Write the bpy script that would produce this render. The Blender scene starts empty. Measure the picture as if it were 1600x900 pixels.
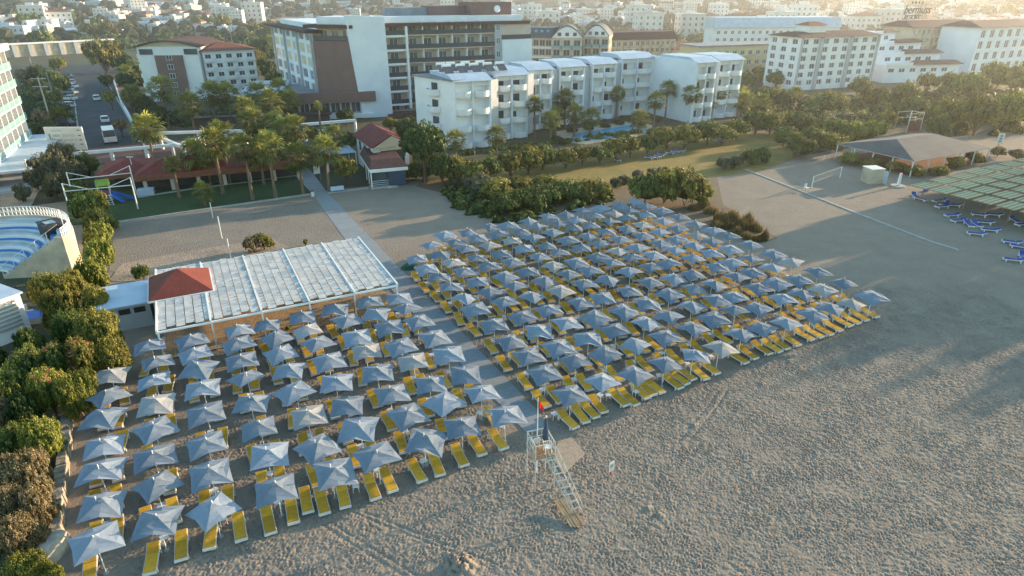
import bpy, math, random
import numpy as np
from mathutils import Vector, Matrix

R = math.radians
rnd = random.Random(7)
scene = bpy.context.scene
COL = scene.collection

# ------------------------------------------------------------------ survey
# the drone stands 28 m above the beach, pitched 25 degrees down
EYE_Z = 28.0
PITCH = R(25)
FOC = 1000.0


def site(px, py, z=0.0):
    """surveyed point of the place (x, y) at height z"""
    dx = (px - 800) / FOC
    dy = (450 - py) / FOC
    fy = math.cos(PITCH) + dy * math.sin(PITCH)
    fz = -math.sin(PITCH) + dy * math.cos(PITCH)
    t = (z - EYE_Z) / fz
    return dx * t, fy * t


def height_to(px, py, qy):
    """height of a thing standing at (px, py) whose top is sighted at row qy"""
    X, Y = site(px, py)
    k = (450 - qy) / FOC
    # (-Y sinP... ) solve for w = EYE_Z - z
    # up = Y sinP - w cosP ; dep = Y cosP + w sinP ; up = k dep
    w = (Y * math.sin(PITCH) - k * Y * math.cos(PITCH)) / (math.cos(PITCH) + k * math.sin(PITCH))
    return EYE_Z - w


ANG = R(27)
CA, SA = math.cos(ANG), math.sin(ANG)


def uv(u, v):
    return (u * CA - v * SA, u * SA + v * CA)


# ------------------------------------------------------------------ materials
MATS = {}


def new_mat(name):
    m = bpy.data.materials.new(name)
    m.use_nodes = True
    nt = m.node_tree
    b = nt.nodes["Principled BSDF"]
    MATS[name] = m
    return m, nt, b


def mix_noise(nt, c1, c2, scale, detail=4.0, lo=0.35, hi=0.65, coords="Object", rough=0.6):
    tc = nt.nodes.new("ShaderNodeTexCoord")
    nz = nt.nodes.new("ShaderNodeTexNoise")
    nz.inputs["Scale"].default_value = scale
    nz.inputs["Detail"].default_value = detail
    nz.inputs["Roughness"].default_value = rough
    nt.links.new(tc.outputs[coords], nz.inputs["Vector"])
    mr = nt.nodes.new("ShaderNodeMapRange")
    mr.inputs[1].default_value = lo
    mr.inputs[2].default_value = hi
    nt.links.new(nz.outputs[0], mr.inputs[0])
    mx = nt.nodes.new("ShaderNodeMix")
    mx.data_type = "RGBA"
    nt.links.new(mr.outputs[0], mx.inputs[0])
    for k, c in ((6, c1), (7, c2)):
        if isinstance(c, (tuple, list)):
            mx.inputs[k].default_value = (*c[:3], 1)
        else:
            nt.links.new(c, mx.inputs[k])
    return mx.outputs[2], nz, tc


def surf(name, c, c2=None, scale=1.5, rough=0.7, spec=0.3, bump=0.0, bscale=None, metal=0.0,
         per_object=0.0, detail=4.0, trans=0.0, coords="Object"):
    m, nt, b = new_mat(name)
    c2 = c2 or tuple(min(1, x * 0.82) for x in c)
    out, nz, tc = mix_noise(nt, c, c2, scale, detail, coords=coords)
    if per_object:
        oi = nt.nodes.new("ShaderNodeObjectInfo")
        mr = nt.nodes.new("ShaderNodeMapRange")
        mr.inputs[3].default_value = 1 - per_object
        mr.inputs[4].default_value = 1 + per_object
        nt.links.new(oi.outputs["Random"], mr.inputs[0])
        hs = nt.nodes.new("ShaderNodeHueSaturation")
        nt.links.new(mr.outputs[0], hs.inputs["Value"])
        nt.links.new(out, hs.inputs["Color"])
        out = hs.outputs[0]
    nt.links.new(out, b.inputs["Base Color"])
    b.inputs["Roughness"].default_value = rough
    b.inputs["Specular IOR Level"].default_value = spec
    b.inputs["Metallic"].default_value = metal
    if bump:
        n2 = nt.nodes.new("ShaderNodeTexNoise")
        n2.inputs["Scale"].default_value = bscale or scale * 4
        n2.inputs["Detail"].default_value = 5
        nt.links.new(tc.outputs[coords], n2.inputs["Vector"])
        bp = nt.nodes.new("ShaderNodeBump")
        bp.inputs["Strength"].default_value = 1.0
        bp.inputs["Distance"].default_value = bump
        nt.links.new(n2.outputs[0], bp.inputs["Height"])
        nt.links.new(bp.outputs[0], b.inputs["Normal"])
    if trans:
        tr = nt.nodes.new("ShaderNodeBsdfTranslucent")
        nt.links.new(out, tr.inputs["Color"])
        ms = nt.nodes.new("ShaderNodeMixShader")
        ms.inputs[0].default_value = trans
        o = nt.nodes["Material Output"]
        nt.links.new(b.outputs[0], ms.inputs[1])
        nt.links.new(tr.outputs[0], ms.inputs[2])
        nt.links.new(ms.outputs[0], o.inputs[0])
    return m


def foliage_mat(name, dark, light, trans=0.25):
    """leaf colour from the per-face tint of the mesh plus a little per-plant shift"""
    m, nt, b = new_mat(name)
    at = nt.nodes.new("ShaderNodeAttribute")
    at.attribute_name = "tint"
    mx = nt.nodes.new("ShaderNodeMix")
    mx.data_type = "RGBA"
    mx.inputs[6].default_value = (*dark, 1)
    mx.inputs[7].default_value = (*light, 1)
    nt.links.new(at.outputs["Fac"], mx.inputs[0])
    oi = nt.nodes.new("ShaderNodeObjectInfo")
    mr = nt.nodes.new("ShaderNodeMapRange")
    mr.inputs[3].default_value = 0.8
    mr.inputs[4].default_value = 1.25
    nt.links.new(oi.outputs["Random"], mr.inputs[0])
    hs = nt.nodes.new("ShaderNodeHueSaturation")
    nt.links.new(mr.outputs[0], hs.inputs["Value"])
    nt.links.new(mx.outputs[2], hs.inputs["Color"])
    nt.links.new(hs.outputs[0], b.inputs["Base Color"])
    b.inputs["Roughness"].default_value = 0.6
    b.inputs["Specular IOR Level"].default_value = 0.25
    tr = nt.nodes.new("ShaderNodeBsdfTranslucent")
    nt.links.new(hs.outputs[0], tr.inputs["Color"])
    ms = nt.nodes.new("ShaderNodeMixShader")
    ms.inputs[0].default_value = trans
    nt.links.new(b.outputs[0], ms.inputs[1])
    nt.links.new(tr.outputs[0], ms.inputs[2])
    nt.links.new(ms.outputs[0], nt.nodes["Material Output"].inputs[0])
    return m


M = {}
M["white_paint"] = surf("white_paint", (0.85, 0.86, 0.87), (0.74, 0.76, 0.78), 0.4, 0.6)
M["white_plastic"] = surf("white_plastic", (0.75, 0.76, 0.77), (0.66, 0.66, 0.66), 3, 0.4)
M["white_wall"] = surf("white_wall", (0.84, 0.85, 0.87), (0.74, 0.76, 0.79), 0.25, 0.85, 0.2, 0.01, 3)
M["blue_white_wall"] = surf("blue_white_wall", (0.78, 0.83, 0.9), (0.68, 0.74, 0.82), 0.22, 0.85, 0.2)
M["grey_wall"] = surf("grey_wall", (0.46, 0.49, 0.53), (0.38, 0.41, 0.45), 0.3, 0.85)
M["cream_wall"] = surf("cream_wall", (0.62, 0.53, 0.4), (0.5, 0.42, 0.32), 0.3, 0.85, 0.2)
M["yellow_wall"] = surf("yellow_wall", (0.66, 0.58, 0.34), (0.56, 0.5, 0.33), 0.3, 0.85, 0.2)
M["pink_wall"] = surf("pink_wall", (0.62, 0.52, 0.46), (0.54, 0.45, 0.39), 0.4, 0.85, 0.2)
M["brown_panel"] = surf("brown_panel", (0.22, 0.14, 0.13), (0.19, 0.12, 0.11), 0.4, 0.75, 0.3)
M["brown_roof"] = surf("brown_roof", (0.13, 0.075, 0.07), (0.09, 0.055, 0.052), 1.5, 0.8, 0.2, 0.03, 8)
M["terracotta"] = surf("terracotta", (0.28, 0.11, 0.07), (0.2, 0.085, 0.06), 1.2, 0.8, 0.2, 0.03, 8, per_object=0.15)
M["red_roof"] = surf("red_roof", (0.21, 0.05, 0.045), (0.15, 0.04, 0.04), 1.0, 0.75, 0.25, 0.03, 7)
M["red_canvas"] = surf("red_canvas", (0.22, 0.06, 0.045), (0.17, 0.05, 0.04), 0.8, 0.7, 0.2, 0.02, 3)
M["slate_roof"] = surf("slate_roof", (0.1, 0.115, 0.14), (0.07, 0.08, 0.1), 1.0, 0.6)
M["pale_roof"] = surf("pale_roof", (0.5, 0.6, 0.72), (0.4, 0.5, 0.62), 0.6, 0.5, 0.4)
M["grey_roof"] = surf("grey_roof", (0.3, 0.32, 0.35), (0.2, 0.22, 0.25), 0.4, 0.85)
M["glass"] = surf("glass", (0.05, 0.07, 0.09), (0.09, 0.12, 0.15), 0.3, 0.12, 0.6, coords="Object")
M["curtain_glass"] = surf("curtain_glass", (0.16, 0.2, 0.24), (0.09, 0.12, 0.15), 0.7, 0.2, 0.5, per_object=0.35)
M["navy_rail"] = surf("navy_rail", (0.045, 0.065, 0.09), (0.035, 0.05, 0.07), 1, 0.3, 0.5)
M["teal_rail"] = surf("teal_rail", (0.25, 0.42, 0.42), (0.18, 0.33, 0.34), 1, 0.3, 0.5)
M["dark_frame"] = surf("dark_frame", (0.05, 0.045, 0.045), None, 1, 0.5)
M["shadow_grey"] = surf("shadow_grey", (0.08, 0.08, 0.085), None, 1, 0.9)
M["stone_wall"] = surf("stone_wall", (0.42, 0.37, 0.3), (0.24, 0.21, 0.18), 1.6, 0.9, 0.2, 0.05, 5)
M["lit_concrete"] = surf("lit_concrete", (0.6, 0.52, 0.4), (0.42, 0.36, 0.28), 0.6, 0.9, 0.2, 0.02, 4)
M["wood"] = surf("wood", (0.38, 0.25, 0.15), (0.26, 0.17, 0.11), 2.0, 0.8, 0.2, 0.01, 12)
M["lattice"] = surf("lattice_white", (0.66, 0.64, 0.61), (0.5, 0.49, 0.47), 1.2, 0.95, 0.05, 0.01, 20)
M["lattice_dull"] = surf("lattice_dull", (0.5, 0.52, 0.53), (0.42, 0.44, 0.46), 1.2, 0.95, 0.05)
M["old_paint"] = surf("old_white_paint", (0.66, 0.65, 0.62), (0.46, 0.43, 0.39), 4.0, 0.7, 0.2)
M["pale_wood"] = surf("pale_wood", (0.46, 0.33, 0.2), (0.32, 0.22, 0.14), 3.0, 0.8, 0.2, 0.01, 12)
M["metal_pole"] = surf("metal_pole", (0.62, 0.63, 0.64), None, 2, 0.35, 0.5)
M["galv"] = surf("galv", (0.3, 0.31, 0.33), None, 2, 0.4, 0.5, metal=0.6)
M["asphalt"] = surf("asphalt", (0.075, 0.085, 0.1), (0.05, 0.058, 0.07), 0.25, 0.9, 0.2, 0.01, 10, detail=8)
M["brick_paving"] = surf("brick_paving", (0.17, 0.105, 0.1), (0.12, 0.08, 0.078), 0.6, 0.9, 0.2, 0.01, 8)
M["pale_paving"] = surf("pale_paving", (0.42, 0.36, 0.29), (0.32, 0.28, 0.23), 0.6, 0.9, 0.2, 0.01, 6)
M["kerb"] = surf("kerb", (0.42, 0.41, 0.38), None, 1.2, 0.9)
M["blue_seat"] = surf("blue_seat", (0.06, 0.24, 0.62), (0.05, 0.18, 0.48), 0.8, 0.7)
M["blue_grey_floor"] = surf("blue_grey_floor", (0.55, 0.62, 0.68), (0.44, 0.5, 0.56), 0.5, 0.85)
M["blue_plastic"] = surf("blue_plastic", (0.04, 0.14, 0.5), None, 1, 0.4)
M["red_plastic"] = surf("red_plastic", (0.5, 0.03, 0.03), None, 1, 0.5)
M["purple_plastic"] = surf("purple_plastic", (0.18, 0.08, 0.16), None, 1, 0.5)
M["green_plastic"] = surf("green_plastic", (0.22, 0.35, 0.06), None, 1, 0.5)
M["teal_floor"] = surf("teal_floor", (0.06, 0.17, 0.15), None, 0.6, 0.9)
M["car_white"] = surf("car_white", (0.72, 0.73, 0.75), None, 1, 0.25, 0.5)
M["car_grey"] = surf("car_grey", (0.3, 0.33, 0.37), None, 1, 0.25, 0.5)
M["car_dark"] = surf("car_dark", (0.05, 0.06, 0.08), None, 1, 0.25, 0.5)
M["car_blue"] = surf("car_blue", (0.2, 0.35, 0.5), None, 1, 0.25, 0.5)
M["rubber"] = surf("rubber", (0.02, 0.02, 0.022), None, 2, 0.8)
M["bark"] = surf("bark", (0.17, 0.12, 0.085), (0.1, 0.07, 0.05), 2.5, 0.95, 0.1, 0.04, 7)
M["palm_bark"] = surf("palm_bark", (0.24, 0.18, 0.13), (0.15, 0.11, 0.08), 2.5, 0.95, 0.1, 0.05, 9)
M["dead_frond"] = surf("dead_frond", (0.22, 0.14, 0.07), (0.13, 0.085, 0.05), 2, 0.9, 0.1)
M["core"] = surf("core", (0.015, 0.022, 0.01), None, 2, 1.0, 0.0)
M["navy_canvas"] = surf("navy_canvas", (0.06, 0.09, 0.15), (0.045, 0.07, 0.12), 2, 0.8)
M["yellow_canvas"] = surf("yellow_canvas", (0.7, 0.4, 0.05), (0.56, 0.32, 0.045), 2.5, 0.85, 0.15, 0.012, 6, per_object=0.25)
M["blue_mattress"] = surf("blue_mattress", (0.07, 0.1, 0.38), (0.055, 0.08, 0.3), 2.5, 0.85, per_object=0.15)
M["shade_yellow"] = surf("shade_yellow", (0.72, 0.68, 0.42), (0.62, 0.58, 0.36), 1.5, 0.8, trans=0.3)
M["shade_green"] = surf("shade_green", (0.36, 0.38, 0.24), None, 1.5, 0.8, trans=0.3)
M["tent_grey"] = surf("tent_grey", (0.125, 0.13, 0.135), (0.09, 0.095, 0.1), 0.3, 0.8)
M["sign_ink"] = surf("sign_ink", (0.03, 0.035, 0.045), None, 2, 0.6)
M["sign_soft"] = surf("sign_soft", (0.3, 0.33, 0.36), None, 2, 0.6)
M["sign_white"] = surf("sign_white", (0.7, 0.73, 0.72), (0.62, 0.66, 0.66), 0.8, 0.5)
M["sign_rust"] = surf("sign_rust", (0.1, 0.07, 0.065), None, 1, 0.6)
M["skylight"] = surf("skylight", (0.25, 0.38, 0.45), None, 1, 0.2, 0.5)
M["orange_cloth"] = surf("orange_cloth", (0.45, 0.18, 0.05), None, 1, 0.8)
M["flag_red"] = surf("flag_red", (0.6, 0.03, 0.03), None, 1, 0.7, trans=0.3)
M["pink_flower"] = surf("pink_flower", (0.7, 0.12, 0.16), (0.6, 0.18, 0.12), 3, 0.6)
M["skin_cream"] = surf("pale_rock", (0.5, 0.47, 0.42), (0.3, 0.28, 0.25), 1.8, 0.9, 0.2, 0.06, 4)
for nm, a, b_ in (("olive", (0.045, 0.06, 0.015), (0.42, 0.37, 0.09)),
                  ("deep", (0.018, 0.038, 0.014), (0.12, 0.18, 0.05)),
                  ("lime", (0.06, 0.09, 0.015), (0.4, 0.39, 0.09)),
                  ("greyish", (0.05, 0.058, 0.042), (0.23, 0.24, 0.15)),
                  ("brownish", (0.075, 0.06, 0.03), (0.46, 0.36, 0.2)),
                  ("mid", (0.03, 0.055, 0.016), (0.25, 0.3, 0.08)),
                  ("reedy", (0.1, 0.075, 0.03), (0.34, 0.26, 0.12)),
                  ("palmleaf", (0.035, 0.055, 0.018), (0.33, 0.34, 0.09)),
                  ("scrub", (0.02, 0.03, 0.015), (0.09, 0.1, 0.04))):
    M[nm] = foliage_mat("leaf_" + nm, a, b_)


def umbrella_mat(name, c1, c2):
    m = surf(name, c1, c2, 0.9, 0.85, 0.15, 0.012, 3.0, per_object=0.1, trans=0.03)
    return m


M["canopy"] = umbrella_mat("canopy_cloth", (0.235, 0.275, 0.33), (0.165, 0.205, 0.26))
M["canopy_pale"] = umbrella_mat("canopy_cloth_pale", (0.28, 0.33, 0.4), (0.22, 0.27, 0.34))
M["canopy_grey"] = umbrella_mat("canopy_cloth_grey", (0.38, 0.38, 0.385), (0.32, 0.32, 0.33))


# ------------------------------------------------------------------ objects
def put(o, parent=None):
    COL.objects.link(o)
    if parent is not None:
        o.parent = parent
    return o


def tag(o, label=None, cat=None, group=None, kind=None):
    if label:
        assert 4 <= len(label.split()) <= 16, label
        o["label"] = label
    if cat:
        o["category"] = cat
    if group:
        o["group"] = group
    if kind:
        o["kind"] = kind
    return o


def thing(name, label, cat, loc=(0, 0, 0), rz=0.0, group=None):
    o = bpy.data.objects.new(name, None)
    o.empty_display_size = 0.3
    o.location = loc
    o.rotation_euler = (0, 0, rz)
    COL.objects.link(o)
    return tag(o, label, cat, group)


class MB:
    def __init__(s):
        s.v, s.f, s.m, s.T = [], [], [], None

    def _add(s, pts):
        i = len(s.v)
        if s.T is not None:
            pts = [s.T(p) for p in pts]
        s.v += [tuple(p) for p in pts]
        return i

    def face(s, pts, mi=0):
        i = s._add(pts)
        s.f.append(tuple(range(i, i + len(pts))))
        s.m.append(mi)

    def box(s, x0, x1, y0, y1, z0, z1, mi=0):
        x0, x1 = min(x0, x1), max(x0, x1)
        y0, y1 = min(y0, y1), max(y0, y1)
        i = s._add([(x0, y0, z0), (x1, y0, z0), (x1, y1, z0), (x0, y1, z0),
                    (x0, y0, z1), (x1, y0, z1), (x1, y1, z1), (x0, y1, z1)])
        for f in ((0, 3, 2, 1), (4, 5, 6, 7), (0, 1, 5, 4), (1, 2, 6, 5), (2, 3, 7, 6), (3, 0, 4, 7)):
            s.f.append(tuple(i + k for k in f))
            s.m.append(mi)

    def hull(s, lo, hi, mi=0, cap=None):
        """two rings of equal length, joined (a prism between them)"""
        n = len(lo)
        i = s._add(list(lo) + list(hi))
        for k in range(n):
            s.f.append((i + k, i + (k + 1) % n, i + n + (k + 1) % n, i + n + k))
            s.m.append(mi)
        s.f.append(tuple(i + k for k in reversed(range(n))))
        s.m.append(mi)
        s.f.append(tuple(i + n + k for k in range(n)))
        s.m.append(mi if cap is None else cap)

    def prism(s, pts, z0, z1, mi=0, cap=None):
        s.hull([(p[0], p[1], z0) for p in pts], [(p[0], p[1], z1) for p in pts], mi, cap)

    def tube(s, p, q, r0, r1=None, n=6, mi=0):
        r1 = r0 if r1 is None else r1
        p, q = Vector(p), Vector(q)
        d = (q - p).normalized()
        a = d.orthogonal().normalized()
        b = d.cross(a)
        lo = [p + (a * math.cos(t) + b * math.sin(t)) * r0 for t in [2 * math.pi * k / n for k in range(n)]]
        hi = [q + (a * math.cos(t) + b * math.sin(t)) * r1 for t in [2 * math.pi * k / n for k in range(n)]]
        s.hull(lo, hi, mi)

    def bar(s, p, q, w, h=None, mi=0):
        """square bar from p to q"""
        h = h or w
        p, q = Vector(p), Vector(q)
        d = (q - p).normalized()
        up = Vector((0, 0, 1)) if abs(d.z) < 0.95 else Vector((0, 1, 0))
        a = d.cross(up).normalized() * (w / 2)
        b = a.cross(d).normalized() * (h / 2)
        lo = [p + a + b, p - a + b, p - a - b, p + a - b]
        hi = [q + a + b, q - a + b, q - a - b, q + a - b]
        s.hull(lo, hi, mi)

    def mesh(s, name, mats):
        me = bpy.data.meshes.new(name)
        me.from_pydata(s.v, [], s.f)
        for m in (mats if isinstance(mats, (list, tuple)) else [mats]):
            me.materials.append(m)
        me.polygons.foreach_set("material_index", s.m)
        me.validate()
        me.update()
        return me

    def build(s, name, mats, parent=None, loc=None, rot=None):
        o = bpy.data.objects.new(name, s.mesh(name, mats))
        if loc:
            o.location = loc
        if rot:
            o.rotation_euler = rot
        return put(o, parent)


SUBS = {}   # mesh name -> (sub-part name, sub-part mesh)


def inst(name, me, parent=None, loc=(0, 0, 0), rot=(0, 0, 0), scale=None):
    o = bpy.data.objects.new(name, me)
    if me.name in SUBS:
        sn, sm = SUBS[me.name]
        put(bpy.data.objects.new(sn, sm), o)
    o.location = loc
    o.rotation_euler = rot
    if scale:
        o.scale = scale
    return put(o, parent)


def copy_thing(src, loc, rz, label, kids=None):
    c = src.copy()
    COL.objects.link(c)
    c.location = loc
    c.rotation_euler = (0, 0, rz)
    c["label"] = label
    assert 4 <= len(label.split()) <= 16, label
    for ch in list(src.children):
        d = ch.copy()
        COL.objects.link(d)
        d.parent = c
        for g in list(ch.children):
            e = g.copy()
            COL.objects.link(e)
            e.parent = d
    return c


WORDS = ["first", "second", "third", "fourth", "fifth", "sixth", "seventh", "eighth", "ninth", "tenth",
         "eleventh", "twelfth", "thirteenth", "fourteenth", "fifteenth", "sixteenth", "seventeenth",
         "eighteenth", "nineteenth", "twentieth"]


def nth(i):
    if i < 20:
        return WORDS[i]
    tens = {2: "twenty", 3: "thirty", 4: "forty", 5: "fifty"}
    t, u = divmod(i + 1, 10)
    return (tens[t] + "-" + WORDS[u - 1]) if u else {2: "twentieth", 3: "thirtieth", 4: "fortieth", 5: "fiftieth"}[t]


# ------------------------------------------------------------------ terrain
def ss(a, b, x):
    t = np.clip((x - a) / (b - a), 0, 1)
    return t * t * (3 - 2 * t)


def terrain(x, y):
    """height of the land far behind the hotels (arrays or floats)"""
    x = np.asarray(x, float)
    y = np.asarray(y, float)
    d = np.hypot(x, y)
    rise = ss(420, 1300, d)
    h = rise * 26 + ss(900, 2600, d) * 60
    h = h + rise * 5 * (np.sin(x / 90 + 1.3) * np.cos(y / 120) + 0.6 * np.sin(x / 41 + y / 57))
    # three nearer hills
    for cx, cy, rx, ry, hh in ((-420, 470, 70, 60, 14), (90, 900, 190, 120, 34), (560, 640, 110, 90, 24),
                               (-260, 1100, 260, 150, 26), (-60, 820, 90, 60, 9), (-700, 900, 200, 150, 30)):
        h = h + hh * np.exp(-(((x - cx) / rx) ** 2 + ((y - cy) / ry) ** 2))
    return h * ss(300, 520, d)


def far_site(px, py):
    """walk the sight line through (px, py) to where it meets the land"""
    dx = (px - 800) / FOC
    dy = (450 - py) / FOC
    fy = math.cos(PITCH) + dy * math.sin(PITCH)
    fz = -math.sin(PITCH) + dy * math.cos(PITCH)
    t = 150.0
    while t < 4000:
        x, y, z = dx * t, fy * t, EYE_Z + fz * t
        if z <= float(terrain(x, y)):
            return x, y, z
        t += 3
    return None
SKY_STRENGTH, SUN_STRENGTH, HAZE = 0.42, 12.5, 0.00042
# ================================================================== GROUND
def field(nx, ny, cell, lam, spread, seed, ang, stretch):
    """band-passed random height field, rms 1"""
    g = np.random.default_rng(seed)
    f = np.fft.rfft2(g.standard_normal((ny, nx)))
    ky = np.fft.fftfreq(ny, cell)[:, None]
    kx = np.fft.rfftfreq(nx, cell)[None, :]
    a = kx * math.cos(ang) + ky * math.sin(ang)
    b = -kx * math.sin(ang) + ky * math.cos(ang)
    k = np.hypot(a, b * stretch)
    filt = np.exp(-((k - 1 / lam) ** 2) / (2 * (spread / lam) ** 2))
    h = np.fft.irfft2(f * filt, s=(ny, nx))
    return h / h.std()


SAND_PILES = [(720, 885, 0.8, 0.4), (1399, 498, 0.5, 0.2), (1235, 565, 0.4, 0.06), (1085, 664, 0.35, 0.08),
              (1012, 795, 0.28, 0.09), (1032, 805, 0.28, 0.09), (1190, 600, 0.4, 0.05)]


CELL = 0.062


def make_beach():
    x_in = np.arange(-24, 50, CELL)
    y_in = np.arange(16, 62, CELL)

    def grow(start, stop, n):
        return start + (stop - start) * (np.linspace(0, 1, n) ** 2.6)
    xs = np.concatenate([grow(-24.1, -3500, 26)[::-1], x_in, grow(x_in[-1] + 0.1, 3500, 26)])
    ys = np.concatenate([np.array([-200, -50, 0, 10]), y_in, grow(y_in[-1] + 0.1, 5000, 30)])
    nx, ny = len(x_in), len(y_in)
    sun_dir = R(26.5)
    h1 = field(nx, ny, CELL, 0.24, 0.28, 3, sun_dir + 0.12, 0.45)
    h2 = field(nx, ny, CELL, 0.62, 0.35, 4, sun_dir - 0.2, 0.6)
    h1 = h1 - 0.22 * (h1 * h1 - 1)
    h3 = field(nx, ny, CELL, 7, 0.5, 5, 0, 1)
    X, Y = np.meshgrid(x_in, y_in)
    U = X * CA + Y * SA
    V = -X * SA + Y * CA
    amp = 0.95 + 0.12 * np.clip(h3, -1.5, 1.5)
    # raked, smoother sand: the walkway side, the court behind the pergola, the right-hand beach
    smooth = ss(37, 42, V) * ss(38, 34, 0 * V + 36)
    right = ss(58, 66, U) * ss(30, 36, V)
    court = ss(66, 69, V) * (1 - ss(50, 58, U))
    walk = ss(14.8, 15.6, U) * (1 - ss(18.0, 19.0, U)) * ss(30.5, 33, V)
    under = ss(30.0, 31.5, V) * (1 - right)
    calm = 1 - 0.55 * np.maximum(right, court) - 0.75 * walk * (1 - court)
    calm = np.clip(calm, 0.2, 1) * (1 - 0.15 * under)
    hi = (0.0225 * h1 * (0.9 + 0.22 * np.clip(field(nx, ny, CELL, 2.2, 0.6, 9, 0, 1), -2, 2)) + 0.01 * h2) * amp * calm + 0.003 * h3
    for px, py, r, hh in SAND_PILES:
        cx, cy = site(px, py)
        d = np.hypot(X - cx, Y - cy) / r
        lump = np.exp(-d * d * 1.6) * (1 + 0.35 * h2 * 0.6 + 0.2 * h1 * 0.6) * hh
        pit = -0.4 * hh * np.exp(-(np.hypot(X - cx + r * 0.9, Y - cy + r * 0.4) / r) ** 2 * 2)
        hi = hi + lump + pit
    # wheel tracks curving away from the front row
    for off in (-0.35, 0.35):
        for (a, b) in (((1115, 632), (1068, 690)), ((1128, 612), (1115, 632)), ((500, 812), (650, 905)), ((560, 800), (760, 880))):
            p, q = np.array(site(*a)), np.array(site(*b))
            p = p + np.array([off, 0]); q = q + np.array([off, 0])
            dq = q - p
            L = np.hypot(*dq)
            t = np.clip(((X - p[0]) * dq[0] + (Y - p[1]) * dq[1]) / L ** 2, 0, 1)
            dd = np.hypot(X - p[0] - t * dq[0], Y - p[1] - t * dq[1])
            hi = hi - 0.035 * np.exp(-(dd / 0.09) ** 2)
    edge = ss(0, 2, X - x_in[0]) * ss(0, 2, x_in[-1] - X) * ss(0, 1, Y - y_in[0]) * ss(0, 2, y_in[-1] - Y)
    hi = hi * edge
    Z = np.zeros((len(ys), len(xs)))
    j0 = 4
    i0 = 26
    Z[j0:j0 + ny, i0:i0 + nx] = hi
    XX, YY = np.meshgrid(xs, ys)
    far = terrain(XX, YY)
    Z = Z - 0.6 * (np.hypot(XX, YY) > 300) * 1.0
    Z[np.hypot(XX, YY) > 300] = -0.6
    n, m = XX.shape
    co = np.stack([XX, YY, Z], -1).reshape(-1, 3).astype(np.float32)
    idx = np.arange(n * m).reshape(n, m)
    q = np.stack([idx[:-1, :-1], idx[:-1, 1:], idx[1:, 1:], idx[1:, :-1]], -1).reshape(-1, 4)
    me = bpy.data.meshes.new("sand_ground")
    me.vertices.add(len(co))
    me.vertices.foreach_set("co", co.ravel())
    me.loops.add(q.size)
    me.loops.foreach_set("vertex_index", q.ravel().astype(np.int32))
    me.polygons.add(len(q))
    me.polygons.foreach_set("loop_start", np.arange(0, q.size, 4, dtype=np.int32))
    me.polygons.foreach_set("use_smooth", np.ones(len(q), bool))
    me.update(calc_edges=True)
    me.materials.append(sand_mat())
    o = put(bpy.data.objects.new("sand_ground", me))
    tag(o, kind="structure")


def sand_mat():
    m, nt, b = new_mat("sand")
    out, nz, tc = mix_noise(nt, (0.35, 0.292, 0.235), (0.28, 0.232, 0.187), 0.35, 8, 0.3, 0.7, "Object", 0.7)
    # fine grain and darker specks
    out2, nz2, _ = mix_noise(nt, out, (0.2, 0.17, 0.14), 5.0, 6, 0.5, 0.85)
    nt.links.new(out2, b.inputs["Base Color"])
    b.inputs["Roughness"].default_value = 0.95
    b.inputs["Specular IOR Level"].default_value = 0.1
    n2 = nt.nodes.new("ShaderNodeTexNoise")
    n2.inputs["Scale"].default_value = 4.5
    n2.inputs["Detail"].default_value = 6
    n2.inputs["Roughness"].default_value = 0.65
    mp = nt.nodes.new("ShaderNodeMapping")
    mp.inputs["Rotation"].default_value = (0, 0, -R(33))
    mp.inputs["Scale"].default_value = (1.0, 0.5, 1.0)
    nt.links.new(tc.outputs["Object"], mp.inputs[0])
    nt.links.new(mp.outputs[0], n2.inputs["Vector"])
    bp = nt.nodes.new("ShaderNodeBump")
    bp.inputs["Strength"].default_value = 1
    bp.inputs["Distance"].default_value = 0.06
    nt.links.new(n2.outputs[0], bp.inputs["Height"])
    nt.links.new(bp.outputs[0], b.inputs["Normal"])
    return m


make_beach()


def sheet(name, pts, mat, z=0.004, thick=None, kind="structure", skirt=0.3):
    """flat ground sheet with a skirt that goes down into the land"""
    mb = MB()
    mb.prism(pts, z - skirt, z)
    o = mb.build(name, mat)
    tag(o, kind=kind)
    return o


def sheet_px(name, px, mat, z=0.03, **k):
    return sheet(name, [site(*p) for p in px], mat, z, **k)


def grass_mat(name, c1, c2, c3):
    m, nt, b = new_mat(name)
    out, nz, tc = mix_noise(nt, c1, c2, 0.25, 6, 0.35, 0.65)
    out2, _, _ = mix_noise(nt, out, c3, 3.5, 6, 0.48, 0.75)
    nt.links.new(out2, b.inputs["Base Color"])
    b.inputs["Roughness"].default_value = 0.95
    n2 = nt.nodes.new("ShaderNodeTexNoise")
    n2.inputs["Scale"].default_value = 7
    n2.inputs["Detail"].default_value = 8
    nt.links.new(tc.outputs["Object"], n2.inputs["Vector"])
    bp = nt.nodes.new("ShaderNodeBump")
    bp.inputs["Strength"].default_value = 1
    bp.inputs["Distance"].default_value = 0.12
    nt.links.new(n2.outputs[0], bp.inputs["Height"])
    nt.links.new(bp.outputs[0], b.inputs["Normal"])
    return m


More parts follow.
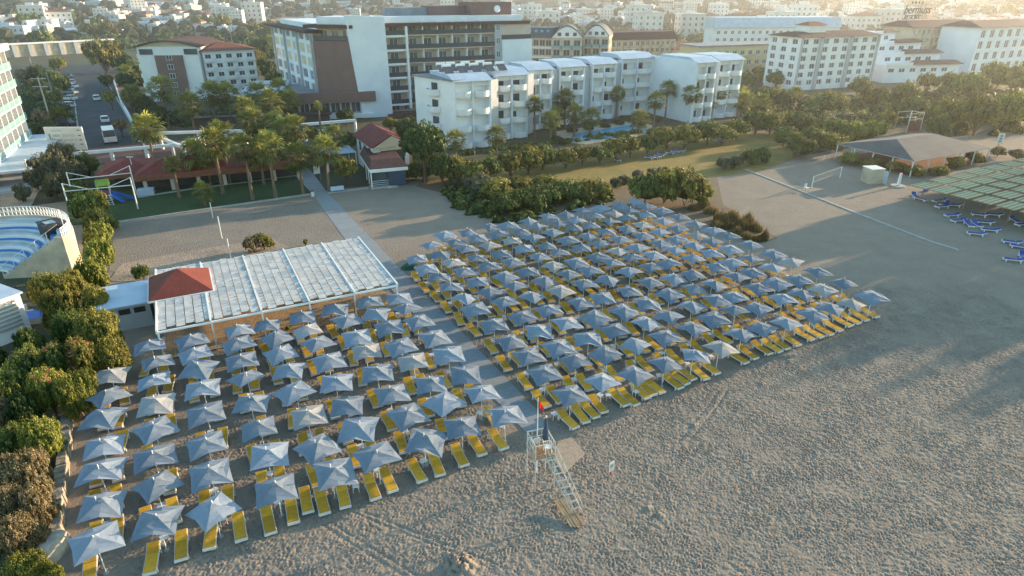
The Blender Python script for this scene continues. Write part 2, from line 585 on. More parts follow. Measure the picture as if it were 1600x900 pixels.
M["lawn_green"] = grass_mat("lawn_green", (0.035, 0.085, 0.025), (0.028, 0.06, 0.02), (0.05, 0.09, 0.03))
M["lawn_gold"] = grass_mat("lawn_gold", (0.29, 0.2, 0.05), (0.17, 0.15, 0.035), (0.36, 0.25, 0.08))
M["soil"] = grass_mat("soil", (0.1, 0.09, 0.055), (0.06, 0.07, 0.035), (0.04, 0.055, 0.025))
M["gravel"] = grass_mat("gravel", (0.45, 0.36, 0.28), (0.3, 0.24, 0.19), (0.12, 0.1, 0.08))
M["dark_sand"] = grass_mat("dark_sand", (0.28, 0.245, 0.205), (0.23, 0.2, 0.165), (0.17, 0.145, 0.12))
M["dry_scrub"] = grass_mat("dry_scrub", (0.22, 0.16, 0.1), (0.16, 0.12, 0.08), (0.1, 0.09, 0.05))

# the town side: darker soil beyond the beach up to the hills
sheet("town_ground", [(-420, 84), (-75, 84), (-55, 96), (-31, 94.5), (-14, 101.5), (-2, 96), (18, 99), (44, 112),
                      (62, 123), (110, 142), (420, 160), (420, 420), (-420, 420)], M["soil"], 0.02)
# golden lawn in front of the apartments
sheet_px("golden_lawn", [(770, 300), (770, 324), (800, 322), (960, 296), (1190, 267), (1236, 250), (1300, 206),
                         (1180, 205), (1000, 232), (800, 268), (740, 285)], M["lawn_gold"], 0.05)
sheet_px("scrub_ground", [(650, 291), (690, 302), (745, 330), (790, 348), (960, 322), (1010, 318), (1190, 380), (1215, 372),
                          (1130, 320), (1118, 268), (960, 290), (700, 280), (660, 282)], M["dry_scrub"], 0.035)
sheet_px("green_lawn", [(108, 352), (180, 347), (330, 325), (487, 302), (483, 262), (330, 270), (200, 270), (108, 296)],
         M["lawn_green"], 0.06)
sheet_px("court_sand", [(180, 350), (487, 305), (545, 376), (232, 424), (170, 425)], M["dark_sand"], 0.028)
sheet_px("gravel_bed", [(190, 412), (300, 392), (420, 372), (455, 388), (240, 440), (170, 440)], M["gravel"], 0.036)


def pave_mat():
    m, nt, b = new_mat("walkway_tiles")
    tc = nt.nodes.new("ShaderNodeTexCoord")
    mp = nt.nodes.new("ShaderNodeMapping")
    mp.inputs["Rotation"].default_value = (0, 0, -ANG)
    nt.links.new(tc.outputs["Object"], mp.inputs[0])
    br = nt.nodes.new("ShaderNodeTexBrick")
    br.inputs["Scale"].default_value = 1.0
    br.inputs["Brick Width"].default_value = 0.9
    br.inputs["Row Height"].default_value = 0.45
    br.inputs["Mortar Size"].default_value = 0.012
    br.inputs["Color1"].default_value = (0.29, 0.32, 0.35, 1)
    br.inputs["Color2"].default_value = (0.26, 0.29, 0.315, 1)
    br.inputs["Mortar"].default_value = (0.17, 0.18, 0.19, 1)
    nt.links.new(mp.outputs[0], br.inputs[0])
    out, nz, _ = mix_noise(nt, br.outputs[0], (0.27, 0.25, 0.215), 0.5, 6, 0.5, 0.72)
    nt.links.new(out, b.inputs["Base Color"])
    b.inputs["Roughness"].default_value = 0.85
    return m


M["walk"] = pave_mat()
M["patch"] = surf("sunlit_flat_sand", (0.46, 0.36, 0.27), (0.38, 0.3, 0.23), 3, 0.95, 0.1, 0.03, 9)  # flat sand with its sunlit brightness put into the colour
wk = [site(487, 302), site(512, 302), site(579, 372), site(700, 497), site(838, 640), site(862, 676), site(822, 676),
      site(655, 500), site(540, 375)]
sheet("walkway", wk, M["walk"], 0.045)
sheet("garden_path", [site(487, 302), site(512, 302), (-36.5, 112), (-40.5, 112)], M["walk"], 0.075)
# kerbs
mb = MB()
for a, b in (((176, 349), (487, 304)), ((512, 303), (577, 294))):
    p, q = site(*a), site(*b)
    mb.bar((p[0], p[1], 0.05), (q[0], q[1], 0.05), 0.3, 0.3)
tag(mb.build("kerb", M["kerb"]), kind="structure")
mb = MB()
for a, b in (((215, 309), (300, 296)), ((300, 296), (478, 273))):
    p, q = site(*a), site(*b)
    mb.bar((p[0], p[1], 0.02), (q[0], q[1], 0.02), 0.6, 0.2)
tag(mb.build("lawn_path", M["kerb"]), kind="structure")
# road, pavements, plazas
sheet_px("road", [(128, 246), (236, 246), (160, 116), (111, 116)], M["asphalt"], 0.05)
mb = MB()
for a, b in (((128, 246), (111, 116)), ((236, 246), (160, 116))):
    p, q = site(*a), site(*b)
    mb.bar((p[0], p[1], 0.06), (q[0], q[1], 0.06), 0.3, 0.26)
tag(mb.build("road_kerb", M["kerb"]), kind="structure")
sheet_px("pavement", [(236, 246), (262, 246), (180, 116), (160, 116)], M["brick_paving"], 0.12)
sheet_px("cross_road", [(0, 116), (0, 104), (190, 100), (200, 112), (160, 117), (111, 117)], M["asphalt"], 0.045)
sheet_px("red_plaza", [(0, 262), (128, 252), (128, 206), (58, 206), (45, 240), (0, 262)], M["brick_paving"], 0.06)
sheet_px("front_street", [(110, 262), (300, 240), (300, 218), (110, 236)], M["brick_paving"], 0.085)
sheet_px("pale_plaza", [(0, 420), (60, 300), (100, 262), (70, 252), (0, 262)], M["pale_paving"], 0.07)
sheet_px("green_court", [(0, 292), (31, 280), (26, 288), (0, 300)], M["teal_floor"], 0.1)
# the yard left of the wall
sheet_px("yard", [(0, 900), (84, 900), (108, 650), (150, 560), (190, 470), (0, 420)], M["soil"], 0.04)
sheet("sunlit_sand_patch", [site(872, 690), site(893, 684), site(914, 709), site(880, 742), site(864, 716)], M["patch"], 0.05)  # paler sheet standing for the sunlit square of flat sand
# swimming pool of the apartments
pw, ph = uv(88, 99)
sheet_px("pool_deck", [(868, 206), (985, 190), (1022, 197), (1020, 209), (915, 226), (872, 222)], M["lit_concrete"], 0.12)


def pool_water():
    m, nt, b = new_mat("pool_water")
    out, nz, tc = mix_noise(nt, (0.05, 0.42, 0.68), (0.03, 0.34, 0.6), 0.5, 3)
    nt.links.new(out, b.inputs["Base Color"])
    b.inputs["Roughness"].default_value = 0.06
    b.inputs["Specular IOR Level"].default_value = 0.3
    bp = nt.nodes.new("ShaderNodeBump")
    bp.inputs["Distance"].default_value = 0.02
    nt.links.new(nz.outputs[0], bp.inputs["Height"])
    nt.links.new(bp.outputs[0], b.inputs["Normal"])
    return m


M["pool"] = pool_water()
sheet_px("pool_water", [(892, 215), (903, 209), (990, 195), (1010, 199), (1010, 206), (940, 219), (898, 220)], M["pool"], 0.135)

# the raised edging line that crosses the right-hand beach
mb = MB()
pts = [(1165, 265), (1250, 298), (1330, 330), (1400, 357), (1455, 378), (1497, 391)]
for a, b in zip(pts, pts[1:]):
    p, q = site(*a), site(*b)
    mb.bar((p[0], p[1], 0.02), (q[0], q[1], 0.02), 0.45, 0.12)
tag(mb.build("beach_path", M["kerb"]), kind="structure")
p, q = site(1197, 212), site(1225, 219)


# ================================================================== PARASOLS
def canopy_mesh(seed, side=2.34, top=2.5, drop=0.56):
    g = random.Random(seed)
    n = 8
    me_v = [(0, 0, top)]
    faces = []
    rings = [0.16, 0.4, 0.7, 1.0]
    h = side / 2
    for t in rings:
        for k in range(n):
            a = k * math.pi / 4 + math.pi / 4
            if k % 2 == 0:
                x, y = h * math.copysign(1, math.cos(a)), h * math.copysign(1, math.sin(a))
                z = top - drop * t ** 0.92
            else:
                x, y = math.cos(a) * h * 0.93, math.sin(a) * h * 0.93
                z = top - drop * 0.68 * t ** 0.85 - 0.06 * math.sin(math.pi * t)
                z += g.uniform(-0.03, 0.03) * t
            me_v.append((x * t, y * t, z + (g.uniform(-0.015, 0.015) if t < 1 else g.uniform(-0.05, 0.04))))
    for k in range(n):
        faces.append((0, 1 + k, 1 + (k + 1) % n))
    for r in range(3):
        for k in range(n):
            a = 1 + r * n + k
            b = 1 + r * n + (k + 1) % n
            faces.append((a, a + n, b + n, b))
    mb = MB()
    mb.v, mb.f, mb.m = me_v, faces, [0] * len(faces)
    # ribs and vent
    h2 = 0.3
    zt = top + 0.05
    vent = MB()
    for k in range(4):
        a = k * math.pi / 2 + math.pi / 4
        b = a + math.pi / 2
        s2 = h2
        vent.face([(0, 0, zt), (s2 * math.cos(a), s2 * math.sin(a), zt - 0.13), (s2 * math.cos(b), s2 * math.sin(b), zt - 0.13)])
    # ribs under the cloth
    for k in range(4):
        a = k * math.pi / 2 + math.pi / 4
        mb.tube((0, 0, top - 0.05), (h * 1.38 * math.cos(a), h * 1.38 * math.sin(a), top - drop - 0.02), 0.012, 0.01, 4, 1)
    return mb, vent


def canopy_pair(s, key):
    a, b = canopy_mesh(s, 2.3 + 0.05 * (s % 3), drop=0.47 + 0.04 * (s % 4))
    me = a.mesh("canopy", [M[key], M["galv"]])
    SUBS[me.name] = ("vent", b.mesh("vent", M[key]))
    return me


CAN = {}
for key in ("canopy", "canopy_pale", "canopy_grey"):
    CAN[key] = [canopy_pair(s, key) for s in range(5)]
mb = MB()
mb.tube((0, 0, -0.1), (0, 0, 2.56), 0.028, 0.024, 8)
fin = MB()
fin.tube((0, 0, 2.56), (0, 0, 2.67), 0.045, 0.02, 8)
POLE = mb.mesh("pole", M["white_paint"])
SUBS[POLE.name] = ("finial", fin.mesh("finial", M["white_paint"]))
mb = MB()
mb.tube((0, 0, -0.05), (0, 0, 0.06), 0.2, 0.13, 10)
BASE = mb.mesh("base", M["kerb"])


def parasol(x, y, rz, label, group, key="canopy", sz=1.0):
    t = thing("parasol", label, "parasol", (x, y, 0), rz, group)
    s = rnd.uniform(0.95, 1.04) * sz
    c = inst("canopy", CAN[key][rnd.randrange(5)], t, (0, 0, 0), (rnd.gauss(0, 0.05), rnd.gauss(0, 0.05), 0), (s, s, rnd.uniform(.97, 1.03)))
    inst("pole", POLE, t)
    inst("base", BASE, t)
    return t


LEFT = [[(146, 840), (244, 806), (331, 785), (430, 754), (516, 728), (589, 706), (662, 679), (721, 657), (789, 643)],
        [(149, 779), (240, 749), (326, 729), (415, 701), (492, 690), (562, 660), (634, 640), (695, 622), (752, 610)],
        [(153, 729), (238, 707), (322, 686), (405, 660), (479, 642), (542, 627), (609, 606), (671, 590), (725, 575)],
        [(156, 688), (239, 662), (321, 639), (390, 622), (462, 606), (524, 592), (589, 575), (646, 557), (701, 547)],
        [(160, 645), (240, 620), (315, 599), (385, 584), (452, 571), (512, 556), (571, 542), (627, 535), (675, 521)],
        [(165, 612), (240, 588), (309, 568), (376, 556), (438, 543), (494, 531), (555, 517), (609, 504), (652, 496)],
        [(170, 577), (241, 559), (304, 545), (373, 531), (430, 520), (482, 508), (540, 495), (588, 485), (636, 477)],
        [None, (234, 533), (298, 524), (370, 509), (417, 499), (471, 487), (524, 477), (577, 466), (621, 460)]]
FR = [(892, 609), (941, 590), (992, 577), (1039, 561), (1084, 549), (1125, 535), (1160, 516), (1196, 506), (1230, 500),
      (1270, 484), (1297, 475), (1332, 468), (1365, 457)]
RB = [(992, 310), (1012, 319), (1037, 325), (1062, 335), (1087, 345), (1117, 356), (1142, 365), (1173, 377), (1208, 391),
      (1240, 404), (1280, 420), (1320, 435), (1365, 457)][::-1]
LC = [(892, 609), (852, 575), (825, 550), (795, 525), (772, 500), (745, 477), (722, 460), (704, 444), (685, 427),
      (667, 414), (652, 399)]
TR = [(695, 362), (730, 357), (765, 350), (795, 347), (826, 340), (857, 334), (884, 330), (912, 325), (940, 320),
      (966, 315), (992, 310)]
ZC = 2.5
N = 13
sv = lambda p: np.array(site(*p, ZC))
fr = [sv(p) for p in FR]
rb = [sv(p) for p in RB]
lc = [sv(p) for p in LC]
st = (lc[10] - lc[0]) / 10
lc += [lc[10] + st * 0.97, lc[10] + st * 1.9]
tr = [sv(p) for p in TR]
stt = (tr[10] - tr[0]) / 10
tr = [tr[0] - 2 * stt, tr[0] - stt] + tr
lc[12] = tr[0]
lc[11] = (lc[10] + lc[12]) / 2
SPOTS = []  # (x, y, block, row, col)
for i, row in enumerate(LEFT):
    for j, p in enumerate(row):
        if p:
            x, y = site(*p, ZC)
            SPOTS.append((x, y, "left", i, j))
for i in range(N):
    for j in range(N):
        if (i, j) in ((12, 0), (12, 1), (11, 0)):
            continue
        a, b = j / 12, i / 12
        P = (1 - b) * fr[j] + b * tr[j] + (1 - a) * lc[i] + a * rb[i]
        P = P - ((1 - a) * (1 - b) * fr[0] + a * (1 - b) * fr[12] + (1 - a) * b * tr[0] + a * b * tr[12])
        if 0 < i < 12 and 0 < j < 12:
            P = P + np.array([rnd.gauss(0, 0.08), rnd.gauss(0, 0.08)])
        SPOTS.append((P[0], P[1], "right", i, j))
GROUPS = {"left": "square parasols left of the walkway", "right": "square parasols right of the walkway"}
for x, y, blk, i, j in SPOTS:
    key = "canopy"
    r = rnd.random()
    if r < 0.22:
        key = "canopy_pale"
    elif r > 0.95:
        key = "canopy_grey"
    if blk == "left" and j == 0 and i == 6:
        key = "canopy_grey"
    col = {"canopy": "blue-grey", "canopy_pale": "pale grey-blue", "canopy_grey": "faded grey"}[key]
    lab = "%s square parasol, row %s from the sea, %s from left, %s block" % (
        col, {0: "one", 1: "two", 2: "three", 3: "four", 4: "five", 5: "six", 6: "seven", 7: "eight", 8: "nine", 9: "ten",
              10: "eleven", 11: "twelve", 12: "thirteen"}[i], nth(j), blk)
    parasol(x, y, R(28) + rnd.gauss(0, R(14)), lab, GROUPS[blk], key, 0.98 if blk == "left" else 0.93)


# ================================================================== LOUNGERS
def lounger_meshes(cloth):
    fr_ = MB()
    for s in (-1, 1):
        fr_.bar((s * 0.31, -0.97, 0.27), (s * 0.31, 0.35, 0.3), 0.05, 0.07)
        fr_.bar((s * 0.31, 0.35, 0.3), (s * 0.31, 0.97, 0.5), 0.05, 0.06)
    fr_.box(-0.335, 0.335, -1.02, -0.96, 0.16, 0.33)
    fr_.bar((-0.33, 0.98, 0.51), (0.33, 0.98, 0.51), 0.06, 0.07)
    fr_.box(-0.29, 0.29, -0.95, 0.34, 0.255, 0.275)
    mt = MB()
    mt.box(-0.295, 0.295, -0.93, -0.3, 0.3, 0.355)
    mt.box(-0.295, 0.295, -0.285, 0.33, 0.3, 0.358)
    bk = MB()
    bk.T = lambda p: (p[0], 0.36 + p[1] * 0.95, 0.325 + p[1] * 0.33 + p[2])
    bk.box(-0.292, 0.292, 0, 0.31, 0.0, 0.055)
    bk.box(-0.292, 0.292, 0.32, 0.64, 0.0, 0.055)
    legs = []
    for s in (-1, 1):
        for yy in (-0.75, 0.62):
            l = MB()
            zt = 0.27 if yy < 0 else 0.38
            l.hull([(s * 0.33 - 0.03, yy - 0.05, 0), (s * 0.33 + 0.03, yy - 0.05, 0), (s * 0.33 + 0.03, yy + 0.05, 0), (s * 0.33 - 0.03, yy + 0.05, 0)],
                   [(s * 0.31 - 0.03, yy - 0.09, zt), (s * 0.31 + 0.03, yy - 0.09, zt), (s * 0.31 + 0.03, yy + 0.09, zt), (s * 0.31 - 0.03, yy + 0.09, zt)])
            legs.append(l.mesh("leg", M["white_plastic"]))
    return fr_.mesh("frame", M["white_plastic"]), mt.mesh("mattress", cloth), bk.mesh("backrest", cloth), legs


LM = {"yellow": lounger_meshes(M["yellow_canvas"]), "blue": lounger_meshes(M["blue_mattress"])}


def lounger(x, y, rz, label, group, kind="yellow"):
    t = thing("sun_lounger", label, "sun lounger", (x, y, 0.0), rz, group)
    f, mt, bk, legs = LM[kind]
    inst("frame", f, t)
    inst("mattress", mt, t)
    inst("backrest", bk, t)
    for l in legs:
        inst("leg", l, t)
    return t


def table_mesh():
    top = MB()
    top.prism([(0.26 * math.cos(a), 0.26 * math.sin(a)) for a in
               [R(d) for d in (38, 52, 128, 142, 218, 232, 308, 322)]], 0.42, 0.455)
    top.box(-0.17, 0.17, -0.17, 0.17, 0.385, 0.42)
    legs = []
    for sx in (-1, 1):
        for sy in (-1, 1):
            l = MB()
            l.tube((sx * 0.19, sy * 0.19, 0), (sx * 0.15, sy * 0.15, 0.4), 0.022, 0.03, 5)
            legs.append(l.mesh("leg", M["white_plastic"]))
    return top.mesh("tabletop", M["white_plastic"]), legs


TT, TL = table_mesh()


def side_table(x, y, rz, label, legs=True, group="small white beach tables"):
    t = thing("side_table", label, "side table", (x, y, 0), rz, group)
    inst("tabletop", TT, t)
    for l in TL:
        inst("leg", l, t)
    return t


ROWW = ["one", "two", "three", "four", "five", "six", "seven", "eight", "nine", "ten", "eleven", "twelve", "thirteen"]
HEAD = R(24)   # head end points up the beach
GL = "yellow loungers set out under the parasols"
beds = []
front_left = [(237, 872), (283, 852), (329, 835), (374, 823), (419, 813), (456, 797), (478, 781), (503, 783), (536, 773),
              (581, 761), (607, 750), (651, 735), (682, 725), (718, 711), (745, 695), (778, 686), (140, 886)]
front_left.sort()
front_right = [(887, 655), (906, 646), (920, 639), (934, 631), (966, 621), (982, 620), (1000, 610), (1010, 605),
               (1022, 602), (1050, 595), (1060, 589), (1071, 582), (1092, 581), (1108, 573), (1152, 557), (1168, 550),
               (1190, 543), (1205, 540), (1218, 535), (1235, 530), (1255, 522), (1270, 518), (1285, 514), (1300, 508),
               (1315, 501), (1328, 497), (1342, 492), (1357, 487)]
for k, p in enumerate(front_left):
    x, y = site(*p, 0.35)
    beds.append((x, y, HEAD + rnd.gauss(0, R(3.5)), "yellow sun lounger at the seaward edge, %s from left, left block" % nth(k)))
for k, p in enumerate(front_right):
    x, y = site(*p, 0.35)
    beds.append((x, y, HEAD + R(4) + rnd.gauss(0, R(3)), "yellow sun lounger at the seaward edge, %s from left, right block" % nth(k)))
tables = [(site(259, 848), "white side table beside the second parasol, seaward edge, left block"),
          (site(350, 818), "white side table under the third parasol, seaward edge, left block"),
          (site(436, 792), "white side table under the fourth parasol, seaward edge, left block"),
          (site(515, 766), "white side table under the fifth parasol, seaward edge, left block"),
          (site(557, 767), "lone white side table on open sand between loungers, left block"),
          (site(590, 742), "white side table under the sixth parasol, seaward edge, left block"),
          (site(663, 727), "white side table between two loungers under the seventh parasol, left block"),
          (site(783, 672), "white side table behind the rightmost lounger of the left block"),
          (site(866, 654), "white side table standing left of the right block front row"),
          (site(886, 640), "white side table between the first front loungers, right block"),
          (site(937, 624), "first white table of the pair before the second parasol, right block"),
          (site(950, 624), "second white table of the pair before the second parasol, right block"),
          (site(993, 619), "white side table between loungers under the third front parasol, right block"),
          (site(1029, 593), "white side table left of the fourth front parasol, right block"),
          (site(1074, 575), "white side table before the fifth front parasol, right block"),
          (site(1110, 563), "white side table right of the fifth front parasol, right block")]
for (x, y), lab in tables:
    side_table(x, y, R(28) + rnd.gauss(0, 0.2), lab)
c28, s28 = math.cos(R(28)), math.sin(R(28))
for x, y, blk, i, j in SPOTS:
    if i == 0:
        continue
    for side_, du in (("left", -0.62), ("right", 0.55)):
        if rnd.random() < 0.05:
            continue
        du_ = du + rnd.gauss(0, 0.07)
        dv = -0.55 + rnd.gauss(0, 0.12)
        beds.append((x + du_ * c28 - dv * s28, y + du_ * s28 + dv * c28, HEAD + rnd.gauss(0, R(4)),
                     "yellow lounger %s of the pole, %s parasol of row %s, %s block" % (side_, nth(j), ROWW[i], blk)))
    if rnd.random() < 0.85:
        dv = 0.25 + rnd.gauss(0, 0.08)
        side_table(x - 0.04 * c28 - dv * s28, y - 0.04 * s28 + dv * c28, R(28) + rnd.gauss(0, 0.2),
                   "white side table behind the pole, %s parasol of row %s, %s block" % (nth(j), ROWW[i], blk))
beds.sort(key=lambda b: math.hypot(b[0], b[1]))
proto = None
for x, y, rz, lab in beds[:300]:
    if proto is None:
        proto = lounger(x, y, rz, lab, GL)
    else:
        copy_thing(proto, (x, y, 0), rz, lab)
# the farther ones, mostly hidden below the parasols, as one object
f, mt, bk, legs = LM["yellow"]
VV, FF, MI = [], [], []
for x, y, rz, lab in beds[300:]:
    c_, s_ = math.cos(rz), math.sin(rz)
    for me_, mi in ((f, 0), (mt, 1), (bk, 1)) + tuple((l, 0) for l in legs):
        o_ = len(VV)
        for v in me_.vertices:
            a, b, c = v.co
            VV.append((x + a * c_ - b * s_, y + a * s_ + b * c_, c))
        for pl in me_.polygons:
            FF.append(tuple(o_ + k for k in pl.vertices))
            MI.append(mi)
mb = MB()
mb.v, mb.f, mb.m = VV, FF, MI
o = mb.build("far_sun_loungers", [M["white_plastic"], M["yellow_canvas"]])
tag(o, "mass of yellow loungers half hidden under the farthest parasols", "sun loungers", kind="stuff")
# ================================================================== VEGETATION
def leaf_cloud(name, blobs, n, size, seed, mat, clumps=26, cz=0.34, flat=0.0, core=0.62, up=0.0, extra_mats=()):
    """thousands of small leaf faces gathered into clumps around the given blobs"""
    g = np.random.default_rng(seed)
    B = np.array(blobs, float)
    area = (B[:, 3] * B[:, 4] + B[:, 4] * B[:, 5]) ** 1.0
    pr = area / area.sum()
    K = max(4, int(clumps * len(B)))
    bi = g.choice(len(B), K, p=pr)
    d = g.standard_normal((K, 3))
    d[:, 2] = np.abs(d[:, 2]) * 0.95 - 0.25
    d /= np.linalg.norm(d, axis=1)[:, None]
    rr = g.uniform(0.66, 1.04, K)
    cc = B[bi, :3] + d * B[bi, 3:6] * rr[:, None]
    cr = B[bi, 3:6].mean(1) * cz * g.uniform(0.6, 1.3, K)
    ct = g.uniform(0.1, 1.0, K)
    li = g.integers(0, K, n)
    off = g.standard_normal((n, 3))
    off /= np.linalg.norm(off, axis=1)[:, None]
    off *= (g.uniform(0.35, 1.0, n) ** 0.6)[:, None]
    P = cc[li] + off * cr[li][:, None]
    P[:, 2] = np.maximum(P[:, 2], 0.03)
    nrm = off * 0.8 + d[li] * 0.7 + g.standard_normal((n, 3)) * 0.55
    nrm[:, 2] += up
    nrm /= np.linalg.norm(nrm, axis=1)[:, None]
    a = np.cross(nrm, g.standard_normal((n, 3)))
    a /= np.linalg.norm(a, axis=1)[:, None]
    b = np.cross(nrm, a)
    s = size * g.uniform(0.6, 1.4, n)[:, None]
    if flat:
        a, b = a, b * flat
    V = np.stack([P + a * s, P + b * s * 0.55, P - a * s, P - b * s * 0.55], 1).reshape(-1, 3)
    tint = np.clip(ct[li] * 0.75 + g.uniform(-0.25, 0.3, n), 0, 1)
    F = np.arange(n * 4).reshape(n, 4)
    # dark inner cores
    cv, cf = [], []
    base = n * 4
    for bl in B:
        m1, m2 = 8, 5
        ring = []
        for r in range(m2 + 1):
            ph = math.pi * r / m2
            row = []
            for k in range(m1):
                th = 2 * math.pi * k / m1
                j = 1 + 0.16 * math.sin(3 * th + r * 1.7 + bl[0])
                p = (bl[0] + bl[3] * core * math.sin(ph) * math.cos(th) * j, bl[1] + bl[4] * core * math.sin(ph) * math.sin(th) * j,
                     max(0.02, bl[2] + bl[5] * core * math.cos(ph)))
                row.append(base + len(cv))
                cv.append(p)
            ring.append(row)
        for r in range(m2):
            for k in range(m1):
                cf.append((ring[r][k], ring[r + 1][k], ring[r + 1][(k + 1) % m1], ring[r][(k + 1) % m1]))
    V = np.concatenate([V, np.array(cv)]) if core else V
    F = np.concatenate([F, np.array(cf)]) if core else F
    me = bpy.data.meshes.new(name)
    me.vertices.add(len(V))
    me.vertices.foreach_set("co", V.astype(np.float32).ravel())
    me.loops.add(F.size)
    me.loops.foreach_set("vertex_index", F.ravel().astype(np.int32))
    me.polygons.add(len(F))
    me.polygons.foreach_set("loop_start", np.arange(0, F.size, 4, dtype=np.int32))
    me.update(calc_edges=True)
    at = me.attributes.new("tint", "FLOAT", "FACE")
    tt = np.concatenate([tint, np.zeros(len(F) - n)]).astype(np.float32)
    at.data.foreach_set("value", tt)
    me.materials.append(M[mat])
    return me


def crown_blobs(g, r, h, z0, n=5):
    """an uneven crown: a main lobe and several side lobes"""
    out = [(0, 0, z0 + h * 0.5, r * 0.72, r * 0.72, h * 0.5)]
    for k in range(n):
        a = 2 * math.pi * k / n + g.uniform(-0.5, 0.5)
        q = g.uniform(0.4, 0.62) * r
        out.append((math.cos(a) * q, math.sin(a) * q, z0 + h * g.uniform(0.3, 0.72), r * g.uniform(0.36, 0.52),
                    r * g.uniform(0.36, 0.52), h * g.uniform(0.26, 0.38)))
    return out


VAR = {}


def crown(matname, kind, v):
    """unit-size crowns: radius 1, height 1 (scaled per plant)"""
    key = (matname, kind, v)
    if key in VAR:
        return VAR[key]
    g = random.Random(hash((kind, v)) % 1000 + 5)
    g = random.Random({"bush": 11, "tree": 47, "far": 83, "near": 131}[kind] + v * 7)
    if kind == "bush":
        me = leaf_cloud("foliage", crown_blobs(g, 1.0, 1.0, 0.0, 6), 9000, 0.05, v + 3, matname, 44, 0.27)
    elif kind == "near":
        me = leaf_cloud("foliage", crown_blobs(g, 1.0, 1.0, 0.0, 8), 30000, 0.027, v + 13, matname, 110, 0.19)
    elif kind == "tree":
        me = leaf_cloud("crown", crown_blobs(g, 1.0, 1.0, 0.0, 7), 7000, 0.055, v + 33, matname, 30, 0.27, core=0.45)
    else:
        me = leaf_cloud("crown", crown_blobs(g, 1.0, 1.0, 0.0, 5), 1100, 0.13, v + 53, matname, 12, 0.36, core=0.6)
    VAR[key] = me
    return me


def reed_mesh(seed):
    g = random.Random(seed)
    V, F, T = [], [], []
    for k in range(420):
        a, q = g.uniform(0, 6.28), g.random() ** .6
        x, y = q * math.cos(a), q * math.sin(a)
        h = g.uniform(.35, 1.0) * (1.15 - .5 * q)
        w = g.uniform(.02, .05)
        an = g.uniform(0, 6.28)
        dx, dy = w * math.cos(an), w * math.sin(an)
        lx, ly = g.gauss(0, .16), g.gauss(0, .16)
        i = len(V)
        V += [(x - dx, y - dy, 0), (x + dx, y + dy, 0), (x + dx * .8 + lx * .4, y + dy * .8 + ly * .4, h * .6), (x + lx, y + ly, h), (x - dx * .8 + lx * .4, y - dy * .8 + ly * .4, h * .6)]
        F.append((i, i + 1, i + 2, i + 3, i + 4))
        T.append(g.uniform(0, 1))
    me = bpy.data.meshes.new("foliage")
    me.from_pydata(V, [], F)
    at = me.attributes.new("tint", "FLOAT", "FACE")
    at.data.foreach_set("value", T)
    me.materials.append(M["reedy"])
    return me


REED = [reed_mesh(s) for s in (1, 2, 3)]


def bush(px, py, rpx, mat, label, group, zc=1.2, hmul=1.0, kind="bush", name="bush", cat="bush", flowers=0):
    """bush whose middle is sighted at (px, py), with a radius of rpx sighted there"""
    x, y = site(px, py, zc)
    dep = y * math.cos(PITCH) + (EYE_Z - zc) * math.sin(PITCH)
    r = rpx * dep / FOC
    t = thing(name, label, cat, (x, y, 0), rnd.uniform(0, 6.28), group)
    if mat == "reedy":
        inst("foliage", REED[rnd.randrange(3)], t, (0, 0, 0), (0, 0, 0), (r * 1.3, r * 1.1, zc * 1.9))
        return t
    h = (zc * 1.5 + r * 0.45) * hmul
    inst("foliage", crown(mat, kind, rnd.randrange(3)), t, (0, 0, 0), (0, 0, 0), (r * 1.12, r * rnd.uniform(0.95, 1.15), h))
    mb = MB()
    for k in range(3):
        a = rnd.uniform(0, 6.28)
        mb.tube((0, 0, -0.05), (math.cos(a) * r * 0.25, math.sin(a) * r * 0.25, h * 0.5), 0.06, 0.03, 5)
    mb.build("stem", M["bark"], t)
    if flowers:
        fl = MB()
        for k in range(flowers):
            a = rnd.uniform(0, 6.28)
            q = rnd.uniform(0.3, 0.95)
            fx, fy = math.cos(a) * q * r, math.sin(a) * q * r
            fz = h * (0.98 - 0.45 * q * q) + 0.05
            for m_ in range(5):
                ox, oy, oz = rnd.gauss(0, .07), rnd.gauss(0, .07), rnd.gauss(0, .05)
                s_ = 0.075
                fl.face([(fx + ox - s_, fy + oy, fz + oz), (fx + ox, fy + oy - s_, fz + oz - .02), (fx + ox + s_, fy + oy, fz + oz + .03), (fx + ox, fy + oy + s_, fz + oz + .02)])
        fl.build("blossom", M["pink_flower"], t)
    return t


def tree(x, y, r, h, trunk, mat, label, group=None, kind="tree", name="tree", z=0.0, tr=0.16):
    t = thing(name, label, "tree", (x, y, z), rnd.uniform(0, 6.28), group)
    inst("crown", crown(mat, kind, rnd.randrange(3)), t, (0, 0, trunk), (0, 0, 0), (r, r * rnd.uniform(0.9, 1.1), h - trunk))
    mb = MB()
    k = max(tr, 0.035 * h)
    mb.tube((0, 0, -0.1), (0.1 * rnd.uniform(-1, 1), 0.1, trunk + (h - trunk) * 0.3), k, k * 0.55, 8)
    for i in range(4):
        a = i * 1.6 + rnd.uniform(-0.3, 0.3)
        mb.tube((0, 0, trunk * 0.75), (math.cos(a) * r * 0.5, math.sin(a) * r * 0.5, trunk + (h - trunk) * 0.45), k * 0.5, k * 0.2, 6)
    mb.build("trunk", M["bark"], t)
    return t


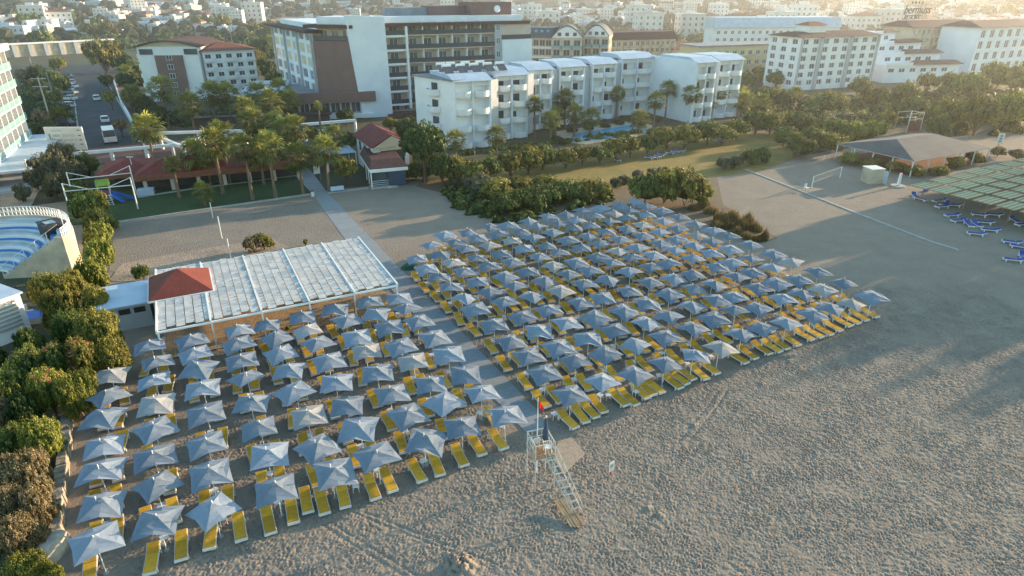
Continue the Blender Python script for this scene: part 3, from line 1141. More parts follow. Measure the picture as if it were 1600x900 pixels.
# ---- fan palms
def palm_crown(seed, nf=36, L=0.72, fan=0.74, droop=0.26):
    g = random.Random(seed)
    V, F, T = [], [], []

    def q(pts, t):
        i = len(V)
        V.extend([tuple(p) for p in pts])
        F.append(tuple(range(i, i + len(pts))))
        T.append(t)
    for k in range(nf):
        az = k * 2.39996 + g.uniform(-0.2, 0.2)
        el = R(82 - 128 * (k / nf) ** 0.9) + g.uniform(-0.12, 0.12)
        d = Vector((math.cos(az) * math.cos(el), math.sin(az) * math.cos(el), math.sin(el)))
        side = Vector((-math.sin(az), math.cos(az), 0))
        up = side.cross(d).normalized() * -1
        l = L * g.uniform(0.8, 1.1)
        hub = d * l
        hub.z -= droop * 0.15
        q([side * 0.015, hub + side * 0.012, hub - side * 0.012, side * -0.015], 0.5)
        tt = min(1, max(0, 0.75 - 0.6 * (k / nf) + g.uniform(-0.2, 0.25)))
        nb = 11
        for b in range(nb):
            an = R(-82 + 164 * b / (nb - 1))
            fl = fan * (1 - 0.22 * abs(math.sin(an))) * g.uniform(0.85, 1.12)
            dr = (d * math.cos(an) + side * math.sin(an)).normalized()
            w = side * math.cos(an) - d * math.sin(an)
            mid = hub + dr * fl * 0.55 + up * (0.05 if b % 2 else -0.03)
            tip = hub + dr * fl + Vector((0, 0, -droop * fl * g.uniform(0.5, 1.3)))
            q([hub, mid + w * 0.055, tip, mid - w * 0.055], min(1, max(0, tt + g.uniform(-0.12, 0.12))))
    me = bpy.data.meshes.new("fronds")
    me.from_pydata(V, [], F)
    at = me.attributes.new("tint", "FLOAT", "FACE")
    at.data.foreach_set("value", T)
    me.materials.append(M["palmleaf"])
    return me


PCROWN = [palm_crown(s) for s in (1, 2, 3, 4)]


def skirt_mesh(seed):
    g = random.Random(seed)
    mb = MB()
    for k in range(46):
        a = g.uniform(0, 6.28)
        r0 = g.uniform(0.12, 0.3)
        z0 = g.uniform(-0.25, 0.1)
        l = g.uniform(0.5, 1.0)
        w = g.uniform(0.03, 0.08)
        c_, s_ = math.cos(a), math.sin(a)
        mb.face([(c_ * r0 - s_ * w, s_ * r0 + c_ * w, z0), (c_ * r0 + s_ * w, s_ * r0 - c_ * w, z0),
                 (c_ * (r0 + 0.16), s_ * (r0 + 0.16), z0 - l)])
    return mb.mesh("dead_skirt", M["dead_frond"])


SKIRT = [skirt_mesh(s) for s in (1, 2)]


def trunk_mesh(seed):
    g = random.Random(seed)
    mb = MB()
    n, m = 9, 12
    rows = []
    bx, by = g.uniform(-0.05, 0.05), g.uniform(-0.05, 0.05)
    for k in range(m + 1):
        t = k / m
        r = (0.34 - 0.14 * t ** 0.6) * (1.07 if k % 2 else 0.96)
        if k == 0:
            r = 0.44
        rows.append([(bx * t * t * 3 + r * math.cos(2 * math.pi * i / n), by * t * t * 3 + r * math.sin(2 * math.pi * i / n), t) for i in range(n)])
    for k in range(m):
        mb.hull(rows[k], rows[k + 1])
    return mb.mesh("trunk", M["palm_bark"])


PTRUNK = [trunk_mesh(s) for s in (1, 2, 3)]


def palm(bx_, by_, hy, label, group, rs=1.0, rpx=None, thick=1.0, name="fan_palm"):
    """base sighted at (bx_, by_), heart of the crown at row hy"""
    x, y = site(bx_, by_)
    h = max(1.0, height_to(bx_, by_, hy))
    dep = y * math.cos(PITCH) + (EYE_Z - h) * math.sin(PITCH)
    r = (rpx * dep / FOC / 1.12) if rpx else 1.6 * rs
    t = thing(name, label, "palm", (x, y, 0), rnd.uniform(0, 6.28), group)
    w = thick * (0.8 if h > 4 else 0.6)
    inst("trunk", PTRUNK[rnd.randrange(3)], t, (0, 0, -0.05), (0, 0, 0), (w, w, h))
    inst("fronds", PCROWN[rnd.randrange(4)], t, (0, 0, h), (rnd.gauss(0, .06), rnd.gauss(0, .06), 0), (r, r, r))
    if h > 3:
        inst("dead_skirt", SKIRT[rnd.randrange(2)], t, (0, 0, h - 0.1), (0, 0, 0), (r * 0.8, r * 0.8, r * 0.9))
    return t


GP = "fan palms around the hotel gardens"
# (base x, base y, head row, crown radius px, label)
PALMS = [
    (395, 312, 233, 20, "tall fan palm nearest the sand court, second from the walkway on the green lawn"),
    (431, 309, 231, 22, "fan palm with a sunlit crown beside the kerb left of the walkway"),
    (349, 303, 225, 22, "fan palm on the green lawn in front of the long red roof, thick trunk"),
    (360, 287, 212, 20, "fan palm behind the thick-trunked one before the red restaurant roof"),
    (314, 290, 240, 20, "bushy dark fan palm left of the thick-trunked one at the lawn path"),
    (330, 288, 246, 17, "slim fan palm between the bushy dark one and the thick-trunked one"),
    (281, 309, 257, 11, "small slender fan palm alone on the green lawn before the red roof"),
    (250, 290, 201, 21, "leaning fan palm over the left end of the red restaurant roof"),
    (321, 322, 299, 13, "very short fan palm at the edge of the sand court"),
    (413, 288, 243, 18, "fan palm in shade behind the sunlit one near the walkway"),
    (265, 200, 140, 18, "tall fan palm with leaning trunk before the brown and white hotel panel"),
    (306, 214, 165, 18, "fan palm with pale sunlit trunk behind the white beams"),
    (340, 200, 149, 18, "middle fan palm of three beneath the brown and white hotel"),
    (364, 200, 147, 16, "right fan palm of three beneath the brown and white hotel"),
    (442, 186, 142, 16, "tall sunlit fan palm left of the white hotel slab"),
    (459, 196, 158, 15, "dark fan palm just right of the tall sunlit one by the slab"),
    (404, 246, 190, 18, "sunlit fan palm in the dense clump left of the walkway garden"),
    (412, 200, 148, 17, "high green fan palm at the rear of the dense clump"),
    (430, 212, 160, 17, "green fan palm in the rear of the dense clump near the podium"),
    (436, 248, 195, 17, "fan palm in the middle of the dense clump before the podium"),
    (452, 262, 208, 20, "broad sunlit fan palm in the dense clump above the walkway"),
    (470, 270, 200, 18, "fan palm standing over the garden path behind the walkway"),
    (474, 303, 247, 21, "large sunlit fan palm directly left of the walkway top"),
    (515, 298, 236, 21, "fan palm with warm crown directly right of the walkway top"),
    (395, 235, 170, 16, "fan palm at the left of the dense clump by the white beams"),
    (527, 262, 215, 17, "fan palm before the small white tent roof"),
    (203, 140, 117, 13, "yellow-green fan palm beside the road near the balconied hotel side"),
    (213, 170, 147, 13, "lower yellow fan palm beside the road by the white garden wall"),
    (233, 236, 203, 16, "fan palm at the end of the pavement by the white wall"),
    (722, 222, 185, 14, "sunlit fan palm before the left end of the white apartments"),
    (712, 247, 220, 15, "short fan palm left of the white apartments' front corner"),
    (776, 242, 212, 14, "fan palm below the second stack of round balconies"),
    (835, 215, 164, 12, "fan palm before the left recess of the apartment courtyard"),
    (882, 200, 156, 15, "bushy fan palm in the apartment courtyard near the left recess"),
    (899, 170, 136, 12, "tall fan palm against the middle apartments, left of the courtyard"),
    (860, 222, 188, 14, "yellowish fan palm left of the pool end"),
    (868, 212, 178, 11, "small fan palm touching the yellowish one left of the pool"),
    (897, 214, 178, 14, "sunlit fan palm standing at the left end of the pool"),
    (922, 210, 184, 14, "fan palm at the near edge of the pool, left half"),
    (962, 187, 147, 11, "slender fan palm before the middle apartments, centre of courtyard"),
    (998, 210, 187, 14, "low fan palm at the right end of the pool"),
    (1021, 200, 158, 13, "sunlit fan palm right of the pool before the apartments"),
    (1039, 187, 139, 12, "tall fan palm at the corner of the large blank white wall"),
    (1076, 192, 147, 13, "sunlit fan palm before the right edge of the blank white wall"),
    (1101, 184, 157, 15, "broad fan palm at the foot of the right apartment wing"),
    (1121, 182, 146, 13, "fan palm before the balconies of the right apartment wing"),
    (1157, 182, 158, 13, "fan palm just past the right end of the apartments"),
    (1186, 190, 160, 13, "fan palm in the trees right of the apartments"),
    (1243, 138, 88, 12, "dark tall fan palm beside the white hotel with brown roof edge"),
    (1240, 165, 148, 11, "low bright fan palm among bushes below the white hotel"),
    (1238, 248, 220, 13, "small sunlit fan palm at the end of the golden lawn"),
    (1465, 168, 148, 12, "sunlit fan palm among the trees before the terraced hotel"),
    (505, 235, 165, 6, "bare thin palm trunk behind the walkway garden"),
]
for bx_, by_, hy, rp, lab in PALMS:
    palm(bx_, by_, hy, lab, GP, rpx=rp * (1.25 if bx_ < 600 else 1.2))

GT = "dense green trees between the hotels and the beach"
# dense planting on the left, by the road and behind the palms: centre px, radius px, height m
DENSE = [
    (662, 235, 34, "deep", 9.0, "large dark broadleaf tree behind the blue glass pavilion"),
    (640, 218, 20, "deep", 8.0, "dark tree squeezed between the red-roofed house and apartments"),
    (690, 262, 22, "deep", 5.0, "dark shrub tree right of the large broadleaf tree"),
    (160, 85, 27, "olive", 11.0, "big spreading olive-green tree at the far end of the road"),
    (90, 100, 12, "lime", 5.0, "round yellow-green tree before the pilastered sunlit wall"),
    (60, 115, 15, "deep", 6.0, "dark tree left of the road behind the utility pole"),
    (82, 122, 14, "mid", 5.0, "mid-green tree beside the parked cars on the left kerb"),
    (40, 118, 14, "brownish", 5.0, "brownish tree behind the balconied tower on the far left"),
    (97, 132, 12, "mid", 4.5, "small green tree by the left kerb of the road"),
    (85, 153, 11, "lime", 4.0, "yellow-green shrub tree by the left kerb, far one"),
    (93, 178, 12, "lime", 4.0, "yellow-green tree by the left kerb near the billboard"),
    (65, 185, 13, "brownish", 4.5, "dark reddish tree between the tower and the billboard"),
    (80, 205, 15, "deep", 4.5, "dark tree directly behind the white billboard"),
    (55, 208, 12, "deep", 4.0, "dark tree at the foot of the balconied tower"),
    (168, 128, 10, "deep", 4.5, "dark street tree on the right kerb, far one"),
    (172, 155, 10, "olive", 4.5, "thin golden street tree on the right kerb, middle one"),
    (190, 95, 16, "deep", 7.0, "dark tree behind the spreading olive one at the road end"),
    (196, 128, 14, "deep", 6.0, "dark green tree between the road and brown hotel"),
    (225, 165, 16, "deep", 5.5, "dark tree below the white side balconies"),
    (245, 180, 16, "deep", 5.0, "low dark tree under the tall leaning palm"),
    (188, 198, 10, "brownish", 3.5, "bare brownish shrub on the pavement beside the white van"),
    (205, 152, 15, "olive", 5.0, "golden-green bushy tree behind the white garden wall"),
    (410, 72, 16, "deep", 8.0, "dark tree left of the big hotel's rear wing"),
    (398, 90, 16, "olive", 7.0, "olive tree left of the big hotel's rear wing"),
    (415, 108, 17, "deep", 7.0, "dark green tree beneath the big hotel's rear wing"),
    (390, 118, 17, "deep", 7.0, "dense dark tree in the middle of the grove left of the hotel"),
    (430, 128, 15, "deep", 6.0, "dark tree at the podium corner of the big hotel"),
    (385, 130, 14, "deep", 5.0, "dense tree in front of the sunlit hotel wing"),
    (350, 122, 10, "mid", 4.0, "green tree before the sunlit hotel wing, left of another"),
    (400, 150, 14, "deep", 3.5, "dark tree in the heart of the palm grove"),
    (385, 168, 13, "deep", 3.0, "dark low tree in the palm grove below the terrace"),
    (420, 176, 13, "deep", 3.0, "dark low tree in the palm grove below the podium"),
    (445, 190, 13, "deep", 3.0, "dark low tree beside the podium windows"),
    (395, 205, 16, "deep", 4.5, "dark tree between the beams and the palm clump"),
    (425, 235, 12, "deep", 2.5, "dark shrubby tree under the palm clump by the red roof end"),
    (460, 240, 12, "deep", 2.5, "dark shrubby tree under the palm clump above the walkway"),
    (490, 215, 14, "olive", 4.5, "olive tree left of the small white tent roof"),
    (540, 265, 18, "olive", 4.0, "round sunlit tree left of the blue glass pavilion"),
    (545, 222, 15, "mid", 4.0, "green tree before the white tent roof"),
    (500, 180, 13, "deep", 3.5, "dark shrub tree before the podium windows"),
    (540, 182, 14, "deep", 3.5, "dark spiky planting before the podium windows"),
    (610, 193, 12, "olive", 3.0, "olive shrub behind the red-roofed house"),
    (640, 192, 12, "mid", 3.0, "green shrub under the terrace edge of the big hotel"),
    (1165, 125, 16, "mid", 5.0, "green tree right of the white apartments, upper one"),
    (1190, 115, 15, "olive", 5.0, "olive tree below the yellow apartment block"),
    (1215, 122, 15, "mid", 5.0, "green tree below the right half of the yellow block"),
    (1160, 150, 15, "olive", 5.0, "sunlit tree right of the apartments' end"),
    (1195, 150, 16, "mid", 4.5, "leafy tree in the middle of the grove right of the apartments"),
    (1225, 155, 15, "deep", 4.5, "dark tree left of the white hotel's lower floors"),
    (1300, 158, 24, "olive", 5.0, "wide golden tree at the foot of the white brown-roofed hotel"),
    (1275, 165, 15, "mid", 4.0, "green tree left of the wide golden tree"),
    (1345, 135, 17, "mid", 5.5, "green tree at the right corner of the white hotel"),
    (1365, 150, 17, "olive", 5.0, "olive tree before the terraced hotel's left end"),
    (1415, 145, 20, "olive", 6.0, "sunlit bushy tree before the terraced hotel"),
    (1450, 130, 15, "olive", 6.5, "tall golden tree before the terraced hotel entrance"),
    (1490, 130, 18, "lime", 6.5, "bright yellow-green tree before the terraced hotel"),
    (1430, 165, 18, "mid", 5.0, "green tree behind the dark canvas pavilion, left"),
    (1400, 170, 14, "mid", 4.0, "small green tree behind the dark pavilion's ridge"),
    (1520, 135, 22, "lime", 8.0, "large pale green tree before the rightmost hotel"),
    (1555, 120, 24, "olive", 9.0, "tall golden tree before the rightmost hotel"),
    (1590, 125, 24, "lime", 9.0, "tall pale tree at the right end behind the beach"),
    (1480, 175, 26, "olive", 6.5, "broad olive tree right behind the dark pavilion"),
    (1530, 178, 28, "olive", 7.5, "broad golden tree behind the notice board on posts"),
    (1580, 170, 28, "lime", 8.0, "broad pale tree at the right behind the striped shades"),
    (1470, 200, 18, "mid", 4.5, "low green tree at the far corner of the dark pavilion"),
    (1330, 118, 12, "mid", 5.0, "green tree tucked behind the white hotel's corner"),
]
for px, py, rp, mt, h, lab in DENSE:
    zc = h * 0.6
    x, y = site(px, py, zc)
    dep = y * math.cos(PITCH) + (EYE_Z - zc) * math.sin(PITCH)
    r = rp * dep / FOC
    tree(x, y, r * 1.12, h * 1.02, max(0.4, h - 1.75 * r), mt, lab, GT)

# ---- row of hedge trees between the lawn and the pool garden
GH = "clipped trees lining the lawn below the apartments"
hx = [(700, 258, 20), (722, 262, 18), (745, 262, 18), (768, 258, 18), (795, 252, 18), (823, 245, 19), (852, 240, 18),
      (884, 236, 20), (913, 232, 18), (938, 229, 17), (962, 226, 18), (987, 222, 18), (1012, 217, 20), (1042, 210, 21),
      (1075, 208, 20), (1105, 203, 20), (1132, 204, 17), (1155, 196, 20), (1182, 190, 20), (1206, 190, 18), (1230, 184, 20),
      (1255, 185, 20), (1280, 190, 18)]
for i, (px, py, rp) in enumerate(hx):
    zc = 2.9
    x, y = site(px, py, zc)
    dep = y * math.cos(PITCH) + (EYE_Z - zc) * math.sin(PITCH)
    r = rp * dep / FOC
    mt = "mid" if i % 3 == 0 else "olive"
    vr = rnd.uniform(0.85, 1.22)
    x += rnd.gauss(0, .35)
    y += rnd.gauss(0, .5)
    tree(x, y, r * vr * (1.1 if 880 < px < 1025 else 1.25), ((3.3 if 880 < px < 1025 else 4.0) + rnd.uniform(-.3, .6)), 0.5, mt, "clipped rounded tree along the golden lawn, %s from the left end" % nth(i), GH,
         name="hedge_tree", tr=0.13)
# hedge along the pool
gp_ = "low hedges round the swimming pool"
for i, (px, py, rp) in enumerate([(870, 218, 12), (885, 222, 11), (870, 200, 10), (895, 204, 9), (920, 200, 9), (945, 196, 9),
                                  (968, 192, 9), (990, 188, 9), (830, 225, 11), (812, 232, 10), (1008, 182, 10), (1025, 186, 9)]):
    bush(px, py, rp, "deep", "low dark hedge bush of the pool garden, %s in the planting order from left" % nth(i) if False else
         "low dark hedge bush in the pool garden near %s" % ["the left palm pair", "the pool's left corner", "the courtyard's left wall",
          "the far left pool edge", "the far pool edge, left half", "the middle of the far pool edge", "the far pool edge, right half",
          "the far right pool edge", "the left recess of the courtyard", "the round balconies' foot", "the blank wall's left foot",
          "the right palm of the pool"][i], gp_, 0.5, 0.8, name="hedge")

# ---- scrub between the golden lawn and the parasols
GS = "scrub bushes behind the parasol field"
SCR = [(700, 262, 26, "greyish", 1.6, "grey-green bushy shrub below the large dark tree"),
       (728, 275, 26, "greyish", 1.4, "grey-green shrub at the left end of the scrub belt"),
       (752, 292, 24, "greyish", 1.2, "grey shrub in front of the left scrub belt"),
       (775, 298, 26, "olive", 1.3, "olive shrub rising behind the dark green shrubs"),
       (790, 320, 25, "mid", 1.2, "dark green shrub at the left corner of the parasol field"),
       (812, 312, 24, "mid", 1.3, "dark green shrub second from the parasol field's left corner"),
       (838, 312, 26, "mid", 1.3, "leafy green shrub behind the top parasol row, left of centre"),
       (862, 305, 26, "mid", 1.3, "leafy green shrub behind the top parasol row, centre"),
       (888, 300, 25, "mid", 1.3, "leafy green shrub behind the top parasol row, right of centre"),
       (912, 298, 25, "olive", 1.3, "sunlit green shrub behind the top parasol row"),
       (934, 297, 21, "olive", 1.3, "sunlit shrub before the small grey shrubs, right end of belt"),
       (815, 292, 22, "olive", 1.0, "dry olive shrub on the golden lawn edge, left"),
       (850, 288, 20, "olive", 0.9, "dry olive shrub on the golden lawn edge, right"),
       (962, 286, 9, "greyish", 0.8, "small round grey shrub on the lawn edge, left one"),
       (976, 282, 9, "greyish", 0.8, "small round grey shrub on the lawn edge, second"),
       (998, 275, 10, "greyish", 0.8, "small grey shrub touching the big round bush"),
       (1020, 271, 9, "greyish", 0.8, "small grey shrub above the big round bush"),
       (1033, 269, 9, "greyish", 0.8, "small grey shrub right above the big round bush"),
       (1008, 298, 27, "mid", 2.0, "left lobe of the big round bush behind the parasols"),
       (1040, 293, 33, "olive", 2.4, "middle and tallest lobe of the big round bush"),
       (1072, 296, 33, "olive", 2.4, "right sunlit lobe of the big round bush"),
       (1095, 300, 18, "lime", 1.8, "bright right edge lobe of the big round bush"),
       (1130, 256, 12, "greyish", 1.0, "grey-green shrub at the lawn corner, leftmost of three"),
       (1148, 254, 12, "greyish", 1.0, "grey-green shrub at the lawn corner, middle of three"),
       (1172, 246, 15, "mid", 1.3, "green shrub at the lawn corner, rightmost of three"),
       (1192, 243, 14, "mid", 1.3, "green shrub right beside the lawn corner shrubs"),
       (660, 268, 18, "deep", 1.5, "dark shrub at the foot of the large dark tree"),
       (632, 268, 14, "mid", 1.6, "bright green shrub beside the blue glass pavilion"),
       (1128, 336, 10, "reedy", 0.9, "yellow-green reed clump, first along the parasol field edge"),
       (1145, 333, 9, "reedy", 1.0, "tall reed clump, second along the parasol field edge"),
       (1160, 345, 10, "reedy", 1.0, "dry reed clump, third along the parasol field edge"),
       (1170, 338, 8, "reedy", 1.2, "tall dry reed clump, fourth along the parasol field edge"),
       (1180, 352, 9, "reedy", 0.8, "low dry reed clump, fifth along the parasol field edge"),
       (1196, 364, 5, "reedy", 1.0, "thin reed clump, last along the parasol field edge"),
       (1112, 326, 9, "reedy", 0.7, "dry grass clump at the foot of the round bush"),
       (1100, 318, 9, "reedy", 0.6, "pale dry grass clump right under the big round bush"),
       (1120, 348, 9, "reedy", 0.6, "short dry grass clump beside the upper right parasols"),
       (1140, 350, 8, "reedy", 0.6, "short dry grass clump below the tall reeds"),
       (1152, 358, 8, "reedy", 0.6, "short dry grass clump next to the parasol field's right side"),
       (1168, 366, 8, "reedy", 0.6, "low dry grass clump near the lower end of the reeds"),
       (1185, 370, 7, "reedy", 0.5, "lowest dry grass clump before the open sand"),
       (1085, 322, 9, "reedy", 0.5, "dry grass clump in front of the round bush's right lobe"),
       (1225, 215, 18, "mid", 1.8, "green shrub at the start of the right scrub band"),
       (1255, 232, 22, "mid", 1.8, "green shrub left of the volleyball net"),
       (1275, 218, 22, "mid", 2.0, "green shrub second in the band before the pavilion"),
       (1300, 225, 20, "olive", 1.8, "olive shrub at the left tip of the dark pavilion"),
       (1310, 205, 20, "mid", 2.2, "green shrub behind the left tip of the pavilion"),
       (1335, 208, 20, "lime", 2.0, "bright green shrub behind the dark pavilion's left half"),
       (1365, 205, 20, "lime", 2.0, "bright green shrub behind the dark pavilion's middle"),
       (1385, 188, 14, "olive", 2.2, "round olive shrub above the dark pavilion's ridge"),
       (1290, 195, 18, "greyish", 2.0, "greyish shrub above the right scrub band"),
       (1320, 190, 16, "greyish", 2.0, "greyish flowering shrub behind the scrub band"),
       (1330, 250, 16, "lime", 0.8, "low bright hedge along the pavilion's front, left"),
       (1360, 256, 14, "olive", 0.8, "low hedge along the pavilion's front, second"),
       (1400, 262, 15, "olive", 0.7, "low hedge along the pavilion's front, third"),
       (1430, 268, 15, "olive", 0.7, "low hedge along the pavilion's front, fourth"),
       (1468, 268, 14, "olive", 0.7, "low hedge at the pavilion's near corner"),
       (1495, 256, 14, "olive", 0.8, "low hedge along the pavilion's right side, near"),
       (1525, 248, 14, "olive", 0.8, "low hedge along the pavilion's right side, far"),
       (1560, 238, 12, "brownish", 0.8, "brown low hedge beyond the pavilion's right corner"),
       (1590, 243, 12, "brownish", 0.8, "brown low hedge behind the striped shades"),
       (395, 382, 16, "brownish", 1.0, "dry bush behind the white lattice pergola, left half"),
       (412, 378, 15, "olive", 1.0, "sparse olive bush behind the white lattice pergola"),
       (477, 378, 4, "lime", 0.5, "tiny green plant behind the pergola's far edge"),
       (222, 426, 13, "mid", 0.8, "green bush behind the pale blue hut roof"),
       (316, 478, 5, "mid", 0.4, "small plant by the fourth pergola post"),
       (450, 512, 5, "lime", 0.3, "small yellow-green plant at the deck's seaward edge"),
       ]
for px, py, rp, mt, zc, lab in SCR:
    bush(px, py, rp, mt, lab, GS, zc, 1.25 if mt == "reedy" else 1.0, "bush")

# ---- thicket on the left edge
GB = "bushes of the thicket along the left edge"
NEAR = [(135, 258, 17, "deep", 2.2, "dark green bush behind the white swing frame"),
        (72, 262, 24, "greyish", 2.2, "grey-green bush beside the red paving, upper left"),
        (95, 245, 22, "greyish", 2.5, "grey bush just below the white billboard"),
        (110, 272, 22, "greyish", 2.2, "grey bush above the amphitheatre's top rail"),
        (85, 290, 18, "greyish", 2.0, "grey bush touching the amphitheatre's far rail"),
        (55, 280, 15, "greyish", 1.8, "grey bush left of the amphitheatre's top corner"),
        (35, 300, 11, "greyish", 1.5, "small grey bush by the pale plaza"),
        (120, 300, 16, "mid", 1.5, "green bush with rusty shoots near the swing frame"),
        (130, 325, 20, "mid", 2.2, "round green bush right behind the curved wall's top"),
        (150, 318, 17, "lime", 2.0, "yellow-green bush below the swing frame's left post"),
        (148, 345, 18, "mid", 2.0, "shaded green bush at the corner of the green lawn"),
        (172, 348, 12, "mid", 1.0, "dark green bush at the end of the lawn kerb"),
        (152, 372, 21, "lime", 2.2, "bright yellow-green bush beside the curved wall, upper"),
        (152, 402, 22, "lime", 2.2, "bright yellow-green bush beside the curved wall, lower"),
        (140, 430, 24, "lime", 2.2, "golden green bush left of the gravel bed"),
        (110, 452, 22, "olive", 2.3, "olive bush before the amphitheatre's cut wall"),
        (72, 455, 22, "olive", 2.3, "olive bush at the foot of the stepped wall"),
        (95, 485, 27, "olive", 2.3, "olive bush left of the pale blue hut roof"),
        (150, 475, 24, "olive", 2.3, "sunlit olive bush touching the pale blue hut roof"),
        (150, 520, 36, "olive", 2.4, "large round olive bush at the deck's left side"),
        (110, 515, 26, "mid", 2.3, "green bush beside the blue covered boat"),
        (175, 560, 27, "olive", 2.0, "olive bush hanging over the topmost left parasols"),
        (130, 565, 28, "olive", 2.3, "golden olive bush between oleanders and parasols"),
        (50, 545, 26, "mid", 2.1, "dark green bush below the blue covered boat"),
        (40, 580, 30, "mid", 2.1, "oleander bush with pink blossoms at the left edge"),
        (90, 570, 28, "mid", 2.3, "oleander bush with pink blossoms in the thicket's middle"),
        (75, 610, 30, "lime", 2.2, "oleander bush with sparse pink blossoms, lower one"),
        (120, 615, 28, "lime", 2.1, "light green bush beside the parasols, above the stone wall"),
        (15, 605, 26, "mid", 2.0, "dark bush at the left border below the oleanders"),
        (35, 645, 26, "deep", 1.8, "dark green bush in the hollow of the thicket"),
        (5, 650, 22, "brownish", 1.8, "brown bush at the left border, upper"),
        (62, 690, 34, "lime", 2.0, "pale green bush beside the stone wall, upper"),
        (15, 700, 26, "mid", 1.8, "green bush at the left border beside the pale one"),
        (40, 740, 30, "brownish", 1.8, "brown bush beside the stone wall, middle"),
        (5, 745, 22, "brownish", 1.8, "brown bush at the left border, lower"),
        (60, 785, 26, "brownish", 1.7, "tawny bush beside the stone wall, lower"),
        (20, 790, 28, "brownish", 1.7, "tawny bush left of another beside the stone wall"),
        (30, 835, 32, "brownish", 1.6, "large tawny bush near the rounded wall end"),
        (0, 840, 22, "brownish", 1.6, "tawny bush cut by the left border"),
        (35, 895, 34, "lime", 1.0, "feathery green bush at the bottom left corner"),
        (80, 895, 16, "lime", 0.6, "small feathery green plant at the wall's round end"),
        (-25, 560, 30, "mid", 2.2, "green bush just past the left border, upper"),
        (-25, 700, 30, "mid", 2.2, "green bush just past the left border, lower")]
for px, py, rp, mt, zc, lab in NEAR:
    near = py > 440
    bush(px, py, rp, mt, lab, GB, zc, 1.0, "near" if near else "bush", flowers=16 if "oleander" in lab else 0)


# ---- undergrowth that nobody could count, filling the ground between the garden trees
def undergrowth(name, pts_px, n, rr, hh, mat, leaves, seed, label):
    g = random.Random(seed)
    poly = [site(*p) for p in pts_px]
    xs_ = [p[0] for p in poly]
    ys_ = [p[1] for p in poly]

    def inside(x, y):
        c = False
        j = len(poly) - 1
        for i in range(len(poly)):
            xi, yi = poly[i]
            xj, yj = poly[j]
            if (yi > y) != (yj > y) and x < (xj - xi) * (y - yi) / (yj - yi) + xi:
                c = not c
            j = i
        return c
    blobs = []
    while len(blobs) < n:
        x, y = g.uniform(min(xs_), max(xs_)), g.uniform(min(ys_), max(ys_))
        if inside(x, y):
            r = g.uniform(*rr)
            blobs.append((x, y, 0, r, r * g.uniform(.8, 1.2), g.uniform(*hh)))
    me = leaf_cloud(name, blobs, leaves, 0.3, seed, mat, 9, 0.4, core=0.8)
    tag(put(bpy.data.objects.new(name, me)), label, "undergrowth", kind="stuff")


undergrowth("undergrowth", [(1165, 190), (1160, 130), (1255, 150), (1400, 150), (1600, 140), (1600, 215), (1440, 205), (1400, 195), (1300, 230), (1240, 200)],
            260, (1.3, 3.2), (1.0, 3.0), "olive", 52000, 5, "mass of golden-green shrubs filling the ground right of the apartments")
undergrowth("undergrowth", [(230, 200), (215, 165), (300, 178), (440, 165), (470, 185), (455, 200), (380, 190), (300, 195)],
            90, (1.2, 2.6), (.8, 2.2), "deep", 18000, 6, "dark shrubs filling the ground below the brown panel hotel")
undergrowth("undergrowth", [(30, 215), (40, 118), (104, 118), (100, 205), (75, 240)],
            70, (1.2, 2.8), (.8, 2.2), "deep", 16000, 7, "dark shrubs filling the strip left of the road")
undergrowth("undergrowth", [(660, 262), (645, 245), (700, 245), (1000, 212), (1150, 200), (1150, 196), (990, 205), (900, 218), (800, 228), (720, 240)],
            70, (.6, 1.1), (.3, .7), "mid", 14000, 8, "low green shrubs behind the clipped trees by the pool")
undergrowth("undergrowth", [(690, 300), (740, 345), (790, 348), (960, 318), (940, 290), (800, 300), (720, 285)],
            120, (.7, 1.4), (.4, 1.0), "mid", 36000, 9, "low green shrubs between the golden lawn and the parasols")


# tall trees just past the right border; they shade the right-hand beach in long streaks
for k, (x, y, h, r) in enumerate([(92.5, 108.5, 12.5, 2.7), (94, 103.5, 11.5, 2.4), (95, 98.5, 13, 2.6), (96.5, 93.5, 12, 2.5), (97.5, 88.5, 13, 2.7),
                                  (99, 83.5, 12, 2.4), (103, 80, 9, 2.2), (108, 75.0, 8, 2.2), (99, 113, 12, 2.4), (110, 96, 14, 2.6), (112, 86, 14, 2.6),
                                     (103, 105, 13, 2.4), (105, 101, 12, 2.3), (107, 91, 13, 2.4), (100, 110, 14, 2.4)]):
    tree(x, y, r, h, 3.0, "olive", "tall slim tree beyond the striped shades, %s from the pavilion side" % nth(k), "tall trees beyond the striped shades", tr=0.2)
# ================================================================== BUILDINGS NEAR THE BEACH
def frame_T(O, ang):
    """local axes: x along the wall, y into the building, z up; returns mapper"""
    c_, s_ = math.cos(ang), math.sin(ang)
    ox, oy = O[0], O[1]
    oz = O[2] if len(O) > 2 else 0
    return lambda p: (ox + p[0] * c_ - p[1] * s_, oy + p[0] * s_ + p[1] * c_, oz + p[2])


WIN = {}


def window_mesh(w_, h_, glass="glass", frame="white_paint", bars=1):
    key = (round(w_, 2), round(h_, 2), glass, frame, bars)
    if key in WIN:
        return WIN[key]
    mb = MB()
    pn = MB()
    pn.box(0.03, w_ - 0.03, 0.06, 0.1, 0.03, h_ - 0.03, 0)
    t = 0.07
    mb.box(0, w_, 0, 0.08, 0, t, 1)
    mb.box(0, w_, 0, 0.08, h_ - t, h_, 1)
    mb.box(0, t, 0.002, 0.078, t, h_ - t, 1)
    mb.box(w_ - t, w_, 0.002, 0.078, t, h_ - t, 1)
    for k in range(bars):
        x = w_ * (k + 1) / (bars + 1)
        mb.box(x - t / 2, x + t / 2, 0.004, 0.076, t, h_ - t, 1)
    WIN[key] = mb.mesh("window", [M[glass], M[frame]])
    SUBS[WIN[key].name] = ("pane", pn.mesh("pane", M[glass]))
    return WIN[key]


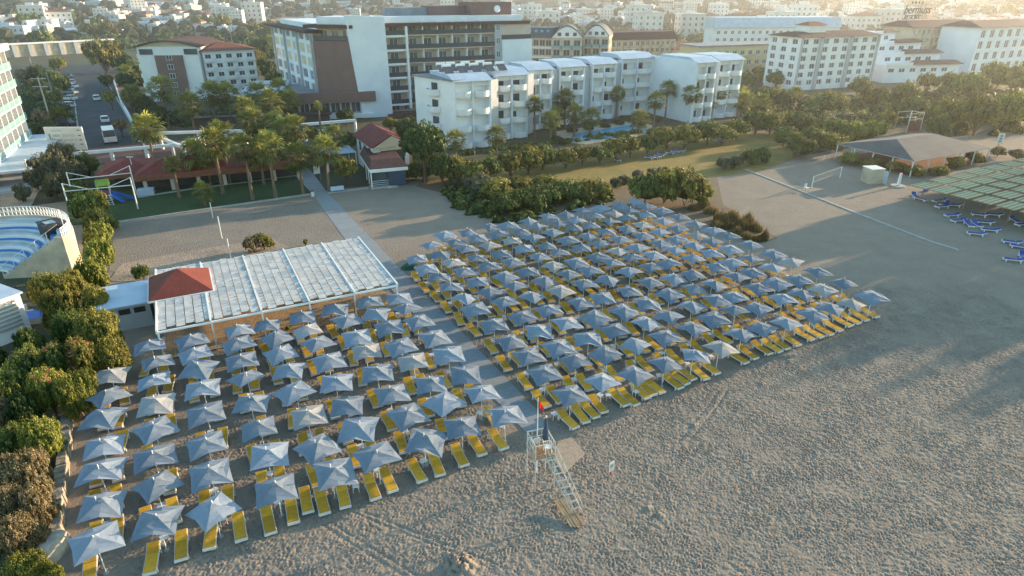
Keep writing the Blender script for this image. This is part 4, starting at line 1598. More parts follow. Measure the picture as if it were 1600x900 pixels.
def wall_grid(mb, root, T, ang, L, z0, floors, fh, bays, ww, wh, sill, depth=0.3, mi=0, name="window",
              glass="glass", frame="white_paint", bars=1, skip=None, x0=0.0, zoff=0.0, cap=0.0):
    """a pierced wall: piers and spandrels with real openings, and one window part in each opening.
    T maps local (x along, y in, z) to the thing's frame; ang is the same rotation"""
    mb.T = T
    bw = L / bays
    gap = (bw - ww) / 2
    z_top = z0 + floors * fh + cap
    zb = z0
    for f in range(floors):
        lo = z0 + f * fh + sill
        hi = lo + wh
        mb.box(x0, x0 + L, 0, depth, zb, lo, mi)
        for b in range(bays + 1):
            a = x0 + b * bw - gap if b else x0
            e = x0 + b * bw + gap if b < bays else x0 + L
            if a < x0:
                a = x0
            mb.box(a, e, 0.003, depth, lo, hi, mi)
        for b in range(bays):
            if skip and skip(f, b):
                mb.box(x0 + b * bw + gap, x0 + (b + 1) * bw - gap, 0.006, depth, lo, hi, mi)
                continue
            p = T((x0 + b * bw + gap, depth - 0.12, lo))
            inst(name, window_mesh(ww, wh, glass, frame, bars), root, p, (0, 0, ang))
        zb = hi
    mb.box(x0, x0 + L, 0, depth, zb, z_top, mi)
    mb.T = None


# ---------------------------------------------------------------- lattice-roofed beach bar
c28_, s28_ = math.cos(ANG), math.sin(ANG)
pg = thing("pergola", "long white lattice-roofed pergola over the beach bar deck", "pergola", (*uv(-5.0, 53.6), 0), ANG)
PL, PD, PH = 20.2, 14.0, 2.85
deck = MB()
for k in range(int(PL / 0.24)):
    deck.box(k * 0.24, k * 0.24 + 0.225, 0.2, PD, 0.05, 0.14)
deck.build("deck", M["pale_wood"], pg)
for i in range(6):
    for yy in (0.05, PD * 0.5, PD - 0.05):
        p = MB()
        xx = 0.06 + i * (PL - 0.12) / 5
        p.box(xx - 0.06, xx + 0.06, yy - 0.06, yy + 0.06, 0, PH - 0.02)
        p.build("post", M["white_paint"], pg)
fr_ = MB()
for yy in (0.0, PD * 0.5, PD):
    fr_.box(-0.08, PL + 0.08, yy - 0.07, yy + 0.07, PH - 0.16, PH)
for i in range(6):
    xx = i * PL / 5
    w_ = 0.07
    fr_.box(xx - w_, xx + w_, -0.1, PD + 0.1, PH + 0.003, PH + 0.17)
fr_.build("roof_frame", M["white_paint"], pg)
lat = MB()
g = random.Random(3)
cell = 0.5
for bay in range(28):
    xa = bay * PL / 28 + 0.03
    xb = (bay + 1) * PL / 28 - 0.03
    yy = 0.12 + 0.32 * (bay % 2)
    k = 0
    while yy < PD - 0.6:
        # woven slats: alternately lifted panels with open joints
        up_ = g.uniform(0, 0.03)
        tl = g.uniform(0.02, 0.09)
        ln = 0.55 + g.uniform(-.04, .03)
        lat.hull([(xa, yy, PH + 0.05 + up_), (xb, yy, PH + 0.05 + up_), (xb, yy + ln, PH + 0.05 + up_ + tl), (xa, yy + ln, PH + 0.05 + up_ + tl)],
                 [(xa, yy, PH + 0.07 + up_), (xb, yy, PH + 0.07 + up_), (xb, yy + ln, PH + 0.07 + up_ + tl), (xa, yy + ln, PH + 0.07 + up_ + tl)],
                 1 if g.random() < .25 else 0)
        yy += 0.63
        k += 1
lat.build("lattice", [M["lattice"], M["lattice_dull"]], pg)
# things standing on the deck
for k, (u_, v_) in enumerate([(1.8, 1.4), (5.4, 1.6), (8.2, 1.5), (11.0, 1.8), (13.6, 1.4), (16.8, 1.5)]):
    lab = "brown wooden bar table with stools at the deck edge, %s from left" % nth(k)
    t = thing("deck_table", lab, "table", (*uv(-5.0 + u_, 53.6 + v_), 0.14), ANG, "tables along the seaward edge of the deck")
    a = MB()
    a.box(-0.5, 0.5, -0.35, 0.35, 0.7, 0.75)
    a.build("tabletop", M["wood"], t)
    for sx in (-1, 1):
        for sy in (-1, 1):
            a = MB()
            a.box(sx * 0.45 - 0.03, sx * 0.45 + 0.03, sy * 0.3 - 0.03, sy * 0.3 + 0.03, 0, 0.7)
            a.build("leg", M["wood"], t)
t = thing("red_pavilion_roof", "terracotta-red pyramid canvas roof at the left end of the lattice pergola", "kiosk", (*uv(-5.6, 59.6), 0), ANG)
a = MB()
a.hull([(0, 0, 3.05), (5.3, 0, 3.05), (5.3, 6.0, 3.05), (0, 6.0, 3.05)], [(2.6, 3.2, 4.5), (2.7, 3.2, 4.5), (2.7, 3.3, 4.5), (2.6, 3.3, 4.5)])
a.build("roof", M["red_canvas"], t)
a = MB()
a.box(-0.05, 5.35, -0.05, 0.02, 2.9, 3.06)
a.box(-0.05, 5.35, 5.98, 6.05, 2.9, 3.06)
a.box(-0.05, 0.02, -0.03, 6.03, 2.903, 3.057)
a.box(5.28, 5.35, -0.03, 6.03, 2.903, 3.057)
a.build("eave", M["white_paint"], t)
a = MB()
a.box(0.3, 5.0, 0.5, 5.6, 0, 2.9)
a.build("wall", M["lit_concrete"], t)
t = thing("beach_hut", "low hut with pale blue flat roof beside the red pyramid roof", "hut", (*uv(-10.0, 61.0), 0), ANG)
a = MB()
a.box(0.2, 4.3, 0.3, 5.2, 0, 2.35)
a.build("wall", M["grey_wall"], t)
a = MB()
a.box(0, 4.35, 0.0, 5.5, 2.36, 2.5)
a.build("roof", M["pale_roof"], t)
for xx in (1.8, 3.0):
    a = MB()
    a.box(xx, xx + 0.9, 0.24, 0.32, 1.55, 2.05)
    a.build("window", M["dark_frame"], t)

# lamp / shower poles on the court
for k, (a_, b_, lab) in enumerate([((333, 341), 317, "white post on the court, farthest of three in line"),
                                   ((347, 373), 339, "white post on the court, middle of three in line"),
                                   ((361, 405), 374, "white post on the court, nearest the pergola")]):
    x, y = site(*a_)
    h = height_to(*a_, b_)
    t = thing("net_post", lab, "post", (x, y, 0), 0, "white net posts on the sand court")
    m_ = MB(); m_.tube((0, 0, -0.1), (0, 0, h), 0.06, 0.055, 8); m_.build("pole", M["white_paint"], t)
    m_ = MB(); m_.tube((0, 0, h), (0, 0, h + 0.06), 0.08, 0.05, 8); m_.build("cap", M["white_plastic"], t)

# ---------------------------------------------------------------- lifeguard tower
lt = thing("lifeguard_tower", "white steel lifeguard tower with ladder ramp at the seaward end of the walkway", "lifeguard tower", (*site(844, 752), 0), R(18))
LW, LH = 1.25, 2.45
for sx in (-1, 1):
    for sy in (-1, 1):
        a = MB()
        a.tube((sx * LW / 2, sy * 0.75, -0.1), (sx * LW / 2, sy * 0.75, LH + 1.0), 0.035, 0.035, 8)
        a.build("leg", M["old_paint"], lt)
a = MB()
for k in range(8):
    y0 = -0.75 + k * 0.1875
    a.box(-LW / 2 + 0.03, LW / 2 - 0.03, y0 + 0.01, y0 + 0.175, LH, LH + 0.05)
a.build("platform", M["wood"], lt)
a = MB()
for z in (LH - 0.04, LH + 0.5, LH + 0.98):
    for sx in (-1, 1):
        a.bar((sx * LW / 2, -0.75, z), (sx * LW / 2, 0.75, z), 0.05)
    a.bar((-LW / 2, 0.75, z), (LW / 2, 0.75, z), 0.05)
    if z < LH or z > LH + 0.6:
        a.bar((-LW / 2, -0.75, z), (0 if z > LH else LW / 2, -0.75, z), 0.05)
for k in range(6):
    yy = -0.75 + k * 0.3
    for sx in (-1, 1):
        a.bar((sx * LW / 2, yy, LH), (sx * LW / 2, yy, LH + 0.98), 0.03)
for k in range(5):
    a.bar((-LW / 2 + k * 0.31, 0.75, LH), (-LW / 2 + k * 0.31, 0.75, LH + 0.98), 0.03)
a.build("railing", M["old_paint"], lt)
a = MB()
top = Vector((0.36, -0.75, LH))
bot = Vector((1.05, -3.35, 0.25))
for sx in (-0.3, 0.3):
    o_ = Vector((sx, 0, 0))
    a.bar(top + o_, bot + o_, 0.05)
    a.bar(top + o_ + Vector((0, 0, 0.75)), bot + o_ + Vector((0, 0.0, 0.55)), 0.04)
    for k in range(5):
        q_ = top.lerp(bot, k / 4) + o_
        a.bar(q_, q_ + Vector((0, 0, 0.72 - 0.04 * k)), 0.035)
a.build("stair_frame", M["old_paint"], lt)
for k in range(8):
    q_ = top.lerp(bot, (k + 0.5) / 8)
    a = MB()
    a.box(q_.x - 0.29, q_.x + 0.29, q_.y - 0.05, q_.y + 0.05, q_.z, q_.z + 0.035)
    a.build("step", M["old_paint"], lt)
rp_ = thing("wooden_ramp", "weathered plank ramp lying at the foot of the lifeguard ladder", "ramp", (*site(887, 806), 0), R(18))
for k in range(5):
    a = MB()
    a.bar((-0.4 + k * 0.18, 1.05 + 0.05 * (k % 2), 0.36), (-0.12 + k * 0.18, -0.95 - 0.08 * (k % 3), 0.07), 0.165, 0.05)
    a.build("plank", M["pale_wood"], rp_)


def plastic_chair(x, y, z, rz, label):
    t = thing("plastic_chair", label, "chair", (x, y, z), rz, "white plastic chairs on the lifeguard tower")
    a = MB(); a.box(-0.23, 0.23, -0.22, 0.22, 0.4, 0.44); a.build("seat", M["white_plastic"], t)
    a = MB(); a.hull([(-0.23, 0.19, 0.44), (0.23, 0.19, 0.44), (0.23, 0.23, 0.44), (-0.23, 0.23, 0.44)],
                     [(-0.2, 0.28, 0.88), (0.2, 0.28, 0.88), (0.2, 0.32, 0.88), (-0.2, 0.32, 0.88)]); a.build("backrest", M["white_plastic"], t)
    for sx in (-1, 1):
        a = MB(); a.box(sx * 0.25 - 0.02, sx * 0.25 + 0.02, -0.2, 0.24, 0.62, 0.65); a.box(sx * 0.25 - 0.018, sx * 0.25 + 0.018, -0.2, -0.16, 0.41, 0.62); a.build("armrest", M["white_plastic"], t)
        for sy in (-1, 1):
            a = MB(); a.tube((sx * 0.23, sy * 0.21, 0), (sx * 0.2, sy * 0.18, 0.4), 0.022, 0.025, 5); a.build("leg", M["white_plastic"], t)


def on_tower(lx, ly):
    x0, y0 = site(844, 752)
    return x0 + lx * math.cos(R(18)) - ly * math.sin(R(18)), y0 + lx * math.sin(R(18)) + ly * math.cos(R(18))


plastic_chair(*on_tower(-0.25, 0.35), LH + 0.05, R(200), "white plastic chair at the rear left of the tower platform")
plastic_chair(*on_tower(0.3, -0.35), LH + 0.05, R(100), "white plastic chair at the ladder side of the tower platform")
# closed parasol and flagpole on the tower
cx_, cy_ = on_tower(0.5, 0.55)
t = thing("closed_parasol", "folded navy parasol standing at the corner of the lifeguard tower", "parasol", (cx_, cy_, LH + 0.05))
a = MB(); a.tube((0, 0, 0), (0, 0, 1.95), 0.022, 0.022, 8); a.build("pole", M["white_paint"], t)
a = MB(); a.tube((0, 0, 0.25), (0, 0, 0.9), 0.2, 0.16, 9); a.tube((0, 0, 0.9), (0, 0, 1.85), 0.16, 0.05, 9); a.build("canopy", M["navy_canvas"], t)
a = MB(); a.tube((0, 0, 1.9), (0, 0, 2.02), 0.07, 0.05, 8); a.build("finial", M["white_plastic"], t)
fx, fy = on_tower(0.05, 0.8)
t = thing("flagpole", "tall white flagpole with red flag behind the lifeguard tower", "flagpole", (fx, fy, 0))
a = MB(); a.tube((0, 0, -0.1), (0, 0, 5.75), 0.035, 0.025, 8); a.build("pole", M["white_paint"], t)
a = MB()
n_ = 6
for k in range(n_):
    x0 = 0.03 + 0.34 * k / n_; x1 = 0.03 + 0.34 * (k + 1) / n_
    y0 = 0.05 * math.sin(k * 1.4); y1 = 0.05 * math.sin((k + 1) * 1.4)
    d0, d1 = 0.75 * k / n_, 0.75 * (k + 1) / n_
    a.face([(x0, y0, 5.65 - d0 * 0.9), (x1, y1, 5.65 - d1 * 0.9), (x1, y1, 5.17 - d1 * 0.6), (x0, y0, 5.1 - d0 * 0.6)])
a.build("flag", M["flag_red"], t)
# warning sign on the sand
t = thing("beach_sign", "small white warning panel on a red post in open sand", "sign", (*site(954, 742), 0), R(35))
a = MB(); a.tube((0, 0, -0.1), (0, 0, 0.9), 0.03, 0.03, 8); a.build("post", M["red_plastic"], t)
a = MB(); a.box(-0.22, 0.22, -0.05, -0.02, 0.35, 1.1); a.build("panel", M["white_plastic"], t)
a = MB(); a.box(-0.13, 0.13, -0.054, -0.051, 0.6, 0.9); a.box(-0.16, 0.16, -0.054, -0.051, 0.45, 0.5); a.build("print", M["sign_soft"], t)

# ---------------------------------------------------------------- stone wall at the lower left
wl = thing("stone_wall", "low rough stone wall with a rounded end beside the left parasols", "wall", (0, 0, 0))
g = random.Random(12)
pts = [site(108, 650), site(104, 700), site(98, 760), site(92, 815), site(92, 850)]
a = MB()
for k in range(len(pts) - 1):
    p, q = Vector((*pts[k], 0)), Vector((*pts[k + 1], 0))
    nseg = 9
    for j in range(nseg):
        s_, e_ = p.lerp(q, j / nseg), p.lerp(q, (j + 1) / nseg)
        h0 = 0.75 + g.uniform(-0.1, 0.12)
        w0 = 0.26 + g.uniform(-0.04, 0.05)
        dd = (q - p).normalized(); nn = Vector((-dd.y, dd.x, 0))
        a.hull([s_ + nn * w0 * 1.15, s_ - nn * w0 * 1.15, e_ - nn * w0 * 1.15, e_ + nn * w0 * 1.15],
               [(s_ + nn * w0).to_tuple()[:2] + (h0,), (s_ - nn * w0).to_tuple()[:2] + (h0,), (e_ - nn * w0).to_tuple()[:2] + (h0 + g.uniform(-.05, .05),), (e_ + nn * w0).to_tuple()[:2] + (h0,)])
a.build("masonry", M["stone_wall"], wl)
cx, cy = site(84, 862)
a = MB()
rings = []
for k in range(6):
    ph = k / 5 * math.pi / 2
    rr = 0.95 * math.cos(ph) ** 0.6 if k < 5 else 0.12
    rings.append([(cx + (rr + g.uniform(-.04, .04)) * 0.75 * math.cos(t_), cy + (rr + g.uniform(-.04, .04)) * 1.25 * math.sin(t_), 1.0 * math.sin(ph)) for t_ in [2 * math.pi * i / 14 for i in range(14)]])
for k in range(5):
    a.hull(rings[k], rings[k + 1])
a.build("rounded_end", M["skin_cream"], wl)

# ---------------------------------------------------------------- amphitheatre
am = thing("amphitheatre", "small open-air amphitheatre with blue and white curved seat tiers", "amphitheatre", (0, 0, 0))
AC = np.array(site(-22, 436))
Rout = float(np.hypot(*(np.array(site(122, 425)) - AC)))
A0, A1 = R(8), R(118)
TN, TH = 9, 4.5
Rin = Rout * 0.22
step = (Rout - 0.9 - Rin) / TN


def arc(r, a0, a1, n):
    return [(AC[0] + r * math.cos(a0 + (a1 - a0) * k / n), AC[1] + r * math.sin(a0 + (a1 - a0) * k / n)) for k in range(n + 1)]


def arc_block(mb, r0, r1, z0, z1, a0=A0, a1=A1, n=26, mi=0):
    p, q = arc(r0, a0, a1, n), arc(r1, a0, a1, n)
    for k in range(n):
        mb.hull([(*p[k], z0), (*q[k], z0), (*q[k + 1], z0), (*p[k + 1], z0)],
                [(*p[k], z1), (*q[k], z1), (*q[k + 1], z1), (*p[k + 1], z1)], mi)


for k in range(TN):
    r0 = Rin + k * step
    z = 0.25 + k * (TH - 0.6) / TN
    a = MB()
    arc_block(a, r0, r0 + step + 0.02, 0, z)
    a.build("tier", M["blue_grey_floor"] if k % 2 else M["white_wall"], am)
    a = MB()
    arc_block(a, r0 + 0.08, r0 + 0.08 + step * 0.55, z + 0.003, z + (0.12 if k % 2 else 0.16), A0 + R(2), A1 - R(3 + 2 * (k % 3)))
    if k % 2:
        a.build("seat_row", M["blue_seat"], am)
    else:
        a.build("seat_row", M["blue_grey_floor"], am)
a = MB()
arc_block(a, Rout - 0.85, Rout - 0.3, 0, TH - 0.5)
a.build("gallery", M["blue_grey_floor"], am)
a = MB()
arc_block(a, Rout - 0.3, Rout, 0, TH - 0.25)
a.build("outer_wall", M["lit_concrete"], am)
a = MB()
n_ = 40
for z in (TH - 0.25, TH + 0.25, TH + 0.75):
    p = arc(Rout - 0.15, A0, A1, n_)
    for k in range(n_):
        a.bar((*p[k], z), (*p[k + 1], z), 0.06)
for k, p_ in enumerate(arc(Rout - 0.15, A0, A1, n_)):
    a.bar((*p_, TH - 0.25), (*p_, TH + 0.75), 0.05)
    if k < n_:
        q_ = arc(Rout - 0.15, A0, A1, n_)[k + 1]
        a.bar((*p_, TH - 0.2), (*q_, TH + 0.7), 0.03)
a.build("railing", M["white_paint"], am)
# stepped end walls
for nm, ang, off in (("near_end_wall", A0, -1), ("far_end_wall", A1, 1)):
    a = MB()
    c_, s_ = math.cos(ang), math.sin(ang)
    nx_, ny_ = -s_ * off, c_ * off
    for k in range(TN + 1):
        r0 = Rin + k * step
        r1 = r0 + step if k < TN else Rout
        z = 0.5 + k * (TH - 0.6) / TN
        b0 = (AC[0] + r0 * c_ + nx_ * 0.005, AC[1] + r0 * s_ + ny_ * 0.005)
        b1 = (AC[0] + r1 * c_ + nx_ * 0.005, AC[1] + r1 * s_ + ny_ * 0.005)
        a.prism([b0, b1, (b1[0] + nx_ * 0.3, b1[1] + ny_ * 0.3), (b0[0] + nx_ * 0.3, b0[1] + ny_ * 0.3)], 0, z)
    a.build("end_wall", M["lit_concrete"], am)
    a = MB()
    for k in range(0, TN + 1, 2):
        r0 = Rin + k * step
        z = 0.5 + k * (TH - 0.6) / TN
        b0 = (AC[0] + r0 * c_ + nx_ * 0.15, AC[1] + r0 * s_ + ny_ * 0.15)
        a.tube((*b0, z), (*b0, z + 0.95), 0.03, 0.03, 6)
        if k + 2 <= TN + 1:
            r1 = Rin + (k + 2) * step
            z1 = 0.5 + (k + 2) * (TH - 0.6) / TN
            a.tube((*b0, z + 0.92), (AC[0] + r1 * c_ + nx_ * .15, AC[1] + r1 * s_ + ny_ * .15, z1 + 0.92), 0.025, 0.025, 6)
    a.build("handrail", M["white_paint"], am)
# control booth on the top tier
bx0 = arc(Rout - 1.6, R(52), R(52.1), 1)[0]
t = thing("control_booth", "small dark booth with glazed roof hatch on the upper amphitheatre tiers", "booth", (bx0[0], bx0[1], 3.0), R(52))
a = MB(); a.box(-1.0, 1.0, -1.2, 1.2, 0, 1.35); a.build("wall", M["dark_frame"], t)
a = MB(); a.box(-1.1, 1.1, -1.3, 1.3, 1.352, 1.45); a.build("roof", M["shadow_grey"], t)
a = MB(); a.box(-0.7, 0.3, -0.7, 0.5, 1.455, 1.5); a.build("skylight", M["skylight"], t)
lx, ly = arc(Rout - 0.6, R(24), R(24.1), 1)[0]
t = thing("lamp_post", "white lamp post on the amphitheatre's curved gallery", "lamp post", (lx, ly, TH - 0.5))
a = MB(); a.tube((0, 0, 0), (0, 0, 2.6), 0.05, 0.04, 7); a.build("pole", M["white_paint"], t)
a = MB(); a.bar((0, 0, 2.6), (-0.7, 0, 2.72), 0.1, 0.08); a.build("lamp_head", M["white_plastic"], t)
lx, ly = site(54, 300)
t = thing("lamp_post", "white globe lamp behind the amphitheatre's top corner", "lamp post", (lx - 0.4, ly + 0.6, 0))
a = MB(); a.tube((0, 0, 0), (0, 0, 4.6), 0.05, 0.04, 7); a.build("pole", M["white_paint"], t)
a = MB(); a.tube((0, 0, 4.6), (0, 0, 4.9), 0.12, 0.18, 8); a.build("lamp_head", M["white_plastic"], t)

# stage building cut by the left border, covered boat and boxes in the yard
t = thing("stage_building", "white stage building with louvred side cut by the left border", "building", (*site(-80, 575), 0), R(62))
a = MB(); a.box(-1.0, 6.5, 0.0, 6.0, 0, 4.0); a.build("wall", M["white_wall"], t)
a = MB(); a.box(-1.2, 6.7, -0.2, 6.2, 4.003, 4.15); a.build("roof", M["pale_roof"], t)
for k in range(7):
    a = MB(); a.box(2.5, 6.0, -0.1, -0.003, 1.2 + k * 0.38, 1.4 + k * 0.38); a.build("louvre", M["kerb"], t)
t = thing("yard_door", "dark red door standing open beside the stage building", "door", (*site(24, 478), 0), R(10))
a = MB(); a.box(-0.6, 0.6, -0.05, 0.05, 0, 2.0); a.build("leaf", M["red_roof"], t)
a = MB(); a.box(-0.68, -0.6, -0.06, 0.06, 0, 2.08); a.box(0.6, 0.68, -0.06, 0.06, 0, 2.08); a.box(-0.6, 0.6, -0.058, 0.058, 2.0, 2.08); a.build("frame", M["dark_frame"], t)
for k, (px, py, s_, mt, lab) in enumerate([(35, 487, 0.8, "white_plastic", "white crate in the yard, nearest the red door"),
                                           (47, 495, 0.75, "white_plastic", "white crate in the yard beside the blue boat cover"),
                                           (40, 505, 0.7, "car_blue", "light blue crate in the yard below the white ones")]):
    t = thing("storage_crate", lab, "crate", (*site(px, py), 0), R(20 + 15 * k), "crates in the yard behind the stage building")
    a = MB(); a.box(-s_ / 2, s_ / 2, -s_ * .4, s_ * .4, 0, s_ * 0.7); a.build("box", M[mt], t)
    a = MB(); a.box(-s_ / 2 - .03, s_ / 2 + .03, -s_ * .43, s_ * .43, s_ * 0.7 + .002, s_ * 0.78); a.build("lid", M["white_plastic"], t)
t = thing("covered_boat", "small boat under a blue tarpaulin in the yard", "boat", (*site(68, 502), 0), R(15))
a = MB()
out = [(-2.0, -0.5), (-2.0, 0.5), (-0.5, 0.85), (1.2, 0.7), (2.3, 0), (1.2, -0.7), (-0.5, -0.85)]
a.hull([(p[0] * .85, p[1] * .7, 0) for p in out], [(p[0], p[1], 0.75) for p in out]); a.build("hull", M["white_plastic"], t)
a = MB(); a.hull([(p[0] * 1.02, p[1] * 1.04, 0.753) for p in out], [(p[0] * 0.55, p[1] * .3, 1.15) for p in out]); a.build("tarpaulin", M["blue_plastic"], t)

# ---------------------------------------------------------------- playground
sx0 = [(111, 293), (115, 270), (205, 271), (206, 288)]
FAo, FBo = site(216, 306), site(216, 327)


def swing_frame(pL, pR, hL, hR, label):
    (xl, yl), (xr, yr) = pL, pR
    t = thing("truss_frame", label, "play frame", (xl, yl, 0), 0, "white steel portal frames over the playground")
    dx_, dy_ = xr - xl, yr - yl
    for k, f in enumerate((0, 1)):
        a = MB(); a.tube((dx_ * f, dy_ * f, -0.1), (dx_ * f, dy_ * f, hL if k == 0 else hR), 0.09, 0.08, 8); a.build("post", M["white_paint"], t)
    a = MB()
    zc = hL - 1.1
    a.bar((0, 0, zc), (dx_, dy_, zc), 0.09)
    a.bar((0, 0, hL - 0.05), (dx_ * 0.36, dy_ * 0.36, zc), 0.07)
    a.bar((dx_, dy_, hR - 0.05), (dx_ * 0.64, dy_ * 0.64, zc), 0.07)
    a.build("beam", M["white_paint"], t)
    return t


HL = 4.6
pr_b, pr_f = site(214, 306), site(216, 327)
pl_b, pl_f = site(118, 318), site(112, 338)
swing_frame(pl_b, pr_b, HL, HL, "far white steel frame with sloping braces over the playground")
swing_frame(pl_f, pr_f, HL, HL, "near white steel frame with sloping braces over the playground")
ptw = site(168, 316)
t = thing("play_tower", "playground tower with purple walls, roof peak and blue slide", "playground", (*ptw, 0), R(27))
for sx in (-1, 1):
    for sy in (-1, 1):
        a = MB(); a.tube((sx * 0.7, sy * 0.7, -0.1), (sx * 0.7, sy * 0.7, 2.6), 0.06, 0.06, 7); a.build("post", M["metal_pole"], t)
a = MB(); a.box(-0.65, 0.65, -0.65, 0.65, 1.2, 1.28); a.build("platform", M["wood"], t)
a = MB(); a.box(-0.72, 0.72, -0.74, -0.7, 1.29, 1.95); a.box(-0.74, -0.7, -0.69, 0.69, 1.29, 1.95); a.build("side_panel", M["purple_plastic"], t)
a = MB(); a.hull([(-0.85, -0.85, 2.6), (0.85, -0.85, 2.6), (0.85, 0.85, 2.6), (-0.85, 0.85, 2.6)], [(-0.85, -0.03, 3.4), (0.85, -0.03, 3.4), (0.85, 0.03, 3.4), (-0.85, 0.03, 3.4)]); a.build("roof", M["green_plastic"], t)
a = MB()
for (p, q) in (((0.7, 0.2, 1.3), (3.6, -0.6, 0.15)),):
    a.bar(p, q, 0.6, 0.06)
    a.bar((p[0], p[1] + 0.3, p[2] + .15), (q[0], q[1] + 0.3, q[2] + .15), 0.05, 0.25)
    a.bar((p[0], p[1] - 0.3, p[2] + .15), (q[0], q[1] - 0.3, q[2] + .15), 0.05, 0.25)
a.bar((0.7, -0.5, 1.3), (2.2, -1.6, 0.15), 0.6, 0.06)
a.bar((0.9, -0.3, 1.4), (2.4, -1.4, 0.3), 0.05, 0.25)
a.build("slide", M["blue_plastic"], t)
a = MB()
for sx in (-0.5, 0.5):
    a.bar((sx, -0.72, 1.3), (sx + 0.5, -2.6, 0.1), 0.07)
for k in range(5):
    f = (k + 0.5) / 5
    a.bar((-0.5 + 0.5 * f, -0.72 - 1.88 * f, 1.3 - 1.2 * f), (0.5 + 0.5 * f, -0.72 - 1.88 * f, 1.3 - 1.2 * f), 0.06)
a.build("ladder", M["metal_pole"], t)

# ---------------------------------------------------------------- restaurant with the red roof
t = thing("restaurant", "long low restaurant with maroon hipped roofs behind the palms", "restaurant", (*site(222, 303), 0), R(21))


def hip(mb, x0, x1, y0, y1, z0, z1, ov=0.5, mi=0):
    w2 = (y1 - y0) / 2
    mb.hull([(x0 - ov, y0 - ov, z0), (x1 + ov, y0 - ov, z0), (x1 + ov, y1 + ov, z0), (x0 - ov, y1 + ov, z0)],
            [(x0 + w2 * .8, y0 + w2 - 0.05, z1), (x1 - w2 * .8, y0 + w2 - 0.05, z1), (x1 - w2 * .8, y0 + w2 + 0.05, z1), (x0 + w2 * .8, y0 + w2 + 0.05, z1)], mi)


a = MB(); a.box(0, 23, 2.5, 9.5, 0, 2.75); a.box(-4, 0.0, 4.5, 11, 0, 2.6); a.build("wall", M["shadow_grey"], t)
a = MB(); hip(a, 0, 23.5, 0.5, 9.5, 2.8, 4.3); a.build("roof", M["red_roof"], t)
a = MB(); hip(a, -5.5, 1.5, 3.5, 11.5, 2.7, 3.9); a.build("roof", M["red_roof"], t)
a = MB(); a.box(-0.6, 24.1, -0.08, 0.0, 1.9, 2.79); a.box(-6.1, -0.6, 2.9, 3.0, 1.9, 2.69); a.build("fascia", M["terracotta"], t)
for k in range(7):
    a = MB(); a.box(0.4 + k * 3.7, 0.9 + k * 3.7, 0.4, 0.9, 0, 2.8); a.build("pillar", M["pink_wall"], t)
a = MB(); a.box(-0.4, 1.8, -1.3, 0.2, 0, 0.9); a.build("counter", M["pale_roof"], t)
lx, ly = site(214, 290)
t = thing("lamp_post", "white double lamp post before the left red restaurant roof", "lamp post", (lx, ly, 0))
a = MB(); a.tube((0, 0, 0), (0, 0, 4.6), 0.05, 0.04, 7); a.build("pole", M["white_paint"], t)
a = MB(); a.bar((-0.5, 0, 4.55), (0.5, 0, 4.55), 0.12, 0.12); a.build("lamp_head", M["white_plastic"], t)


# ---------------------------------------------------------------- white portal beams
def portal(pa, pb, za, label, posts=(0, 1), w_=0.55, h_=0.5):
    (xa, ya), (xb, yb) = site(*pa, za), site(*pb, za)
    t = thing("portal_frame", label, "portal frame", (xa, ya, 0), 0, "white portal frames across the garden entrance")
    dx_, dy_ = xb - xa, yb - ya
    L_ = math.hypot(dx_, dy_)
    a = MB(); a.bar((0, 0, za - h_ / 2), (dx_, dy_, za - h_ / 2), w_, h_); a.build("beam", M["white_paint"], t)
    for f in posts:
        a = MB()
        a.bar((dx_ * f, dy_ * f, 0), (dx_ * f, dy_ * f, za - h_), w_ * 0.8, w_ * 0.8)
        a.build("post", M["white_paint"], t)


portal((113, 238), (286, 223), 3.2, "longest white portal beam crossing the foot of the road", (0.005, 0.33, 0.64, 0.995))
portal((247, 206), (383, 202), 3.4, "white portal beam behind the palms, rear one", (0.01, 0.45, 0.99))
portal((250, 213), (286, 228), 3.3, "short white beam joining the two long portals", (0.5,))
portal((285, 222), (345, 205), 3.3, "white beam slanting back to the rear portal", (0.5,))
portal((350, 206), (400, 200), 3.2, "right end of the rear portal beams near the clump", (0.02, 0.98))
portal((470, 193), (556, 186), 3.6, "white portal beam before the podium windows", (0.05, 0.98))
portal((497, 203), (530, 199), 3.0, "short low white beam by the tent roof", (0.02, 0.6))
# white garden wall beside the pavement
t = thing("garden_wall", "white garden wall running beside the road pavement", "wall", (0, 0, 0))
pw_ = [site(218, 222), site(205, 190), site(190, 163), site(178, 128)]
for p, q in zip(pw_, pw_[1:]):
    a = MB(); a.bar((*p, 0.7), (*q, 0.7), 0.35, 1.4); a.build("wall_section", M["white_wall"], t)
t = thing("garden_wall", "low white wall across the plaza below the balconied tower", "wall", (0, 0, 0))
a = MB(); a.bar((*site(6, 262), 0.9), (*site(46, 256), 0.9), 0.12, 0.1); a.build("top_rail", M["white_paint"], t)
a = MB(); a.bar((*site(46, 265), 0), (*site(46, 265), 0.9), 0.1, 0.1); a.build("post", M["white_paint"], t)

